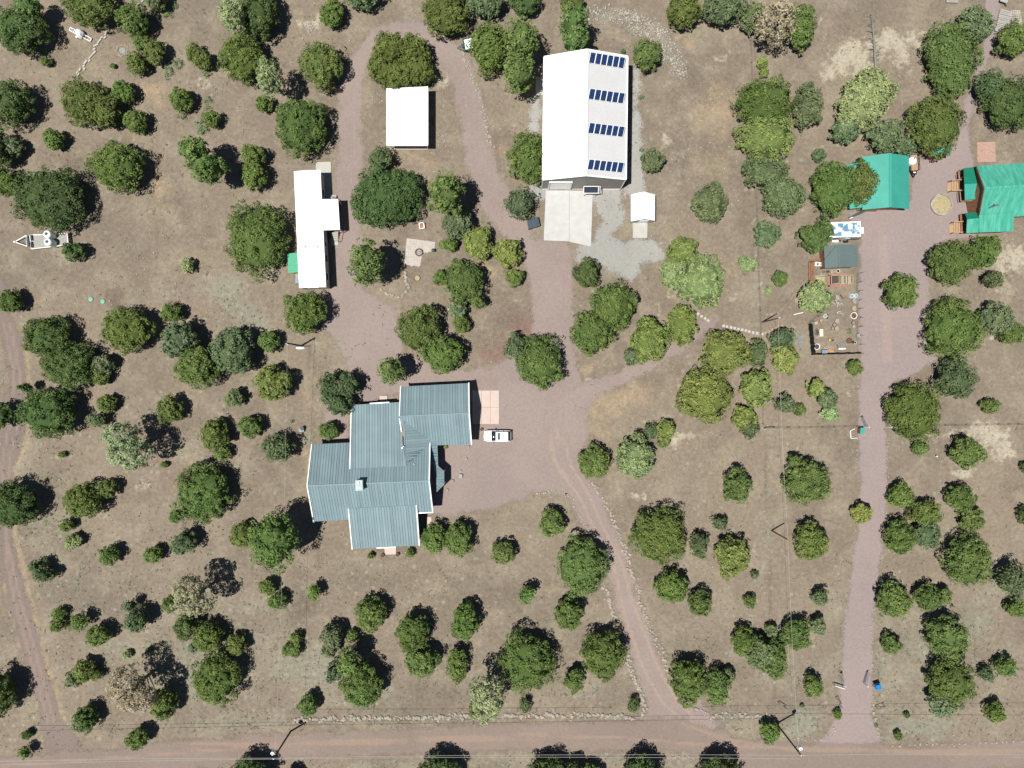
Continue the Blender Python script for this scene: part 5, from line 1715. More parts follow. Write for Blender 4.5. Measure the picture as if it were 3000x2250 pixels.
# barrel planters, pots and small items near the house
for x, y, lb in ((1122.3, 1625, 'half-barrel planter left of the lower doorstep of the house'), (1165.7, 1623, 'half-barrel planter right of the lower doorstep of the house')):
    p = P3(x, y)
    o = MB().lathe(p.x, p.y, [(.26, 0), (.30, .2), (.30, .4), (.25, .4), (.25, .32)], 14).build('barrel_planter', MT['pole'], origin=(p.x, p.y, 0))
    tag(o, lb, 'planter', 'planters by the doorstep')
    MB().lathe(p.x, p.y, [(.245, .3), (.245, .34), (.1, .36)], 10).build('soil_fill', MT['soil'], o)
p = P3(1411, 1257.5)
o = MB().lathe(p.x, p.y, [(.18, 0), (.25, .3), (.25, .42), (.2, .42), (.2, .3)], 14).build('clay_pot', MT['rust'], origin=(p.x, p.y, 0))
tag(o, 'small rusty pot by the nose of the white car', 'pot')
p = P3(886, 1259.5)
ub = thing('utility_box', 'pale utility box with a dark dish left of the house', 'utility box', p)
MB().box(p.x, p.y, .3, .75, .55, .6).build('box', MT['bluegrey'], ub)
MB().lathe(p.x + .15, p.y + .3, [(.3, .6), (.34, .7), (.3, .72)], 14).build('dish', MT['black'], ub)
p = P3(1665, 1453)
cn = thing('marker_cone', 'small dark marker beside the curved rock row of the yard', 'marker', P3(1658, 1447))
q = P3(1658, 1447)
MB().lathe(q.x, q.y, [(.16, 0), (.1, .3), (.05, .7)], 8).build('post', MT['slate'], cn)

# ------------------------------------------------------------------ utility poles and wires
def pole(name, label, px, py, h, r=.15, extra=()):
    b = P3(px, py)
    t = thing(name, label, 'utility pole', b, group='wooden utility poles')
    MB().tube([b, (b.x, b.y, h * .5), (b.x, b.y, h)], [r, r * .9, r * .75], 10).build('post', MT['pole'], t)
    for kind, z, dx, dy in extra:
        if kind == 'transformer':
            MB().lathe(b.x + dx, b.y + dy, [(.24, z - .8), (.28, z - .78), (.28, z - .05), (.24, z)], 14).build('transformer', MT['insul'], t)
            MB().lathe(b.x + dx, b.y + dy, [(.06, z), (.05, z + .25)], 8).build('bushing', MT['slate'], t)
            MB().bar((b.x, b.y, z - .3), (b.x + dx, b.y + dy, z - .3), .08, .1).build('bracket', MT['steel'], t)
        elif kind == 'arm':
            MB().bar((b.x, b.y, z), (b.x + dx, b.y + dy, z), .1, .1).build('cross_arm', MT['pole'], t)
        elif kind == 'insulator':
            MB().lathe(b.x + dx, b.y + dy, [(.07, z - .15), (.11, z - .05), (.05, z + .08)], 8).build('insulator', MT['insul'], t)
    return b, h


bA, hA = pole('utility_pole', 'tall wooden pole with transformer leaning over the road at lower left', 852, 2142, 8.4, extra=(('transformer', 7.6, -.45, .3), ('insulator', 8.5, 0, 0), ('insulator', 7.9, -.1, -.35), ('arm', 6.6, -.6, .1)))
bB, hB = pole('utility_pole', 'tall wooden pole with transformer by the road at lower right', 2275, 2120, 9.8, extra=(('transformer', 9.0, .3, .5), ('arm', 7.4, .75, .1), ('insulator', 9.9, 0, 0), ('insulator', 9.6, .45, -.05)))
bC, hC = pole('utility_pole', 'brown pole on the fence line between the two lower driveways', 2260, 1554, 6.9, .12)
bD, hD = pole('utility_pole', 'brown pole beside the stepping stones left of the garden yard', 2232.7, 944, 7.0, .12, extra=(('insulator', 7.05, .2, .1),))
bE, hE = pole('utility_pole', 'dark pole below the mobile home with pale sheeting at its foot', 883, 1013, 7.4, .14, extra=(('insulator', 7.3, -.12, -.05), ('insulator', 6.9, 0, -.2)))


def wire(name, label, p, q, sag, r=.022, m='wire'):
    p, q = Vector(p), Vector(q)
    pts = []
    for k in range(13):
        t = k / 12
        v = p.lerp(q, t)
        v.z -= sag * 4 * t * (1 - t)
        pts.append(v)
    o = MB().tube(pts, r, 5).build(name, MT[m], origin=p)
    return tag(o, label, 'power line', 'overhead power lines')


tA, tB = Vector((bA.x, bA.y, hA)), Vector((bB.x, bB.y, hB))
wire('power_line', 'upper pale overhead wire along the road between the two tall poles', tA + Vector((0, .05, .0)), tB + Vector((0, 0, 0)), .5, .022)
wire('power_line', 'lower pale overhead wire along the road between the two tall poles', tA + Vector((-.1, -.35, -.5)), tB + Vector((0, -.7, -.3)), .5, .022)
wire('power_line', 'upper overhead wire running off the left edge along the road', tA + Vector((0, .05, 0)), P3(-60, 2232, 8.3), .3, .022)
wire('power_line', 'lower overhead wire running off the left edge along the road', tA + Vector((-.1, -.35, -.5)), P3(-60, 2243, 8.0), .3, .022)
wire('power_line', 'upper overhead wire running off the right edge along the road', tB, P3(3080, 2212, 9.3), .3, .022)
wire('power_line', 'thin service wire from the lower left road pole up past the house', tA + Vector((0, 0, -.6)), (bE.x, bE.y, hE - .2), .9, .014)
wire('power_line', 'service wire between the lower right road pole and the fence line pole', tB + Vector((0, 0, -.6)), (bC.x, bC.y, hC), .5, .014)
wire('power_line', 'service wire between the fence line pole and the stepping stone pole', (bC.x, bC.y, hC), (bD.x, bD.y, hD), .5, .014)
wire('power_line', 'thin dark service wire from the stepping stone pole to the shingled shed', (bD.x, bD.y, hD), P3(2450, 720, 3.2), .3, .014, 'black')
# pale sheeting at the foot of the pole
q = P3(*zz(820, 960, 16.6, 980, 990))
tb2 = thing('scrap_sheet', 'crumpled pale blue sheeting on the ground below the mobile home', 'sheeting', q)
MB().lathe(q.x, q.y, [(.75, .02), (.7, .18), (.35, .3), (.1, .33)], 11, 1.0, .28, .0, .2).build('sheet', MT['tarp'], tb2)
a, b = P3(*zz(820, 960, 16.6, 1080, 900)), P3(*zz(820, 960, 16.6, 1470, 900))
MB().bar(a + Vector((0, 0, .1)), b + Vector((0, 0, .1)), .16, .16).build('timber', MT['black'], tb2)  # plain black bar laid on the ground beside the sheeting

# ------------------------------------------------------------------ wire fences, gates
def wire_fence(label, pts, step, h=1.2, r=.03, wires=3, group='wire fences'):
    p0 = P3(*pts[0])
    t = thing('wire_fence', label, 'fence', p0, group=group)
    for x, y, a in along(pts, step):
        p = P3(x, y)
        MB().tube([p, (p.x + rnd.uniform(-.04, .04), p.y, h)], r, 5).build('post', MT['wirefence'], t)
    for k in range(wires):
        z = h * (k + 1) / (wires + .2)
        MB().tube([P3(*p) + Vector((0, 0, z)) for p in pts], .008, 4).build('wire', MT['wirefence'], t)
    return t


wire_fence('low wire fence with thin steel posts behind the long roadside stone wall', [(856, 2080), (1300, 2079), (1790, 2074)], 55)
wire_fence('wire fence from the fence line to the gate of the pink driveway', [(2236, 1254), (2400, 1252), (2512, 1249)], 34, 1.3)
wire_fence('wire fence running right from the pink driveway gate across bare ground', [(2610, 1247), (2760, 1246), (2977, 1243), (3060, 1242)], 31, 1.3)
wire_fence('wire fence left of the pink driveway near the road', [(2030, 2074), (2150, 2070), (2290, 2070), (2450, 2068)], 54, 1.3)
wire_fence('wire fence right of the pink driveway near the road', [(2570, 2064), (2800, 2063), (3060, 2061)], 54, 1.3)
wire_fence('old wire fence along the grassy line down to the stepping stones', [(2196, 120), (2205, 400), (2216, 700), (2224, 940), (2232, 1250)], 66, 1.1)
# H-braces
for x0, y0, x1, y1, lb in ((2278, 2056, 2296, 2068, 'steel corner brace of the wire fence by the lower right pole'), (2447, 2042, 2458, 2064, 'dark corner brace left of the pink driveway mouth'), (2562, 2068, 2583, 2060, 'pale-footed corner brace right of the pink driveway mouth'), (2238, 1254, 2263, 1253, 'white-capped corner brace where the wire fence meets the fence line')):
    a, b = P3(x0, y0), P3(x1, y1)
    t = thing('fence_brace', lb, 'fence brace', (a + b) / 2, group='fence corner braces')
    for q in (a, b):
        MB().tube([q, q + Vector((0, 0, 1.35))], .06, 8).build('post', MT['steel'], t)
    MB().bar(a + Vector((0, 0, 1.2)), b + Vector((0, 0, 1.2)), .07, .07).build('rail', MT['wirefence'], t)
    MB().bar(a + Vector((0, 0, .2)), b + Vector((0, 0, 1.2)), .05, .05).build('diagonal', MT['wirefence'], t)
for (x0, y0, x1, y1, lb) in ((2519.5, 1221, 2531, 1249, 'open left leaf of the upper steel gate on the pink driveway'), (2585, 1222, 2596, 1250, 'open right leaf of the upper steel gate on the pink driveway'),
                             (2460, 1969, 2463, 1999, 'open left leaf of the lower steel gate near the road'), (2537, 1966, 2527, 1999, 'open right leaf of the lower steel gate near the road')):
    a, b = P3(x0, y0), P3(x1, y1)
    t = thing('field_gate', lb, 'gate', b, group='open steel gate leaves')
    for z in (.2, .42, .64, .86, 1.08, 1.3):
        MB().tube([a + Vector((0, 0, z)), b + Vector((0, 0, z))], .035, 6).build('rail', MT['steel'], t)
    for k in (0, .5, 1):
        q = a.lerp(b, k)
        MB().tube([q + Vector((0, 0, .1)), q + Vector((0, 0, 1.32))], .035, 6).build('stile', MT['steel'], t)
    MB().tube([b + Vector((.1, -.05, 0)), b + Vector((.1, -.05, 1.6))], .07, 8).build('gate_post', MT['white'], t)
p, q = P3(2438, 2001), P3(2466, 2010)
t = thing('sign_board', 'thin white board standing beside the lower steel gate', 'sign', (p + q) / 2)
MB().bar(p + Vector((0, 0, .9)), q + Vector((0, 0, .9)), .08, .5).build('board', MT['white'], t)
for r_ in (p, q):
    MB().tube([r_, r_ + Vector((0, 0, 1.1))], .04, 6).build('leg', MT['wirefence'], t)
# green lidded bin house and blue barrel
p = P3(2524, 1262, .8)
t = thing('bin_shelter', 'small brown box with a teal lid beside the upper gate', 'bin', (p.x, p.y, 0))
MB().box(p.x, p.y, .5, .62, .95, 1.0).build('box', MT['brown_wood'], t)
MB().prism([Vector((p.x - .36, p.y - .52, 1.05)), Vector((p.x + .36, p.y - .52, 1.05)), Vector((p.x + .36, p.y + .52, 1.25)), Vector((p.x - .36, p.y + .52, 1.25))], ('t', .06)).build('lid', MT['teal'], t)
p = P3(2569, 2009, .9)
t = thing('blue_box', 'bright blue box on a dark stand beside the lower gate', 'box', (p.x, p.y, 0))
MB().box(p.x, p.y, 1.15, .75, .7, .7, .25).build('box', MT['blue'], t)
MB().box(p.x, p.y, 1.52, .8, .75, .06, .25).build('lid', MT['blue'], t)
for sx in (-1, 1):
    for sy in (-1, 1):
        MB().box(p.x + sx * .28, p.y + sy * .26, .4, .07, .07, .8, .25).build('leg', MT['black'], t)
t = thing('garden_bed', 'small white-edged garden bed beside the teal-lidded box', 'garden bed', P3(2500, 1272))
for a, b in (((2490, 1262), (2491.5, 1284)), ((2491.5, 1284), (2511, 1283)), ((2490, 1262), (2503, 1256))):
    MB().bar(P3(*a) + Vector((0, 0, .1)), P3(*b) + Vector((0, 0, .1)), .08, .2).build('edge_board', MT['white'], t)
for k in range(9):
    q = P3(2494 + rnd.uniform(0, 14), 1264 + rnd.uniform(0, 16))
    stone(t, q.x, q.y, rnd.uniform(.06, .14))
p = P3(2739, 1336)
o = MB().tube([(p.x, p.y, 0), (p.x, p.y, .5)], .05, 6).lathe(p.x, p.y, [(.1, .45), (.14, .6), (.05, .7)], 8).build('water_spigot', MT['insul'], origin=p)
tag(o, 'tiny pale blue standpipe on bare ground near the bleached patch', 'standpipe')
for x, y, lb in ((2455, 1968, 'orange reflector stake by the lower gate'), (2684, 2170, 'yellow marker stake near the road verge')):
    p = P3(x, y)
    t = thing('marker_stake', lb, 'marker stake', p, group='marker stakes')
    MB().tube([p, p + Vector((.05, .05, .9))], .03, 5).build('stake', MT['orange'], t)
    MB().box(p.x + .05, p.y + .05, .95, .22, .1, .2).build('reflector', MT['yellow'], t)

# ------------------------------------------------------------------ garden yard
gf = thing('garden_fence', 'black fabric fence enclosing the cluttered garden yard', 'fence', P3(2380, 1038))
FP = [(2516, 1036), (2377, 1039.5), (2368, 950), (2398, 925)]
for (a, b) in zip(FP[:-2], FP[1:-1]):
    A, B = P3(*a), P3(*b)
    n = 14
    m = MB()
    vs, fs = [], []
    nrm = Vector((-(B - A).y, (B - A).x, 0)).normalized()
    for k in range(n + 1):
        w = nrm * (.05 * math.sin(k * 2.1 + a[0]))
        q = A.lerp(B, k / n) + w
        vs += [q, q + Vector((0, 0, 1.62 + .08 * math.sin(k * 1.7))), q + nrm * .02, q + nrm * .02 + Vector((0, 0, 1.62 + .08 * math.sin(k * 1.7)))]
    for k in range(n):
        i = k * 4
        fs += [(i, i + 4, i + 5, i + 1), (i + 2, i + 3, i + 7, i + 6), (i + 1, i + 5, i + 7, i + 3)]
    m.add(vs, fs).build('fabric', MT['mesh'], gf)
for x, y, a in along([(2516, 1036), (2377, 1039.5), (2368, 950), (2398, 925), (2405, 912)], 24) + along([(2516, 1036), (2515, 940), (2513, 850), (2516, 800)], 26):
    p = P3(x, y)
    MB().tube([p, p + Vector((0, 0, 1.75))], .035, 6).build('post', MT['wirefence'], gf)
for z in (.5, 1.0, 1.6):
    MB().tube([P3(2516, 1036, z), P3(2515, 940, z), P3(2513, 850, z), P3(2516, 800, z)], .012, 4).build('wire', MT['wirefence'], gf)
    MB().tube([P3(2368, 950, z), P3(2398, 925, z), P3(2405, 912, z)], .012, 4).build('wire', MT['wirefence'], gf)


def tub(label, px, py, r, h, m, sx=1.0, sy=1.0, rz=0.0, fill='soil', group='garden tubs and pots'):
    p = P3(px, py)
    r = r / PX
    o = MB().lathe(p.x, p.y, [(r * .88, 0), (r, h), (r * .86, h), (r * .84, h * .7)], 18, sx, sy, rz).build('planter_tub', MT[m], origin=(p.x, p.y, 0))
    tag(o, label, 'planter', group)
    MB().lathe(p.x, p.y, [(r * .83, h * .6), (r * .83, h * .72), (r * .3, h * .78)], 14, sx, sy, rz).build('soil_fill', MT[fill], o)
    return o


def gy(x, y):
    return zz(2350, 900, 11.06, x, y)


def gz(x, y):
    return zz(2340, 780, 11.06, x, y)


tub('long oval galvanised trough by the left fence of the garden yard', *gy(457, 820), 11.2, .5, 'steel', .55, 1.0, .02)
tub('small white bucket at the foot of the oval trough', *gy(480, 975), 3.3, .4, 'white')
tub('oval grey trough with yellow lid in the middle of the garden yard', *gy(910, 1075), 12.5, .4, 'galv_pot', 1.0, .42)
tub('largest of the four round tubs grouped in mid garden', *gy(1110, 450), 6.3, .35, 'galv_pot', fill='straw')
tub('dark-rimmed round tub below the largest one in mid garden', *gy(1025, 572), 5.2, .35, 'rust', fill='ash')
tub('lower left of the round tubs grouped in mid garden', *gy(970, 692), 5.0, .35, 'rust', fill='ash')
tub('lower right of the round tubs grouped in mid garden', *gy(1105, 692), 5.8, .3, 'galv_pot', fill='straw')
tub('wide white-rimmed tub near the right fence of the garden', *gy(1640, 280), 9.8, .45, 'tank', fill='rust')
tub('dark pot below the wide white-rimmed tub', *gy(1640, 510), 5.4, .4, 'rust', fill='ash')
tub('cream pot next below the dark pot at the right fence', *gy(1650, 632), 4.6, .35, 'galv_pot', fill='straw')
tub('white-rimmed tub in the lower left garden corner', *gy(445, 1282), 9.0, .45, 'tank', fill='soil')
tub('orange clay pot near the slanted upper left fence', *gy(600, 440), 5.2, .35, 'clay', fill='straw')
tub('pale round pot along the slanted upper left fence', *gy(720, 290), 5.6, .4, 'tank', fill='ash')
tub('small grey pot next to the pale one by the slanted fence', *gy(800, 255), 4.0, .4, 'galv_pot')
tub('grey low pot right below the slanted fence pots', *gy(800, 355), 4.6, .25, 'galv_pot', fill='soil')
tub('brown oval tub at the end of the timber frame', *gy(1500, 1090), 8.6, .45, 'rust', .85, 1.0, -.5, fill='rust')
tub('dark wheel-like pot in the lower right garden corner', *gy(1700, 1150), 3.8, .3, 'tank', fill='black')
tub('dark pot beside the white one in the lower right garden corner', *gy(1630, 1140), 3.6, .35, 'slate', fill='black')
tub('grey pot of the upper right garden cluster, left one', *gz(1690, 975), 6.4, .4, 'tank', fill='bluegrey')
tub('green-filled pot of the upper right garden cluster', *gz(1815, 960), 6.0, .45, 'tank', fill='mint')
tub('wide pale tub of the upper right garden cluster', *gz(1800, 1120), 9.0, .4, 'rock', fill='ash')
tub('pale low tub below the upper right garden cluster', *gz(1780, 1370), 7.2, .3, 'rock', fill='straw')
for k, (x, y) in enumerate(((800, 185), (925, 180), (1045, 190), (1250, 165))):
    tub(['first pot from the left in the row below the shingled shed', 'second pot from the left in the row below the shingled shed', 'third pot from the left in the row below the shingled shed', 'rightmost dark pot in the row below the shingled shed'][k], *gz(x, y), 4.2 if k < 3 else 5.0, .35, ('galv_pot', 'rust', 'galv_pot', 'tank')[k], fill=('soil', 'soil', 'straw', 'black')[k])
p = P3(*gy(612, 832))
tag(MB().box(p.x, p.y, .12, .56, 1.15, .06, .03).box(p.x, p.y - .4, .05, .5, .06, .1).box(p.x, p.y + .4, .05, .5, .06, .1).build('cream_board', MT['cream'], origin=(p.x, p.y, 0)), 'flat cream board next to the oval trough', 'board')
p = P3(*gy(880, 1070))
tag(MB().box(p.x - .1, p.y, .45, .35, .38, .08).lathe(p.x - .15, p.y, [(.08, .49), (.05, .56)], 8).build('yellow_lid', MT['yellow'], origin=(p.x, p.y, .4)), 'yellow lid lying across the oval grey trough', 'lid')
p = P3(*gy(680, 1445))
t = thing('storage_bin', 'grey-blue lidded bin against the lower garden fence', 'bin', p)
MB().box(p.x, p.y, .3, .8, .5, .6).build('box', MT['bluegrey'], t)
MB().box(p.x, p.y, .63, .88, .58, .07).build('lid', MT['bluegrey'], t)
t = thing('timber_frame', 'slanted timber frame of long slats in the lower right garden', 'timber frame', P3(*gy(1300, 1190)))
A, B = P3(*gy(1110, 1230)), P3(*gy(1390, 1095))
sv = Vector((B - A).cross(Vector((0, 0, 1)))).normalized()
for k in range(4):
    o_ = sv * (k * .17)
    MB().bar(A + o_ + Vector((0, 0, .35)), B + o_ + Vector((0, 0, .35)), .07, .06).build('slat', MT['grey_wood'], t)
for q in (A, B):
    MB().bar(q + Vector((0, 0, .28)), q + sv * .52 + Vector((0, 0, .28)), .09, .09).build('cross_bar', MT['pole'], t)
    for o_ in (0, .52):
        MB().bar(q + sv * o_, q + sv * o_ + Vector((0, 0, .25)), .07, .07).build('leg', MT['pole'], t)
A, B = P3(*gy(1165, 1350)), P3(*gy(1400, 1345))
tag(MB().bar(A + Vector((0, 0, .08)), B + Vector((0, 0, .08)), .22, .1).bar(A + Vector((0, 0, .16)), A.lerp(B, .3) + Vector((0, 0, .16)), .18, .06).build('white_plank', MT['white'], origin=A), 'short white plank below the slanted timber frame', 'plank')
A, B = P3(*gy(790, 1450)), P3(*gy(1020, 1430))
tag(MB().bar(A + Vector((0, 0, .08)), B + Vector((0, 0, .08)), .2, .1).bar(A + Vector((.1, .22, .06)), B + Vector((0, .2, .06)), .14, .08).build('orange_timber', MT['orange'], origin=A), 'orange-brown timbers by the lower garden fence', 'timber')
p = P3(*gy(1775, 930))
tag(MB().box(p.x, p.y, .25, .5, .62, .5, .1).box(p.x, p.y, .52, .34, .3, .05, .1).build('stone_block', MT['rock'], origin=(p.x, p.y, 0)), 'pale stone block at the right garden fence', 'block')
p = P3(*gy(1225, 235))
t = thing('half_dome', 'grey half-dome shelter at the middle top of the garden', 'shelter', p)
b = MB()
vs, fs = [], []
for i in range(7):
    for j in range(7):
        u, v_ = i / 6 * math.pi * .95 - .3, j / 6 * math.pi / 2
        vs.append((p.x + .55 * math.cos(u) * math.cos(v_), p.y + .45 * math.sin(u) * math.cos(v_), .62 * math.sin(v_) + .02))
for i in range(6):
    for j in range(6):
        a0 = i * 7 + j
        fs.append((a0, a0 + 7, a0 + 8, a0 + 1))
b.add(vs, fs).build('shell', MT['galv_pot'], t)
MB().tube([(p.x + .55 * math.cos(u), p.y + .45 * math.sin(u), .03) for u in np.linspace(-.3, 2.7, 9)], .05, 6).build('rim', MT['tank'], t)
p = P3(*gy(412, 520))
t = thing('stool', 'grey stool in the upper left garden corner', 'stool', p)
MB().box(p.x, p.y, .42, .5, .5, .06, .3).build('seat', MT['grey_wood'], t)
for sx in (-1, 1):
    for sy in (-1, 1):
        MB().box(p.x + sx * .18, p.y + sy * .18, .2, .06, .06, .4, .3).build('leg', MT['grey_wood'], t)
t = thing('salvage_heap', 'heap of weathered garden salvage right of the pale juniper', 'salvage heap', P3(*gz(1250, 1120)))
for k in range(26):
    x, y = gz(1250 + rnd.gauss(0, 85), 1110 + rnd.gauss(0, 95))
    p = P3(x, y)
    if rnd.random() < .5:
        stone(t, p.x, p.y, rnd.uniform(.08, .2))
    else:
        a0 = rnd.uniform(0, 3.1)
        d = Vector((math.cos(a0), math.sin(a0), 0)) * rnd.uniform(.2, .45)
        MB().bar(p - d + Vector((0, 0, .12)), p + d + Vector((0, 0, .2)), rnd.uniform(.08, .2), .08).build('timber_piece', MT[rnd.choice(('grey_wood', 'rust', 'galv_pot', 'rock'))], t)
t = thing('rubble_heap', 'small reddish heap of pots and timber at the lower garden fence', 'rubble heap', P3(*gy(900, 1320)))
for k in range(20):
    x, y = gy(900 + rnd.gauss(0, 70), 1320 + rnd.gauss(0, 35))
    p = P3(x, y)
    stone(t, p.x, p.y, rnd.uniform(.07, .2), me=ROCKS[rnd.choice((7, 8, 9, 2))])
# raised beds with brick border
rbx = thing('raised_beds', 'three framed raised beds inside a red brick border below the shingled shed', 'raised beds', P3(2460, 822))
for x0, x1 in ((1025, 1285), (1290, 1480), (1500, 1710)):
    for (ax_, ay_), (bx_, by_) in (((x0, 315), (x1, 305)), ((x0, 590), (x1, 560)), ((x0, 315), (x0, 590)), ((x1, 305), (x1, 560))):
        A, B = P3(*gz(ax_, ay_)), P3(*gz(bx_, by_))
        MB().bar(A + Vector((0, 0, .25)), B + Vector((0, 0, .25)), .09, .5).build('bed_board', MT['grey_wood'], rbx)
    A, B, C_, D_ = [P3(*gz(u, v_), .38) for u, v_ in ((x0 + 12, 325), (x1 - 12, 320), (x1 - 12, 552), (x0 + 12, 578))]
    MB().prism([A, B, C_, D_], .02).build('bed_soil', MT['straw'] if x0 > 1200 else MT['soil'], rbx)
    MB().bar(P3(*gz(x0 + 80, 320), .52), P3(*gz(x0 + 80, 575), .52), .05, .05).build('hoop_bar', MT['black'], rbx)
for (A0, B0) in (((960, 275), (1690, 270)), ((965, 650), (1700, 590)), ((970, 300), (975, 660))):
    for x, y, a in along([gz(*A0), gz(*B0)], 3.9):
        p = P3(x, y)
        MB().box(p.x, p.y, .045, .20, .36, .09, a).build('brick', MT['brick'], rbx)
p = P3(*gz(680, 450))
t = thing('dry_bed', 'pale straw-mulched bed above the round juniper in the garden', 'garden bed', p)
MB().box(p.x, p.y, .08, 1.5, 1.05, .16, -.03).build('straw_fill', MT['straw'], t)
MB().bar(P3(*gz(500, 330)) + Vector((0, 0, .12)), P3(*gz(840, 290)) + Vector((0, 0, .12)), .12, .24).build('edge_board', MT['grey_wood'], t)
# twin cooler
p = P3(2395.5, 776)
t = thing('cooling_unit', 'white twin-fan cooling unit on the small deck of the shingled shed', 'cooling unit', p)
MB().box(p.x, p.y, .35, 1.3, .6, .7, -.03).build('case', MT['white'], t)
for k in (-1, 1):
    MB().lathe(p.x + k * .32, p.y, [(.24, .7), (.24, .74), (.16, .74), (.16, .72)], 16).build('fan_ring', MT['steel'], t)
# round stone planter before the cabin
p = P3(*zz(2460, 400, 6.144, 1815, 1230))
t = thing('round_planter', 'large round stone-rimmed planter of dry grass before the teal cabin', 'planter', p)
MB().lathe(p.x, p.y, [(1.75, 0), (1.75, .35), (1.58, .38), (1.58, .1)], 36, jit=.01).build('rim', MT['rock'], t)
MB().lathe(p.x, p.y, [(1.57, .05), (1.57, .22), (.8, .3), (.1, .32)], 24, jit=.03).build('earth', MT['straw'], t)
for k in range(14):
    a, d = rnd.uniform(0, 6.28), rnd.uniform(.9, 1.45)
    stone(t, p.x + d * math.cos(a), p.y + d * math.sin(a), rnd.uniform(.08, .2), z=.32)
# carts and lumber in the top right corner
q = P3(2408, 636)
t = thing('wheel_cart', 'pale steel cart half hidden under the tree above the travel trailer', 'cart', q)
MB().box(q.x, q.y, .5, .75, .95, .08).build('tray', MT['bluegrey'], t)
for s in (-1, 1):
    MB().bar((q.x + s * .4, q.y - .55, .55), (q.x + s * .4, q.y + .55, .55), .05, .1).build('side_rail', MT['steel'], t)
    wheel(t, q.x + s * .3, q.y, .2, .08)
a, b = P3(2485, 639), P3(2540, 617)
t = thing('tarp_roll', 'long dark rolled tarp lying below the teal barn', 'tarp roll', (a + b) / 2)
MB().tube([a + Vector((0, 0, .18)), a.lerp(b, .5) + Vector((0, .05, .25)), b + Vector((0, 0, .15))], [.1, .24, .06], 8).build('roll', MT['green_paint'], t)
q = P3(2493, 637)
MB().lathe(q.x, q.y, [(.3, .02), (.25, .2), (.1, .3)], 9, 1.3, .6, .4, .15).build('bundle', MT['tarp'], t)
for (cx, cy, wx_, n, lb, rz, mk) in ((2937, 63, 2.0, 13, 'slatted stack of weathered boards in the top right corner', -.25, 'grey_wood'), (2786, 1, 1.9, 3, 'pale board stack cut by the top edge left of the path', -.02, 'grey_wood')):
    c = P3(cx, cy)
    t = thing('lumber_stack', lb, 'lumber', c)
    for k in range(n):
        yy = (k - n / 2) * .29
        d = Vector((-math.sin(rz), math.cos(rz), 0)) * yy
        MB().box(c.x + d.x, c.y + d.y, .3 + rnd.uniform(0, .04), wx_ * rnd.uniform(.95, 1.05), .22, .06, rz + rnd.uniform(-.02, .02)).build('board', MT[mk], t)
    for s in (-1, 1):
        d = Vector((math.cos(rz), math.sin(rz), 0)) * (s * wx_ * .35)
        e = Vector((-math.sin(rz), math.cos(rz), 0)) * (n * .145)
        MB().bar(c + d - e + Vector((0, 0, .13)), c + d + e + Vector((0, 0, .13)), .12, .24).build('bearer', MT['grey_wood'], t)
c = P3(2976, 54)
t = thing('stone_pallet', 'stack of pale grey flat stones beside the board stack, top right', 'stone stack', c)
for i in range(5):
    for j in range(7):
        MB().box(c.x + (i - 2) * .33 + rnd.uniform(-.03, .03) - j * .05, c.y + (j - 3) * .36 + rnd.uniform(-.03, .03), .16 + rnd.uniform(0, .05), .30, .32, .3, -.2 + rnd.uniform(-.08, .08)).build('stone', MT['rock'], t)
c = P3(2936, 3)
t = thing('rusty_cart', 'rusty farm cart cut by the top edge, right of the path', 'cart', c)
MB().box(c.x, c.y + .2, .6, 1.2, 1.5, .12, -.3).build('bed', MT['grey_wood'], t)
MB().bar((c.x + .1, c.y - .5, .5), (c.x + .5, c.y - 1.0, .3), .1, .1).build('tongue', MT['rust'], t)
for s in (-1, 1):
    wheel(t, c.x + s * .6, c.y + .3, .35, .12, 'rust')
# pipes lying by the fence line
t = thing('pipe_pile', 'pile of pale metal pipes lying left of the garden yard', 'pipe pile', P3(2343, 998))
for k in range(9):
    a, b = P3(2337 + k * 1.3, 978 + rnd.uniform(-4, 4)), P3(2341 + k * .9, 1020 + rnd.uniform(-4, 4))
    MB().tube([a + Vector((0, 0, .06 + .04 * (k % 2))), b + Vector((0, 0, .06 + .04 * (k % 2)))], .04, 6).build('pipe', MT['steel'], t)
a, b = P3(2325, 922), P3(2350, 916)
tag(MB().tube([a + Vector((0, 0, .07)), b + Vector((0, 0, .07))], .07, 8).tube([b + Vector((0, 0, .07)), b + Vector((.1, .02, .07))], .09, 8).build('white_pipe', MT['tank'], origin=a), 'single white pipe on the ground below the pale garden juniper', 'pipe')

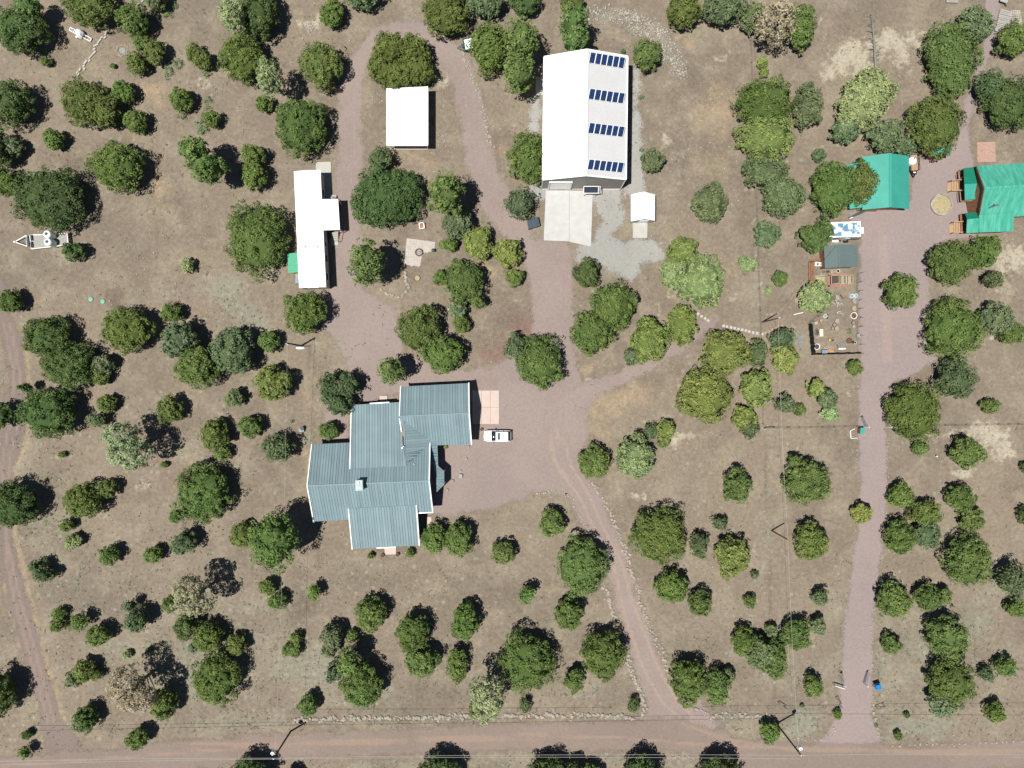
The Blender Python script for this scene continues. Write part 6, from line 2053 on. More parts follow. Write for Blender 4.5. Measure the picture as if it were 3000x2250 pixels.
# ------------------------------------------------------------------ trees and shrubs
KIND = {  # foliage colour, leaf size, looseness, height factor
    'J': ((0.134, 0.188, 0.057), .26, 0.0, .78), 'D': ((0.097, 0.142, 0.052), .26, 0.0, .80), 'O': ((0.139, 0.183, 0.056), .26, 0.0, .75),
    'Y': ((0.210, 0.252, 0.076), .28, 0.0, .68), 'P': ((0.143, 0.208, 0.067), .32, .16, 1.25), 'G': ((0.148, 0.193, 0.095), .30, .08, .82),
    'L': ((0.262, 0.331, 0.143), .28, .02, .62), 'W': ((0.360, 0.325, 0.200), .27, .42, 1.25), 'B': ((0.119, 0.159, 0.077), .30, .08, .9), 'V': ((0.287, 0.339, 0.167), .28, .32, 1.15),
    'H': ((0.162, 0.237, 0.105), .2, .5, .3)}
TREES = '''
A 170 240 220 190 D|A 235 60 95 75 P|A 720 25 205 200 O|A 1080 160 122 125 J|A 1260 -5 80 75 G|A 1150 362 55 62 J|A 1247 412 80 95 O|A 1108 512 78 82 O|A 1575 450 48 85 O;1650 490 62 62|A 1960 470 180 200 O
A 1890 135 105 115 V|A 2090 130 160 165 D;2140 40 110 90|A 45 835 215 190 D|A 690 835 195 195 O;860 900 100 130|A 1000 745 82 82 J|A 1102 990 84 84 J|A 1472 812 82 90 J|A 2140 850 60 66 J
A 1715 965 66 62 J|A 1640 1022 62 54 H|A 432 1130 72 75 J|A 110 1195 72 70 G|A -10 1210 90 150 D|A 30 1480 120 105 J|A 400 1610 300 265 D|A 950 1355 218 205 O
A 1585 1240 110 115 P;1690 1370 130 115|A 2050 1265 88 85 J;2060 1430 88 105|B 150 640 95 140 V|A 375 500 36 32 J|A 915 535 19 17 J|A 1355 105 38 42 H|A 1410 40 38 24 H|A 1440 515 36 52 H|A 1365 585 38 52 H|A 1682 840 34 50 H|A 1470 935 42 32 H|A 1680 590 40 32 H
B 640 115 88 108 J|B 555 522 172 190 O|B 390 1025 212 245 J|B 870 -40 150 95 G|B 1130 390 150 115 O;1310 410 120 120;1060 540 130 120;1340 560 120 130;1190 620 170 115|B 1565 105 192 190 O|B 1880 15 165 110 G|B 2155 15 70 80 D
B 1910 390 152 210 J|C 130 330 130 180 P;110 590 125 165|B 1035 1290 92 92 B|B 1080 1590 285 255 D;960 1640 160 170;1220 1530 150 150|F 1565 55 142 172 P|C 190 1280 158 212 J|G 115 130 112 122 B
C 560 200 110 115 P;570 330 118 95|C 540 20 95 82 O|C 160 20 112 98 D|C 1450 70 142 142 O|C 1770 45 168 148 G|C 2010 150 95 108 G|D 200 180 160 165 W|D 390 215 122 185 J|C 1150 445 108 118 J|C 1190 1305 84 92 G
C 2080 505 35 44 Y|C 2095 585 32 37 Y|G 1655 120 134 155 G|D 110 830 250 195 J|D 120 1120 235 195 Y|D 120 1405 182 122 G|D 260 1590 168 160 G|D 460 860 106 172 G|D 960 760 215 190 L;870 900 190 160|D 760 1060 118 96 G|D 1090 1105 135 130 G
D 1490 1010 225 262 O|D 1240 1200 80 68 G|D 1620 430 240 260 J;1620 650 150 130|D 1810 210 132 142 G|D 2120 320 125 128 J|D 1925 700 108 125 B|D 2090 840 190 215 D|D 552 1258 44 44 G|D 665 1530 182 230 J|D 885 1485 118 180 O
E 600 520 82 66 D|E 1522 635 42 56 L|E 95 918 74 98 J|E 385 1210 190 175 D;560 1440 220 185|E 840 1430 74 66 G|E 812 1530 66 60 J|E 1030 1150 203 190 O|E 1390 1012 76 66 J|E 1455 1235 140 155 G|E 1600 1450 175 175 J
E 1890 1315 168 192 G|F 130 1240 76 84 J|F 35 410 262 308 J|F 165 1590 148 138 Y|F 925 610 138 190 P|F 1660 290 124 128 G|F 1590 460 64 58 J|F 1827 445 114 145 Y|F 2068 527 115 115 Y|F 2120 732 68 62 J
F 1520 732 46 60 J|F 1710 765 162 178 J;1825 925 50 46|F 1665 985 62 72 G|F 1690 1110 62 64 J|F 1350 1140 178 198 J|F 1545 1345 168 152 O|F 420 1012 170 168 J|F 1120 1480 98 108 P|J 625 100 90 130 B;780 80 92 92;710 230 100 100|G 85 1285 85 105 B
G 280 1410 192 225 J|G 662 692 104 114 D|G 880 955 188 190 J|G 710 1165 188 172 J|G 1165 1240 156 188 Y|G 1030 1372 58 62 G|G 1430 1118 118 162 Y|G 1442 522 132 116 Y|G 1580 755 192 212 L|G 1342 700 86 122 L
G 1962 618 62 68 L|G 2115 382 94 104 G|G 1785 1335 200 178 Y|G 2040 1350 78 100 B|K 1620 155 222 242 Y|K 2030 105 128 150 Y|H 250 1220 94 84 B|H 275 1380 102 122 Y|H 235 737 54 60 J|H 140 828 27 32 L
H 522 895 136 122 L|H 580 365 72 98 J;450 372 62 62;510 450 88 70|H 1205 840 130 145 J|H 1622 605 188 175 J|H 1890 512 104 130 J|H 1952 737 78 64 B|H 1640 1140 240 245 O|H 1985 1060 128 125 G|H 2110 1180 100 80 O|H 1650 1560 152 150 B;1645 1430 78 62
H 845 1455 52 55 J|L 520 97 64 68 Y|L 610 190 80 74 G|L 640 305 64 64 L|L 268 235 72 70 B|L 396 280 38 44 J|L 1320 290 225 248 J|L 1935 245 64 50 O|L 1370 595 54 50 J|L 1747 625 130 120 O
L 455 860 192 182 J;345 695 46 46|L 1208 970 98 96 J|L 1405 1110 128 92 O|L 1420 1290 98 104 G|L 1698 990 110 100 O|L 1785 1165 98 94 O|L 892 1115 74 78 Y|L 482 1345 128 146 J|L 1200 1310 118 138 J|L 1755 1495 190 208 J
P 2115 135 122 138 B|L 2225 745 34 44 D|L 2220 1130 42 66 D|P 28 95 28 28 B|K 378 1195 96 106 J|K 720 705 126 125 J|K 1055 660 152 178 L|K 1172 452 44 58 B|K 1296 442 66 80 Y|K 1280 542 46 34 J
K 1935 345 90 92 Y|K 1972 440 68 68 B|K 1878 892 112 138 O|K 1242 1295 235 240 J|K 1730 1202 52 54 B|K 1573 1370 70 92 B|K 1832 1470 140 165 Y|K 625 1545 212 250 J|J 2030 1432 96 84 J|J 1468 1320 100 112 J
J 1672 1325 114 138 J|J 170 1345 205 250 P|I 2030 410 88 84 J|J 208 590 122 110 B|J 615 452 74 62 J|J 1276 1438 30 32 J|J 957 1457 24 24 J|J 318 372 15 15 H|I 390 300 232 212 D;215 95 38 30|I 10 320 80 105 D
I 865 225 70 64 O|I 785 362 64 54 B|I 1380 275 94 104 J|I 1900 182 70 60 G|I 1740 480 108 124 O|I 1805 630 58 56 J|I 980 480 130 100 V;1060 630 165 125|I 505 640 26 20 J|I 1330 722 28 20 J|I 1640 955 228 248 J;1435 1140 44 44
I 90 1050 215 190 D|I 680 1010 148 138 O|I 868 912 74 70 O|I 545 1210 50 42 O|I 598 1342 62 54 L|I 890 1450 74 74 J|I 1245 1450 66 60 J|I 1490 1350 92 98 B|I 1960 1290 84 94 O|I 310 1545 60 46 B;370 1610 74 44
M 1545 215 115 120 W;1580 330 150 80|M 1388 330 62 62 J|M 1522 510 108 100 D|M 1692 600 108 114 J|M 1572 680 40 34 G|M 1918 652 74 74 O|M 1755 935 200 215 J|M 475 408 55 38 J|M 475 502 55 44 J|M 635 476 60 54 P
M 802 582 88 78 J|M 1110 465 88 92 B;1058 345 48 38|M 1020 960 130 150 W;1130 1090 150 95|M 1325 1130 104 122 J|M 690 865 84 74 O|M 600 932 58 58 B|M 782 902 44 38 O|M 1030 742 34 30 L|M 1205 705 22 20 G|M 695 1260 84 102 D
M 1118 1420 84 72 J|M 205 1540 48 44 P|M 218 1388 34 34 D|M -5 1060 120 185 D|M 2010 1770 190 190 D|N 122 190 64 60 J|N 205 302 68 64 J|N 498 235 48 56 P|N 958 415 120 138 J|N 1290 560 132 156 J
N 1372 785 138 122 O|N 1722 475 110 145 J|N 640 590 88 90 G;625 700 55 48|N 805 592 44 42 J|N 352 602 44 42 J|N 340 702 48 50 J|N 272 708 30 44 J|N 785 800 80 108 P|N 655 885 64 72 B|N 890 990 165 180 J
N 450 1145 74 76 J|N 1655 830 78 140 J|N 1900 1080 138 185 V|N 1795 1192 34 58 J|O 175 800 240 245 J|N 1510 1730 185 170 D|N 310 1760 80 75 D|O 175 255 58 60 P|O 508 405 110 125 J|O 790 735 185 190 J
O 555 942 76 94 O|O 166 1152 40 46 B|O 1040 1145 38 54 D|O 1350 195 138 118 J|O 1580 325 88 102 J|O 1982 308 42 48 J|O 1482 955 152 178 J|O 1712 1005 92 145 J|O 1808 915 44 64 G|O 1925 625 92 112 J
O 2060 730 108 130 G|P 185 770 100 158 J|P 165 545 38 54 G|P 150 1365 70 80 J|O 350 1735 170 160 D;560 1700 70 85|O 705 1715 80 80 J|O 1100 1735 165 160 D|O 1735 1720 185 160 D|P 360 575 116 122 J|P 535 505 54 76 G
P 556 268 64 58 B|P 500 995 68 82 J|P 1150 295 130 140 J|P 1430 275 108 100 O|P 1550 255 58 66 J|P 2150 358 72 68 J|P 1590 600 162 185 O|P 1620 965 185 182 J|P 1540 1130 112 98 G|P 1135 650 64 72 J
P 1912 902 54 50 B|P 2060 832 80 70 J|P 1972 1205 70 76 J|P 703 1222 26 38 J|P 1262 1228 20 20 D|P 1190 1395 27 34 J|P 412 1150 14 12 D|P 1016 1315 12 16 H
C 958 412 16 14 B|J 1565 580 13 12 Y|H 795 1165 20 25 H|N 2190 1150 20 40 B|C 1100 790 22 16 H|C 1105 1215 22 14 H
'''
LEAF_DIR = None


def crown(lobes, seed, leaf, loose, dense=1.0, clump=False):
    """leafy crown: spray-sized faces gathered in clumps over the surface and through the volume of each lobe"""
    r = np.random.RandomState(seed)
    LP, LN, LT, LS = [], [], [], []
    V0, F0, T0_ = [], [], []
    nb = 0
    for li, (cx, cy, cz, rx, ry, rz) in enumerate(lobes):
        R = (rx * ry) ** .5
        rc = (min(.30 + .045 * R, .55) if R > .8 else max(.10, .32 * R)) * (1.35 if clump else 1.0)
        area = 2 * math.pi * R * R * (.55 + .55 * rz / R)
        n = int(max(9, area / (rc * rc * 1.2) * (1 - .45 * loose) * dense))
        d = r.normal(size=(n * 2, 3))
        d /= np.linalg.norm(d, axis=1)[:, None]
        d = d[d[:, 2] > -.45][:n]
        n = len(d)
        bumps = np.minimum(1 + .09 * np.sin(d[:, 0] * 4 + seed) * np.cos(d[:, 1] * 5 + seed * 1.7) + .05 * np.sin(d[:, 1] * 9 + seed * 2.3) * np.cos(d[:, 0] * 8 + seed) + .03 * r.normal(size=n), 1.07)
        az = np.arctan2(d[:, 1], d[:, 0])
        bumps = bumps * (1 + .07 * np.sin(3 * az + seed * .9) + .06 * np.sin(5 * az + seed * 2.1) + .05 * np.sin(9 * az + seed * 3.7) * (1 - np.abs(d[:, 2])))
        dep = 1 - (r.rand(n) ** 1.6) * (.30 + .5 * loose + (.15 if clump else 0))
        rad = bumps * dep * .93
        c = np.stack([cx + d[:, 0] * rx * rad, cy + d[:, 1] * ry * rad, np.maximum(cz + d[:, 2] * rz * rad, .12)], 1)
        gap = np.sin(c[:, 0] * 2.3 + seed) + np.sin(c[:, 1] * 2.6 + seed * 1.3) + np.sin(c[:, 2] * 3.1 + c[:, 0] * 1.1)
        keep = (gap > -1.55) if R > 1.2 else np.ones(n, bool)
        for lj, (ax, ay, az, bx, by, bz) in enumerate(lobes):
            if lj != li:
                q = ((c[:, 0] - ax) / bx) ** 2 + ((c[:, 1] - ay) / by) ** 2 + ((c[:, 2] - az) / bz) ** 2
                keep &= q > .55
        c, d = c[keep], d[keep]
        n = len(c)
        if n == 0:
            continue
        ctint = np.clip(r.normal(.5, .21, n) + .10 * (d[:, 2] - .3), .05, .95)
        crad = rc * r.uniform(.7, 1.3, n)
        k = int((19 if R > .8 else 12) * (1 - .3 * loose))
        u = r.normal(size=(n, k, 3))
        u /= np.linalg.norm(u, axis=2)[:, :, None]
        u += d[:, None, :] * .75
        u /= np.linalg.norm(u, axis=2)[:, :, None]
        pos = c[:, None, :] + u * crad[:, None, None] * r.uniform(.75, 1.08, (n, k, 1))
        nrm = u + .38 * r.normal(size=(n, k, 3)) + np.array([0, 0, .45])
        nrm /= np.linalg.norm(nrm, axis=2)[:, :, None]
        LP.append(pos.reshape(-1, 3))
        LN.append(nrm.reshape(-1, 3))
        LT.append(np.clip(np.repeat(ctint, k) + r.normal(0, .10, n * k), 0, 1))
        LS.append(leaf * r.uniform(.7, 1.3, n * k) * min(1.0, .35 + R * .55))
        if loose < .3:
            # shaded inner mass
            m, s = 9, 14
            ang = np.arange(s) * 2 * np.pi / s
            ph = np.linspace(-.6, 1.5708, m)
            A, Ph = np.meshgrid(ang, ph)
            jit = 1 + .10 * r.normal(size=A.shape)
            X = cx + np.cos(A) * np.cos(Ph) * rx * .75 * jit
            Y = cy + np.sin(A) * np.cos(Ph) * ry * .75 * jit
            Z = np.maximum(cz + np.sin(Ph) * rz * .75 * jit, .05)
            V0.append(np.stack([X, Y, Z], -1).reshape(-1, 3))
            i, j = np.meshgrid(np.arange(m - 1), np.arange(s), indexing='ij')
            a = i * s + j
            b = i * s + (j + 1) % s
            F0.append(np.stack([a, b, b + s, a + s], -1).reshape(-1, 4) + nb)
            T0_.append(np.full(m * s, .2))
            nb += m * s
    P = np.concatenate(LP)
    N = np.concatenate(LN)
    T = np.concatenate(LT)
    S = np.concatenate(LS)
    n = len(P)
    a = r.normal(size=(n, 3))
    t = np.cross(N, a)
    t /= np.linalg.norm(t, axis=1)[:, None] + 1e-9
    b = np.cross(N, t)
    hs = S[:, None] * .5
    quad = np.stack([P - t * hs * 1.1, P - b * hs * .62, P + t * hs * 1.1, P + b * hs * .62], 1)
    quad[:, :, 2] = np.maximum(quad[:, :, 2], .03)
    V = quad.reshape(-1, 3)
    F = np.arange(n * 4).reshape(-1, 4)
    TT = np.repeat(T, 4)
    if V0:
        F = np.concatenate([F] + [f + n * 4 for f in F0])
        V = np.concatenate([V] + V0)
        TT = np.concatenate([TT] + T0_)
    return V, F, TT


def np_mesh(name, V, F, tint=None, m=None):
    me = bpy.data.meshes.new(name)
    nv, nf, k = len(V), len(F), F.shape[1]
    me.vertices.add(nv)
    me.vertices.foreach_set('co', V.astype(np.float32).ravel())
    me.loops.add(nf * k)
    me.loops.foreach_set('vertex_index', F.astype(np.int32).ravel())
    me.polygons.add(nf)
    me.polygons.foreach_set('loop_start', np.arange(0, nf * k, k, dtype=np.int32))
    if tint is not None:
        at = me.attributes.new('tint', 'FLOAT', 'POINT')
        at.data.foreach_set('value', tint.astype(np.float32))
    me.update(calc_edges=True)
    if m:
        me.materials.append(m)
    return me


LANDMARKS = [('grey-roofed house', 1090, 1400, 190, 200), ('mobile home', 908, 670, 45, 170), ('white hip-roofed carport', 1193, 345, 60, 85), ('solar-panelled barn', 1715, 340, 125, 200),
             ('small white shed', 1884, 610, 35, 40), ('teal barn', 2590, 530, 80, 80), ('teal cabin', 2930, 590, 80, 100), ('travel trailer', 2476, 675, 50, 25), ('fenced garden yard', 2440, 940, 70, 95),
             ('flatbed trailer', 130, 705, 70, 25), ('mint septic lids', 285, 880, 25, 8), ('white tarp bundle', 232, 98, 30, 20), ('flagstone patio', 1225, 740, 40, 40), ('white parked car', 1460, 1275, 40, 17),
             ('lower left road pole', 852, 2142, 5, 5), ('lower right road pole', 2275, 2120, 5, 5), ('main driveway mouth', 1960, 2095, 60, 30), ('blue box', 2569, 2009, 10, 10),
             ('upper gate', 2558, 1235, 40, 18), ('fence line pole', 2260, 1554, 5, 5), ('fallen grey trunk', 2556, 120, 12, 80), ('stepping stones', 2150, 965, 60, 30),
             ('dark pole below the mobile home', 883, 1013, 5, 5), ('curved rock row', 1615, 1443, 45, 8), ('mouth of the left track', 175, 2190, 20, 20), ('heap of rusty rocks', 906, 84, 18, 18),
             ('bleached sandy patch', 2890, 1300, 60, 50), ('board stack, top right,', 2937, 63, 20, 35), ('rocky fire ring', 359, 148, 17, 17), ('pale utility box', 886, 1259, 10, 10),
             ('round stone planter', 2755, 600, 33, 33), ('lower doorstep planters', 1144, 1624, 25, 6), ('long roadside wall', 1360, 2101, 300, 8)]
ORDW = ['', 'first', 'second', 'third', 'fourth', 'fifth', 'sixth', 'seventh', 'eighth', 'ninth', 'tenth', 'eleventh', 'twelfth', 'thirteenth', 'fourteenth', 'fifteenth', 'sixteenth', 'seventeenth', 'eighteenth']
TONE = {'J': 'mid-green', 'D': 'dark green', 'O': 'olive', 'Y': 'yellow-green', 'P': 'feathery green', 'G': 'grey-green', 'L': 'pale green', 'W': 'straw-yellow dying', 'B': 'bluish green', 'V': 'sparse pale', 'H': 'leafy green'}
SPEC = {'P': 'pine', 'W': 'pine', 'V': 'pine', 'H': 'weed'}
recs = []
for row in TREES.split('\n'):
    for item in row.strip().split('|'):
        if not item:
            continue
        parts = item.split(';')
        w = parts[0].split()
        t, k = w[0], w[5]
        lob = [tuple(map(float, w[1:5]))] + [tuple(map(float, q.split())) for q in parts[1:]]
        L_ = [(*TP(t, x, y), rx * TS, ry * TS) for x, y, rx, ry in lob]
        x0, x1 = min(a[0] - a[2] for a in L_), max(a[0] + a[2] for a in L_)
        y0, y1 = min(a[1] - a[3] for a in L_), max(a[1] + a[3] for a in L_)
        recs.append(dict(k=k, L=L_, cx=(x0 + x1) / 2, cy=(y0 + y1) / 2, r=((x1 - x0) * (y1 - y0)) ** .5 / 2))
slots = {}
for q in recs:
    best = None
    for nm, lx, ly, hx, hy in LANDMARKS:
        dx, dy = q['cx'] - lx, q['cy'] - ly
        ex, ey = max(abs(dx) - hx, 0), max(abs(dy) - hy, 0)
        d = math.hypot(ex, ey)
        if best is None or d < best[0]:
            sx = dx if abs(dx) > hx * .8 else 0
            sy = dy if abs(dy) > hy * .8 else 0
            ax, ay = abs(sx), abs(sy)
            if ax + ay == 0:
                ax, ay, sx, sy = abs(dx), abs(dy), dx, dy
            ws = []
            if ay > .42 * ax:
                ws.append('above' if sy < 0 else 'below')
            if ax > .42 * ay:
                ws.append('left' if sx < 0 else 'right')
            w = ' '.join(ws)
            w = w + ' of' if ws[-1] in ('left', 'right') else w
            best = (d, nm, w)
    q['lm'] = best
    slots.setdefault(best[1:], []).append(q)
for key, lst in slots.items():
    lst.sort(key=lambda q: q['lm'][0])
    for i, q in enumerate(lst):
        q['ord'] = i + 1
        q['n'] = len(lst)


def tree_label(q):
    r = q['r']
    size = 'tiny' if r < 10 else 'small' if r < 22 else 'medium' if r < 36 else 'large' if r < 58 else 'huge'
    sp = SPEC.get(q['k'], 'juniper')
    if q['k'] in 'GB':
        sp = 'evergreen'
    if r < 16 and sp != 'weed':
        sp = 'bush'
    s = f"{size} {TONE[q['k']]} {sp} {q['lm'][2]} the {q['lm'][1]}"
    if q['n'] > 1:
        s += f", {ORDW[q['ord']]} out" if q['ord'] < q['n'] or True else ''
    return s


def tree_height(q, R, k):
    if k in 'PWV':
        return min(max(2.7 * R + min(3.5, 2.2 * max(R - .9, 0) + .3), 1.0), 11.5)
    h = 2 * R * KIND[k][3] + (min(1.2, R) if k != 'H' else 0)
    return min(max(h, .35), 6.2)


def grow(q, seed):
    k = q['k']
    col, leaf, loose, hf = KIND[k]
    Rm = q['r'] / PX
    ht = tree_height(q, Rm, k)
    rr_ = random.Random(seed)
    zb = (.12 if k not in 'PWV' else .30) * ht
    lobes = []
    for i, (px, py, rx, ry) in enumerate(q['L']):
        Rl = (rx * ry) ** .5 / PX
        h_l = ht if len(q['L']) == 1 else max(ht * min(1.0, .55 + .5 * Rl / max(Rm, .1)), .5)
        h_l *= rr_.uniform(.94, 1.04)
        zc = (zb + h_l) / 2
        rz = (h_l - zb) / 2 * 1.04
        zc *= .94
        p = P3(px, py, zc)
        s = (CH - zc) / CH
        lobes.append((p.x, p.y, zc, rx / PX * s, ry / PX * s, rz))
    bx = sum(l[0] * l[3] * l[4] for l in lobes) / sum(l[3] * l[4] for l in lobes)
    by = sum(l[1] * l[3] * l[4] for l in lobes) / sum(l[3] * l[4] for l in lobes)
    loc = [(a - bx, b - by, c, d, e, f) for a, b, c, d, e, f in lobes]
    name = {'P': 'pine_tree', 'W': 'dying_pine_tree', 'V': 'pale_pine_tree', 'G': 'evergreen_tree', 'B': 'evergreen_tree', 'H': 'weed_clump'}.get(k, 'juniper_tree')
    if q['r'] < 16 and k != 'H':
        name = 'shrub'
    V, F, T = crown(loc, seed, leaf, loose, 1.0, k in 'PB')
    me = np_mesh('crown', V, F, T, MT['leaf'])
    v = [rr_.uniform(.93, 1.07) for _ in range(3)]
    g = rr_.uniform(.9, 1.1)
    cc_ = (col[0] * v[0] * g, col[1] * g * (1 + (v[1] - 1) * .4), col[2] * v[2] * g, 1)
    if name in ('weed_clump',) or q['r'] < 8:
        o = bpy.data.objects.new(name, me)
        COL.objects.link(o)
        o.location = (bx, by, 0)
        o.color = cc_
        root = o
    else:
        root = thing(name, None, None, (bx, by, 0), rz=0.0)
        o = bpy.data.objects.new('crown' if name != 'shrub' else 'foliage', me)
        COL.objects.link(o)
        o.parent = root
        o.color = cc_
        tr = MB()
        tr_r = .05 + .045 * Rm
        main_h = ht * (.55 if k not in 'PWV' else .9)
        tr.tube([(0, 0, 0), (rr_.uniform(-.1, .1), rr_.uniform(-.1, .1), main_h * .5), (0, 0, main_h)], [tr_r * 1.25, tr_r, tr_r * .3], 7)
        nbr = 4 if k not in 'PWV' else (26 if k in 'WV' else 12)
        if Rm < .9:
            nbr = 2
        for j in range(nbr):
            l = loc[j % len(loc)]
            a = rr_.uniform(0, 6.28)
            f = rr_.uniform(.45, .85 if k not in 'WV' else .98)
            e = (l[0] + math.cos(a) * l[3] * f, l[1] + math.sin(a) * l[4] * f, l[2] + l[5] * rr_.uniform(-.35, .65) * (1 - f * .4))
            z0 = rr_.uniform(.1, .75) * main_h
            z0 = min(z0, e[2])
            tr.tube([(0, 0, z0), (e[0] * .5, e[1] * .5, z0 + (e[2] - z0) * .4), e], [tr_r * .5, tr_r * .32, tr_r * .1], 5)
        tr.build('trunk' if name != 'shrub' else 'stem', MT['bark'] if k not in 'WV' else MT['deadwood'], root, origin=(0, 0, 0))
    cat = 'shrub' if name == 'shrub' else 'weed' if name == 'weed_clump' else 'tree'
    grp = {'shrub': 'low evergreen shrubs', 'weed_clump': 'green weeds', 'juniper_tree': 'scattered junipers', 'evergreen_tree': 'scattered grey-green evergreens'}.get(name, 'scattered pines')
    tag(root, tree_label(q), cat, grp)
    return root


for i, q in enumerate(recs):
    grow(q, 100 + i)

# ------------------------------------------------------------------ fallen dead trunk
a, b = P3(2563, 206), P3(2549, 40)
ft = thing('fallen_trunk', 'bare grey pine trunk with stubby branches lying on the sandy patch', 'fallen trunk', a)
d = (b - a)
MB().tube([a + Vector((0, 0, .35)), a.lerp(b, .5) + Vector((.05, 0, .45)), b + Vector((0, 0, .30))], [.22, .15, .04], 8).build('trunk', MT['deadwood'], ft)
sd = Vector((d.y, -d.x, 0)).normalized()
for k in range(46):
    t = rnd.uniform(.12, .96)
    p = a.lerp(b, t) + Vector((0, 0, .42))
    s = rnd.choice((-1, 1))
    ln = rnd.uniform(.4, 1.7) * (1 - t * .35) * (.6 if s > 0 else 1)
    e = p + sd * s * ln + d.normalized() * rnd.uniform(-.1, .5) + Vector((0, 0, rnd.uniform(-.3, .5)))
    e.z = max(e.z, .05)
    MB().tube([p, p.lerp(e, .5) + Vector((0, 0, .06)), e], [.05, .03, .012], 4).build('branch', MT['deadwood'], ft)

# ------------------------------------------------------------------ stones and dry grass that nobody could count
rs = np.random.RandomState(11)


def road_clear(x, y, pad=4):
    s = np.maximum.reduce([sdf_band(x, y, LOOP), sdf_poly(x, y, YARD), sdf_band(x, y, DRIVE), sdf_poly(x, y, ROAD), sdf_poly(x, y, EAST), sdf_band(x, y, EDRV)])
    ok = s < -pad
    for x0, y0, x1, y1 in ((895, 1120, 1390, 1620), (855, 495, 1000, 850), (1580, 140, 1845, 565), (1130, 250, 1260, 430), (1843, 560, 1922, 655), (2475, 440, 2670, 615), (2815, 480, 3000, 690), (2365, 640, 2520, 1040), (1185, 695, 1280, 785), (1593, 555, 1740, 725)):
        ok &= ~((x > x0) & (x < x1) & (y > y0) & (y < y1))
    return ok


def scatter(n, fn):
    x, y = rs.uniform(-30, 3030, n), rs.uniform(-30, 2280, n)
    w = fn(x, y)
    k = (rs.rand(n) < w) & road_clear(x, y)
    return x[k], y[k]


IV = np.array([v.co[:] for v in ROCKS[0].vertices])
IF = np.array([p.vertices[:] for p in ROCKS[0].polygons])


def stone_field(name, label, x, y, rmin, rmax, m):
    n = len(x)
    r = (rmin + (rmax - rmin) * rs.rand(n) ** 2.2)
    a = rs.uniform(0, 6.28, n)
    sc = rs.uniform(.7, 1.3, (n, 3)) * r[:, None]
    V = IV[None] * sc[:, None, :] * rs.uniform(.85, 1.15, (n, len(IV), 1))
    c, s = np.cos(a)[:, None], np.sin(a)[:, None]
    X = V[:, :, 0] * c - V[:, :, 1] * s + ((x - 1500) / PX)[:, None]
    Y = V[:, :, 0] * s + V[:, :, 1] * c + ((1125 - y) / PX)[:, None]
    Z = V[:, :, 2] + (r * .3)[:, None]
    F = (IF[None] + (np.arange(n) * len(IV))[:, None, None]).reshape(-1, 3)
    me = np_mesh(name, np.stack([X, Y, Z], -1).reshape(-1, 3), F, None, m)
    o = bpy.data.objects.new(name, me)
    COL.objects.link(o)
    return tag(o, label, 'stones', kind='stuff')


x, y = scatter(90000, lambda x, y: np.clip(.02 + .10 * blobs(x, y, [(650, 250, 90, 50, 1), (470, 700, 120, 90, 1), (300, 830, 140, 60, 1), (480, 320, 40, 80, .7), (860, 60, 60, 30, .6), (1450, 1050, 50, 60, .6), (2040, 420, 120, 60, .5), (2960, 1470, 60, 40, .6), (1300, 450, 60, 50, .5), (2020, 470, 60, 60, .5), (540, 850, 60, 60, .5), (1520, 870, 30, 40, 1), (80, 900, 60, 40, .7), (2380, 340, 60, 40, .5)]), 0, 1))
stone_field('scattered_stones', 'small pale stones scattered over the bare ground', x, y, .035, .17, MT['rock'])
BED = [(1735, 45, 26), (1800, 45, 30), (1860, 60, 34), (1910, 90, 36), (1950, 130, 36), (1975, 175, 34), (1990, 210, 26), (2010, 218, 14)]
n = 52000
x, y = rs.uniform(1690, 2040, n), rs.uniform(5, 260, n)
s = sdf_band(x + 8 * vnoise(x / 20, y / 20, 8), y + 8 * vnoise(x / 20, y / 20, 9), BED)
k = rs.rand(n) < np.clip(s / 26 + .12, 0, 1) * .17
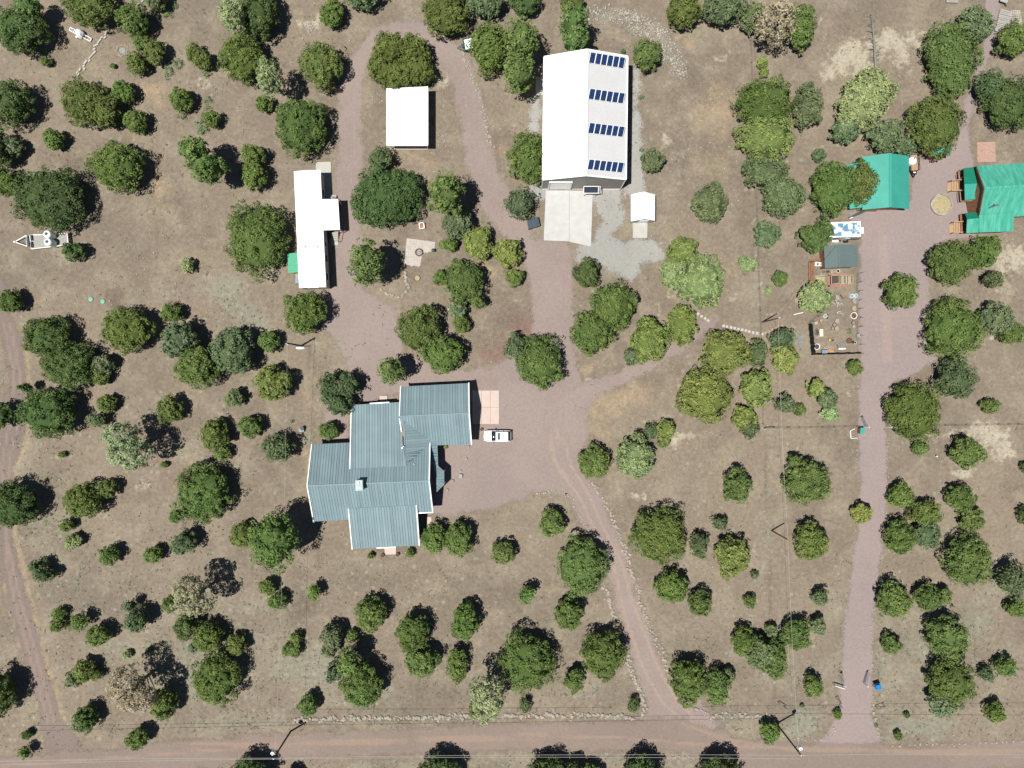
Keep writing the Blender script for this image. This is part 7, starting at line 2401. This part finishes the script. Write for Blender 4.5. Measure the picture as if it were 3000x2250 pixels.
stone_field('rock_bed', 'winding bed of pale broken rock right of the barn', x[k], y[k], .05, .22, MT['rock_dull'])


def tufts(name, label, x, y, col, h0, h1, m, blades=5):
    n = len(x)
    k = blades
    cx = np.repeat((x - 1500) / PX, k) + rs.normal(0, .07, n * k)
    cy = np.repeat((1125 - y) / PX, k) + rs.normal(0, .07, n * k)
    a = rs.uniform(0, 6.28, n * k)
    L = rs.uniform(h0, h1, n * k)
    w = .035 + .03 * rs.rand(n * k)
    tilt = rs.uniform(.5, 1.4, n * k)
    dx, dy, dz = np.cos(a) * np.sin(tilt) * L, np.sin(a) * np.sin(tilt) * L, np.cos(tilt) * L + .02
    px, py = -np.sin(a) * w, np.cos(a) * w
    z0 = np.full(n * k, .01)
    V = np.stack([np.stack([cx - px, cy - py, z0], -1), np.stack([cx + px, cy + py, z0], -1), np.stack([cx + dx + px * .4, cy + dy + py * .4, dz], -1), np.stack([cx + dx - px * .4, cy + dy - py * .4, dz], -1)], 1).reshape(-1, 3)
    F = np.arange(n * k * 4).reshape(-1, 4)
    T = np.repeat(np.clip(np.repeat(rs.normal(.5, .2, n), k) + rs.normal(0, .1, n * k), 0, 1), 4)
    o = bpy.data.objects.new(name, np_mesh(name, V, F, T, m))
    COL.objects.link(o)
    o.color = (*col, 1)
    return tag(o, label, 'grass', kind='stuff')


def clumpy(x, y):
    return np.clip(vnoise(x / 14, y / 14, 21) * .8 + vnoise(x / 40, y / 40, 22) * .6, 0, 1)


x, y = scatter(110000, lambda x, y: np.clip((blobs(x, y, GREY) * .7 + .10) * (.15 + 1.3 * clumpy(x, y)), 0, 1))
tufts('dry_grass', 'short grey-green grass tufts mottling the bare ground', x, y, (.25, .255, .18), .12, .30, MT['leaf'])
x, y = scatter(60000, lambda x, y: np.clip((blobs(x, y, PALE) * .5 + blobs(x, y, STRAW) * .16) * (.2 + 1.1 * clumpy(x, y)), 0, 1))
tufts('bleached_grass', 'bleached straw grass tufts on the sandy patches', x, y, (.34, .30, .21), .10, .28, MT['leaf'])
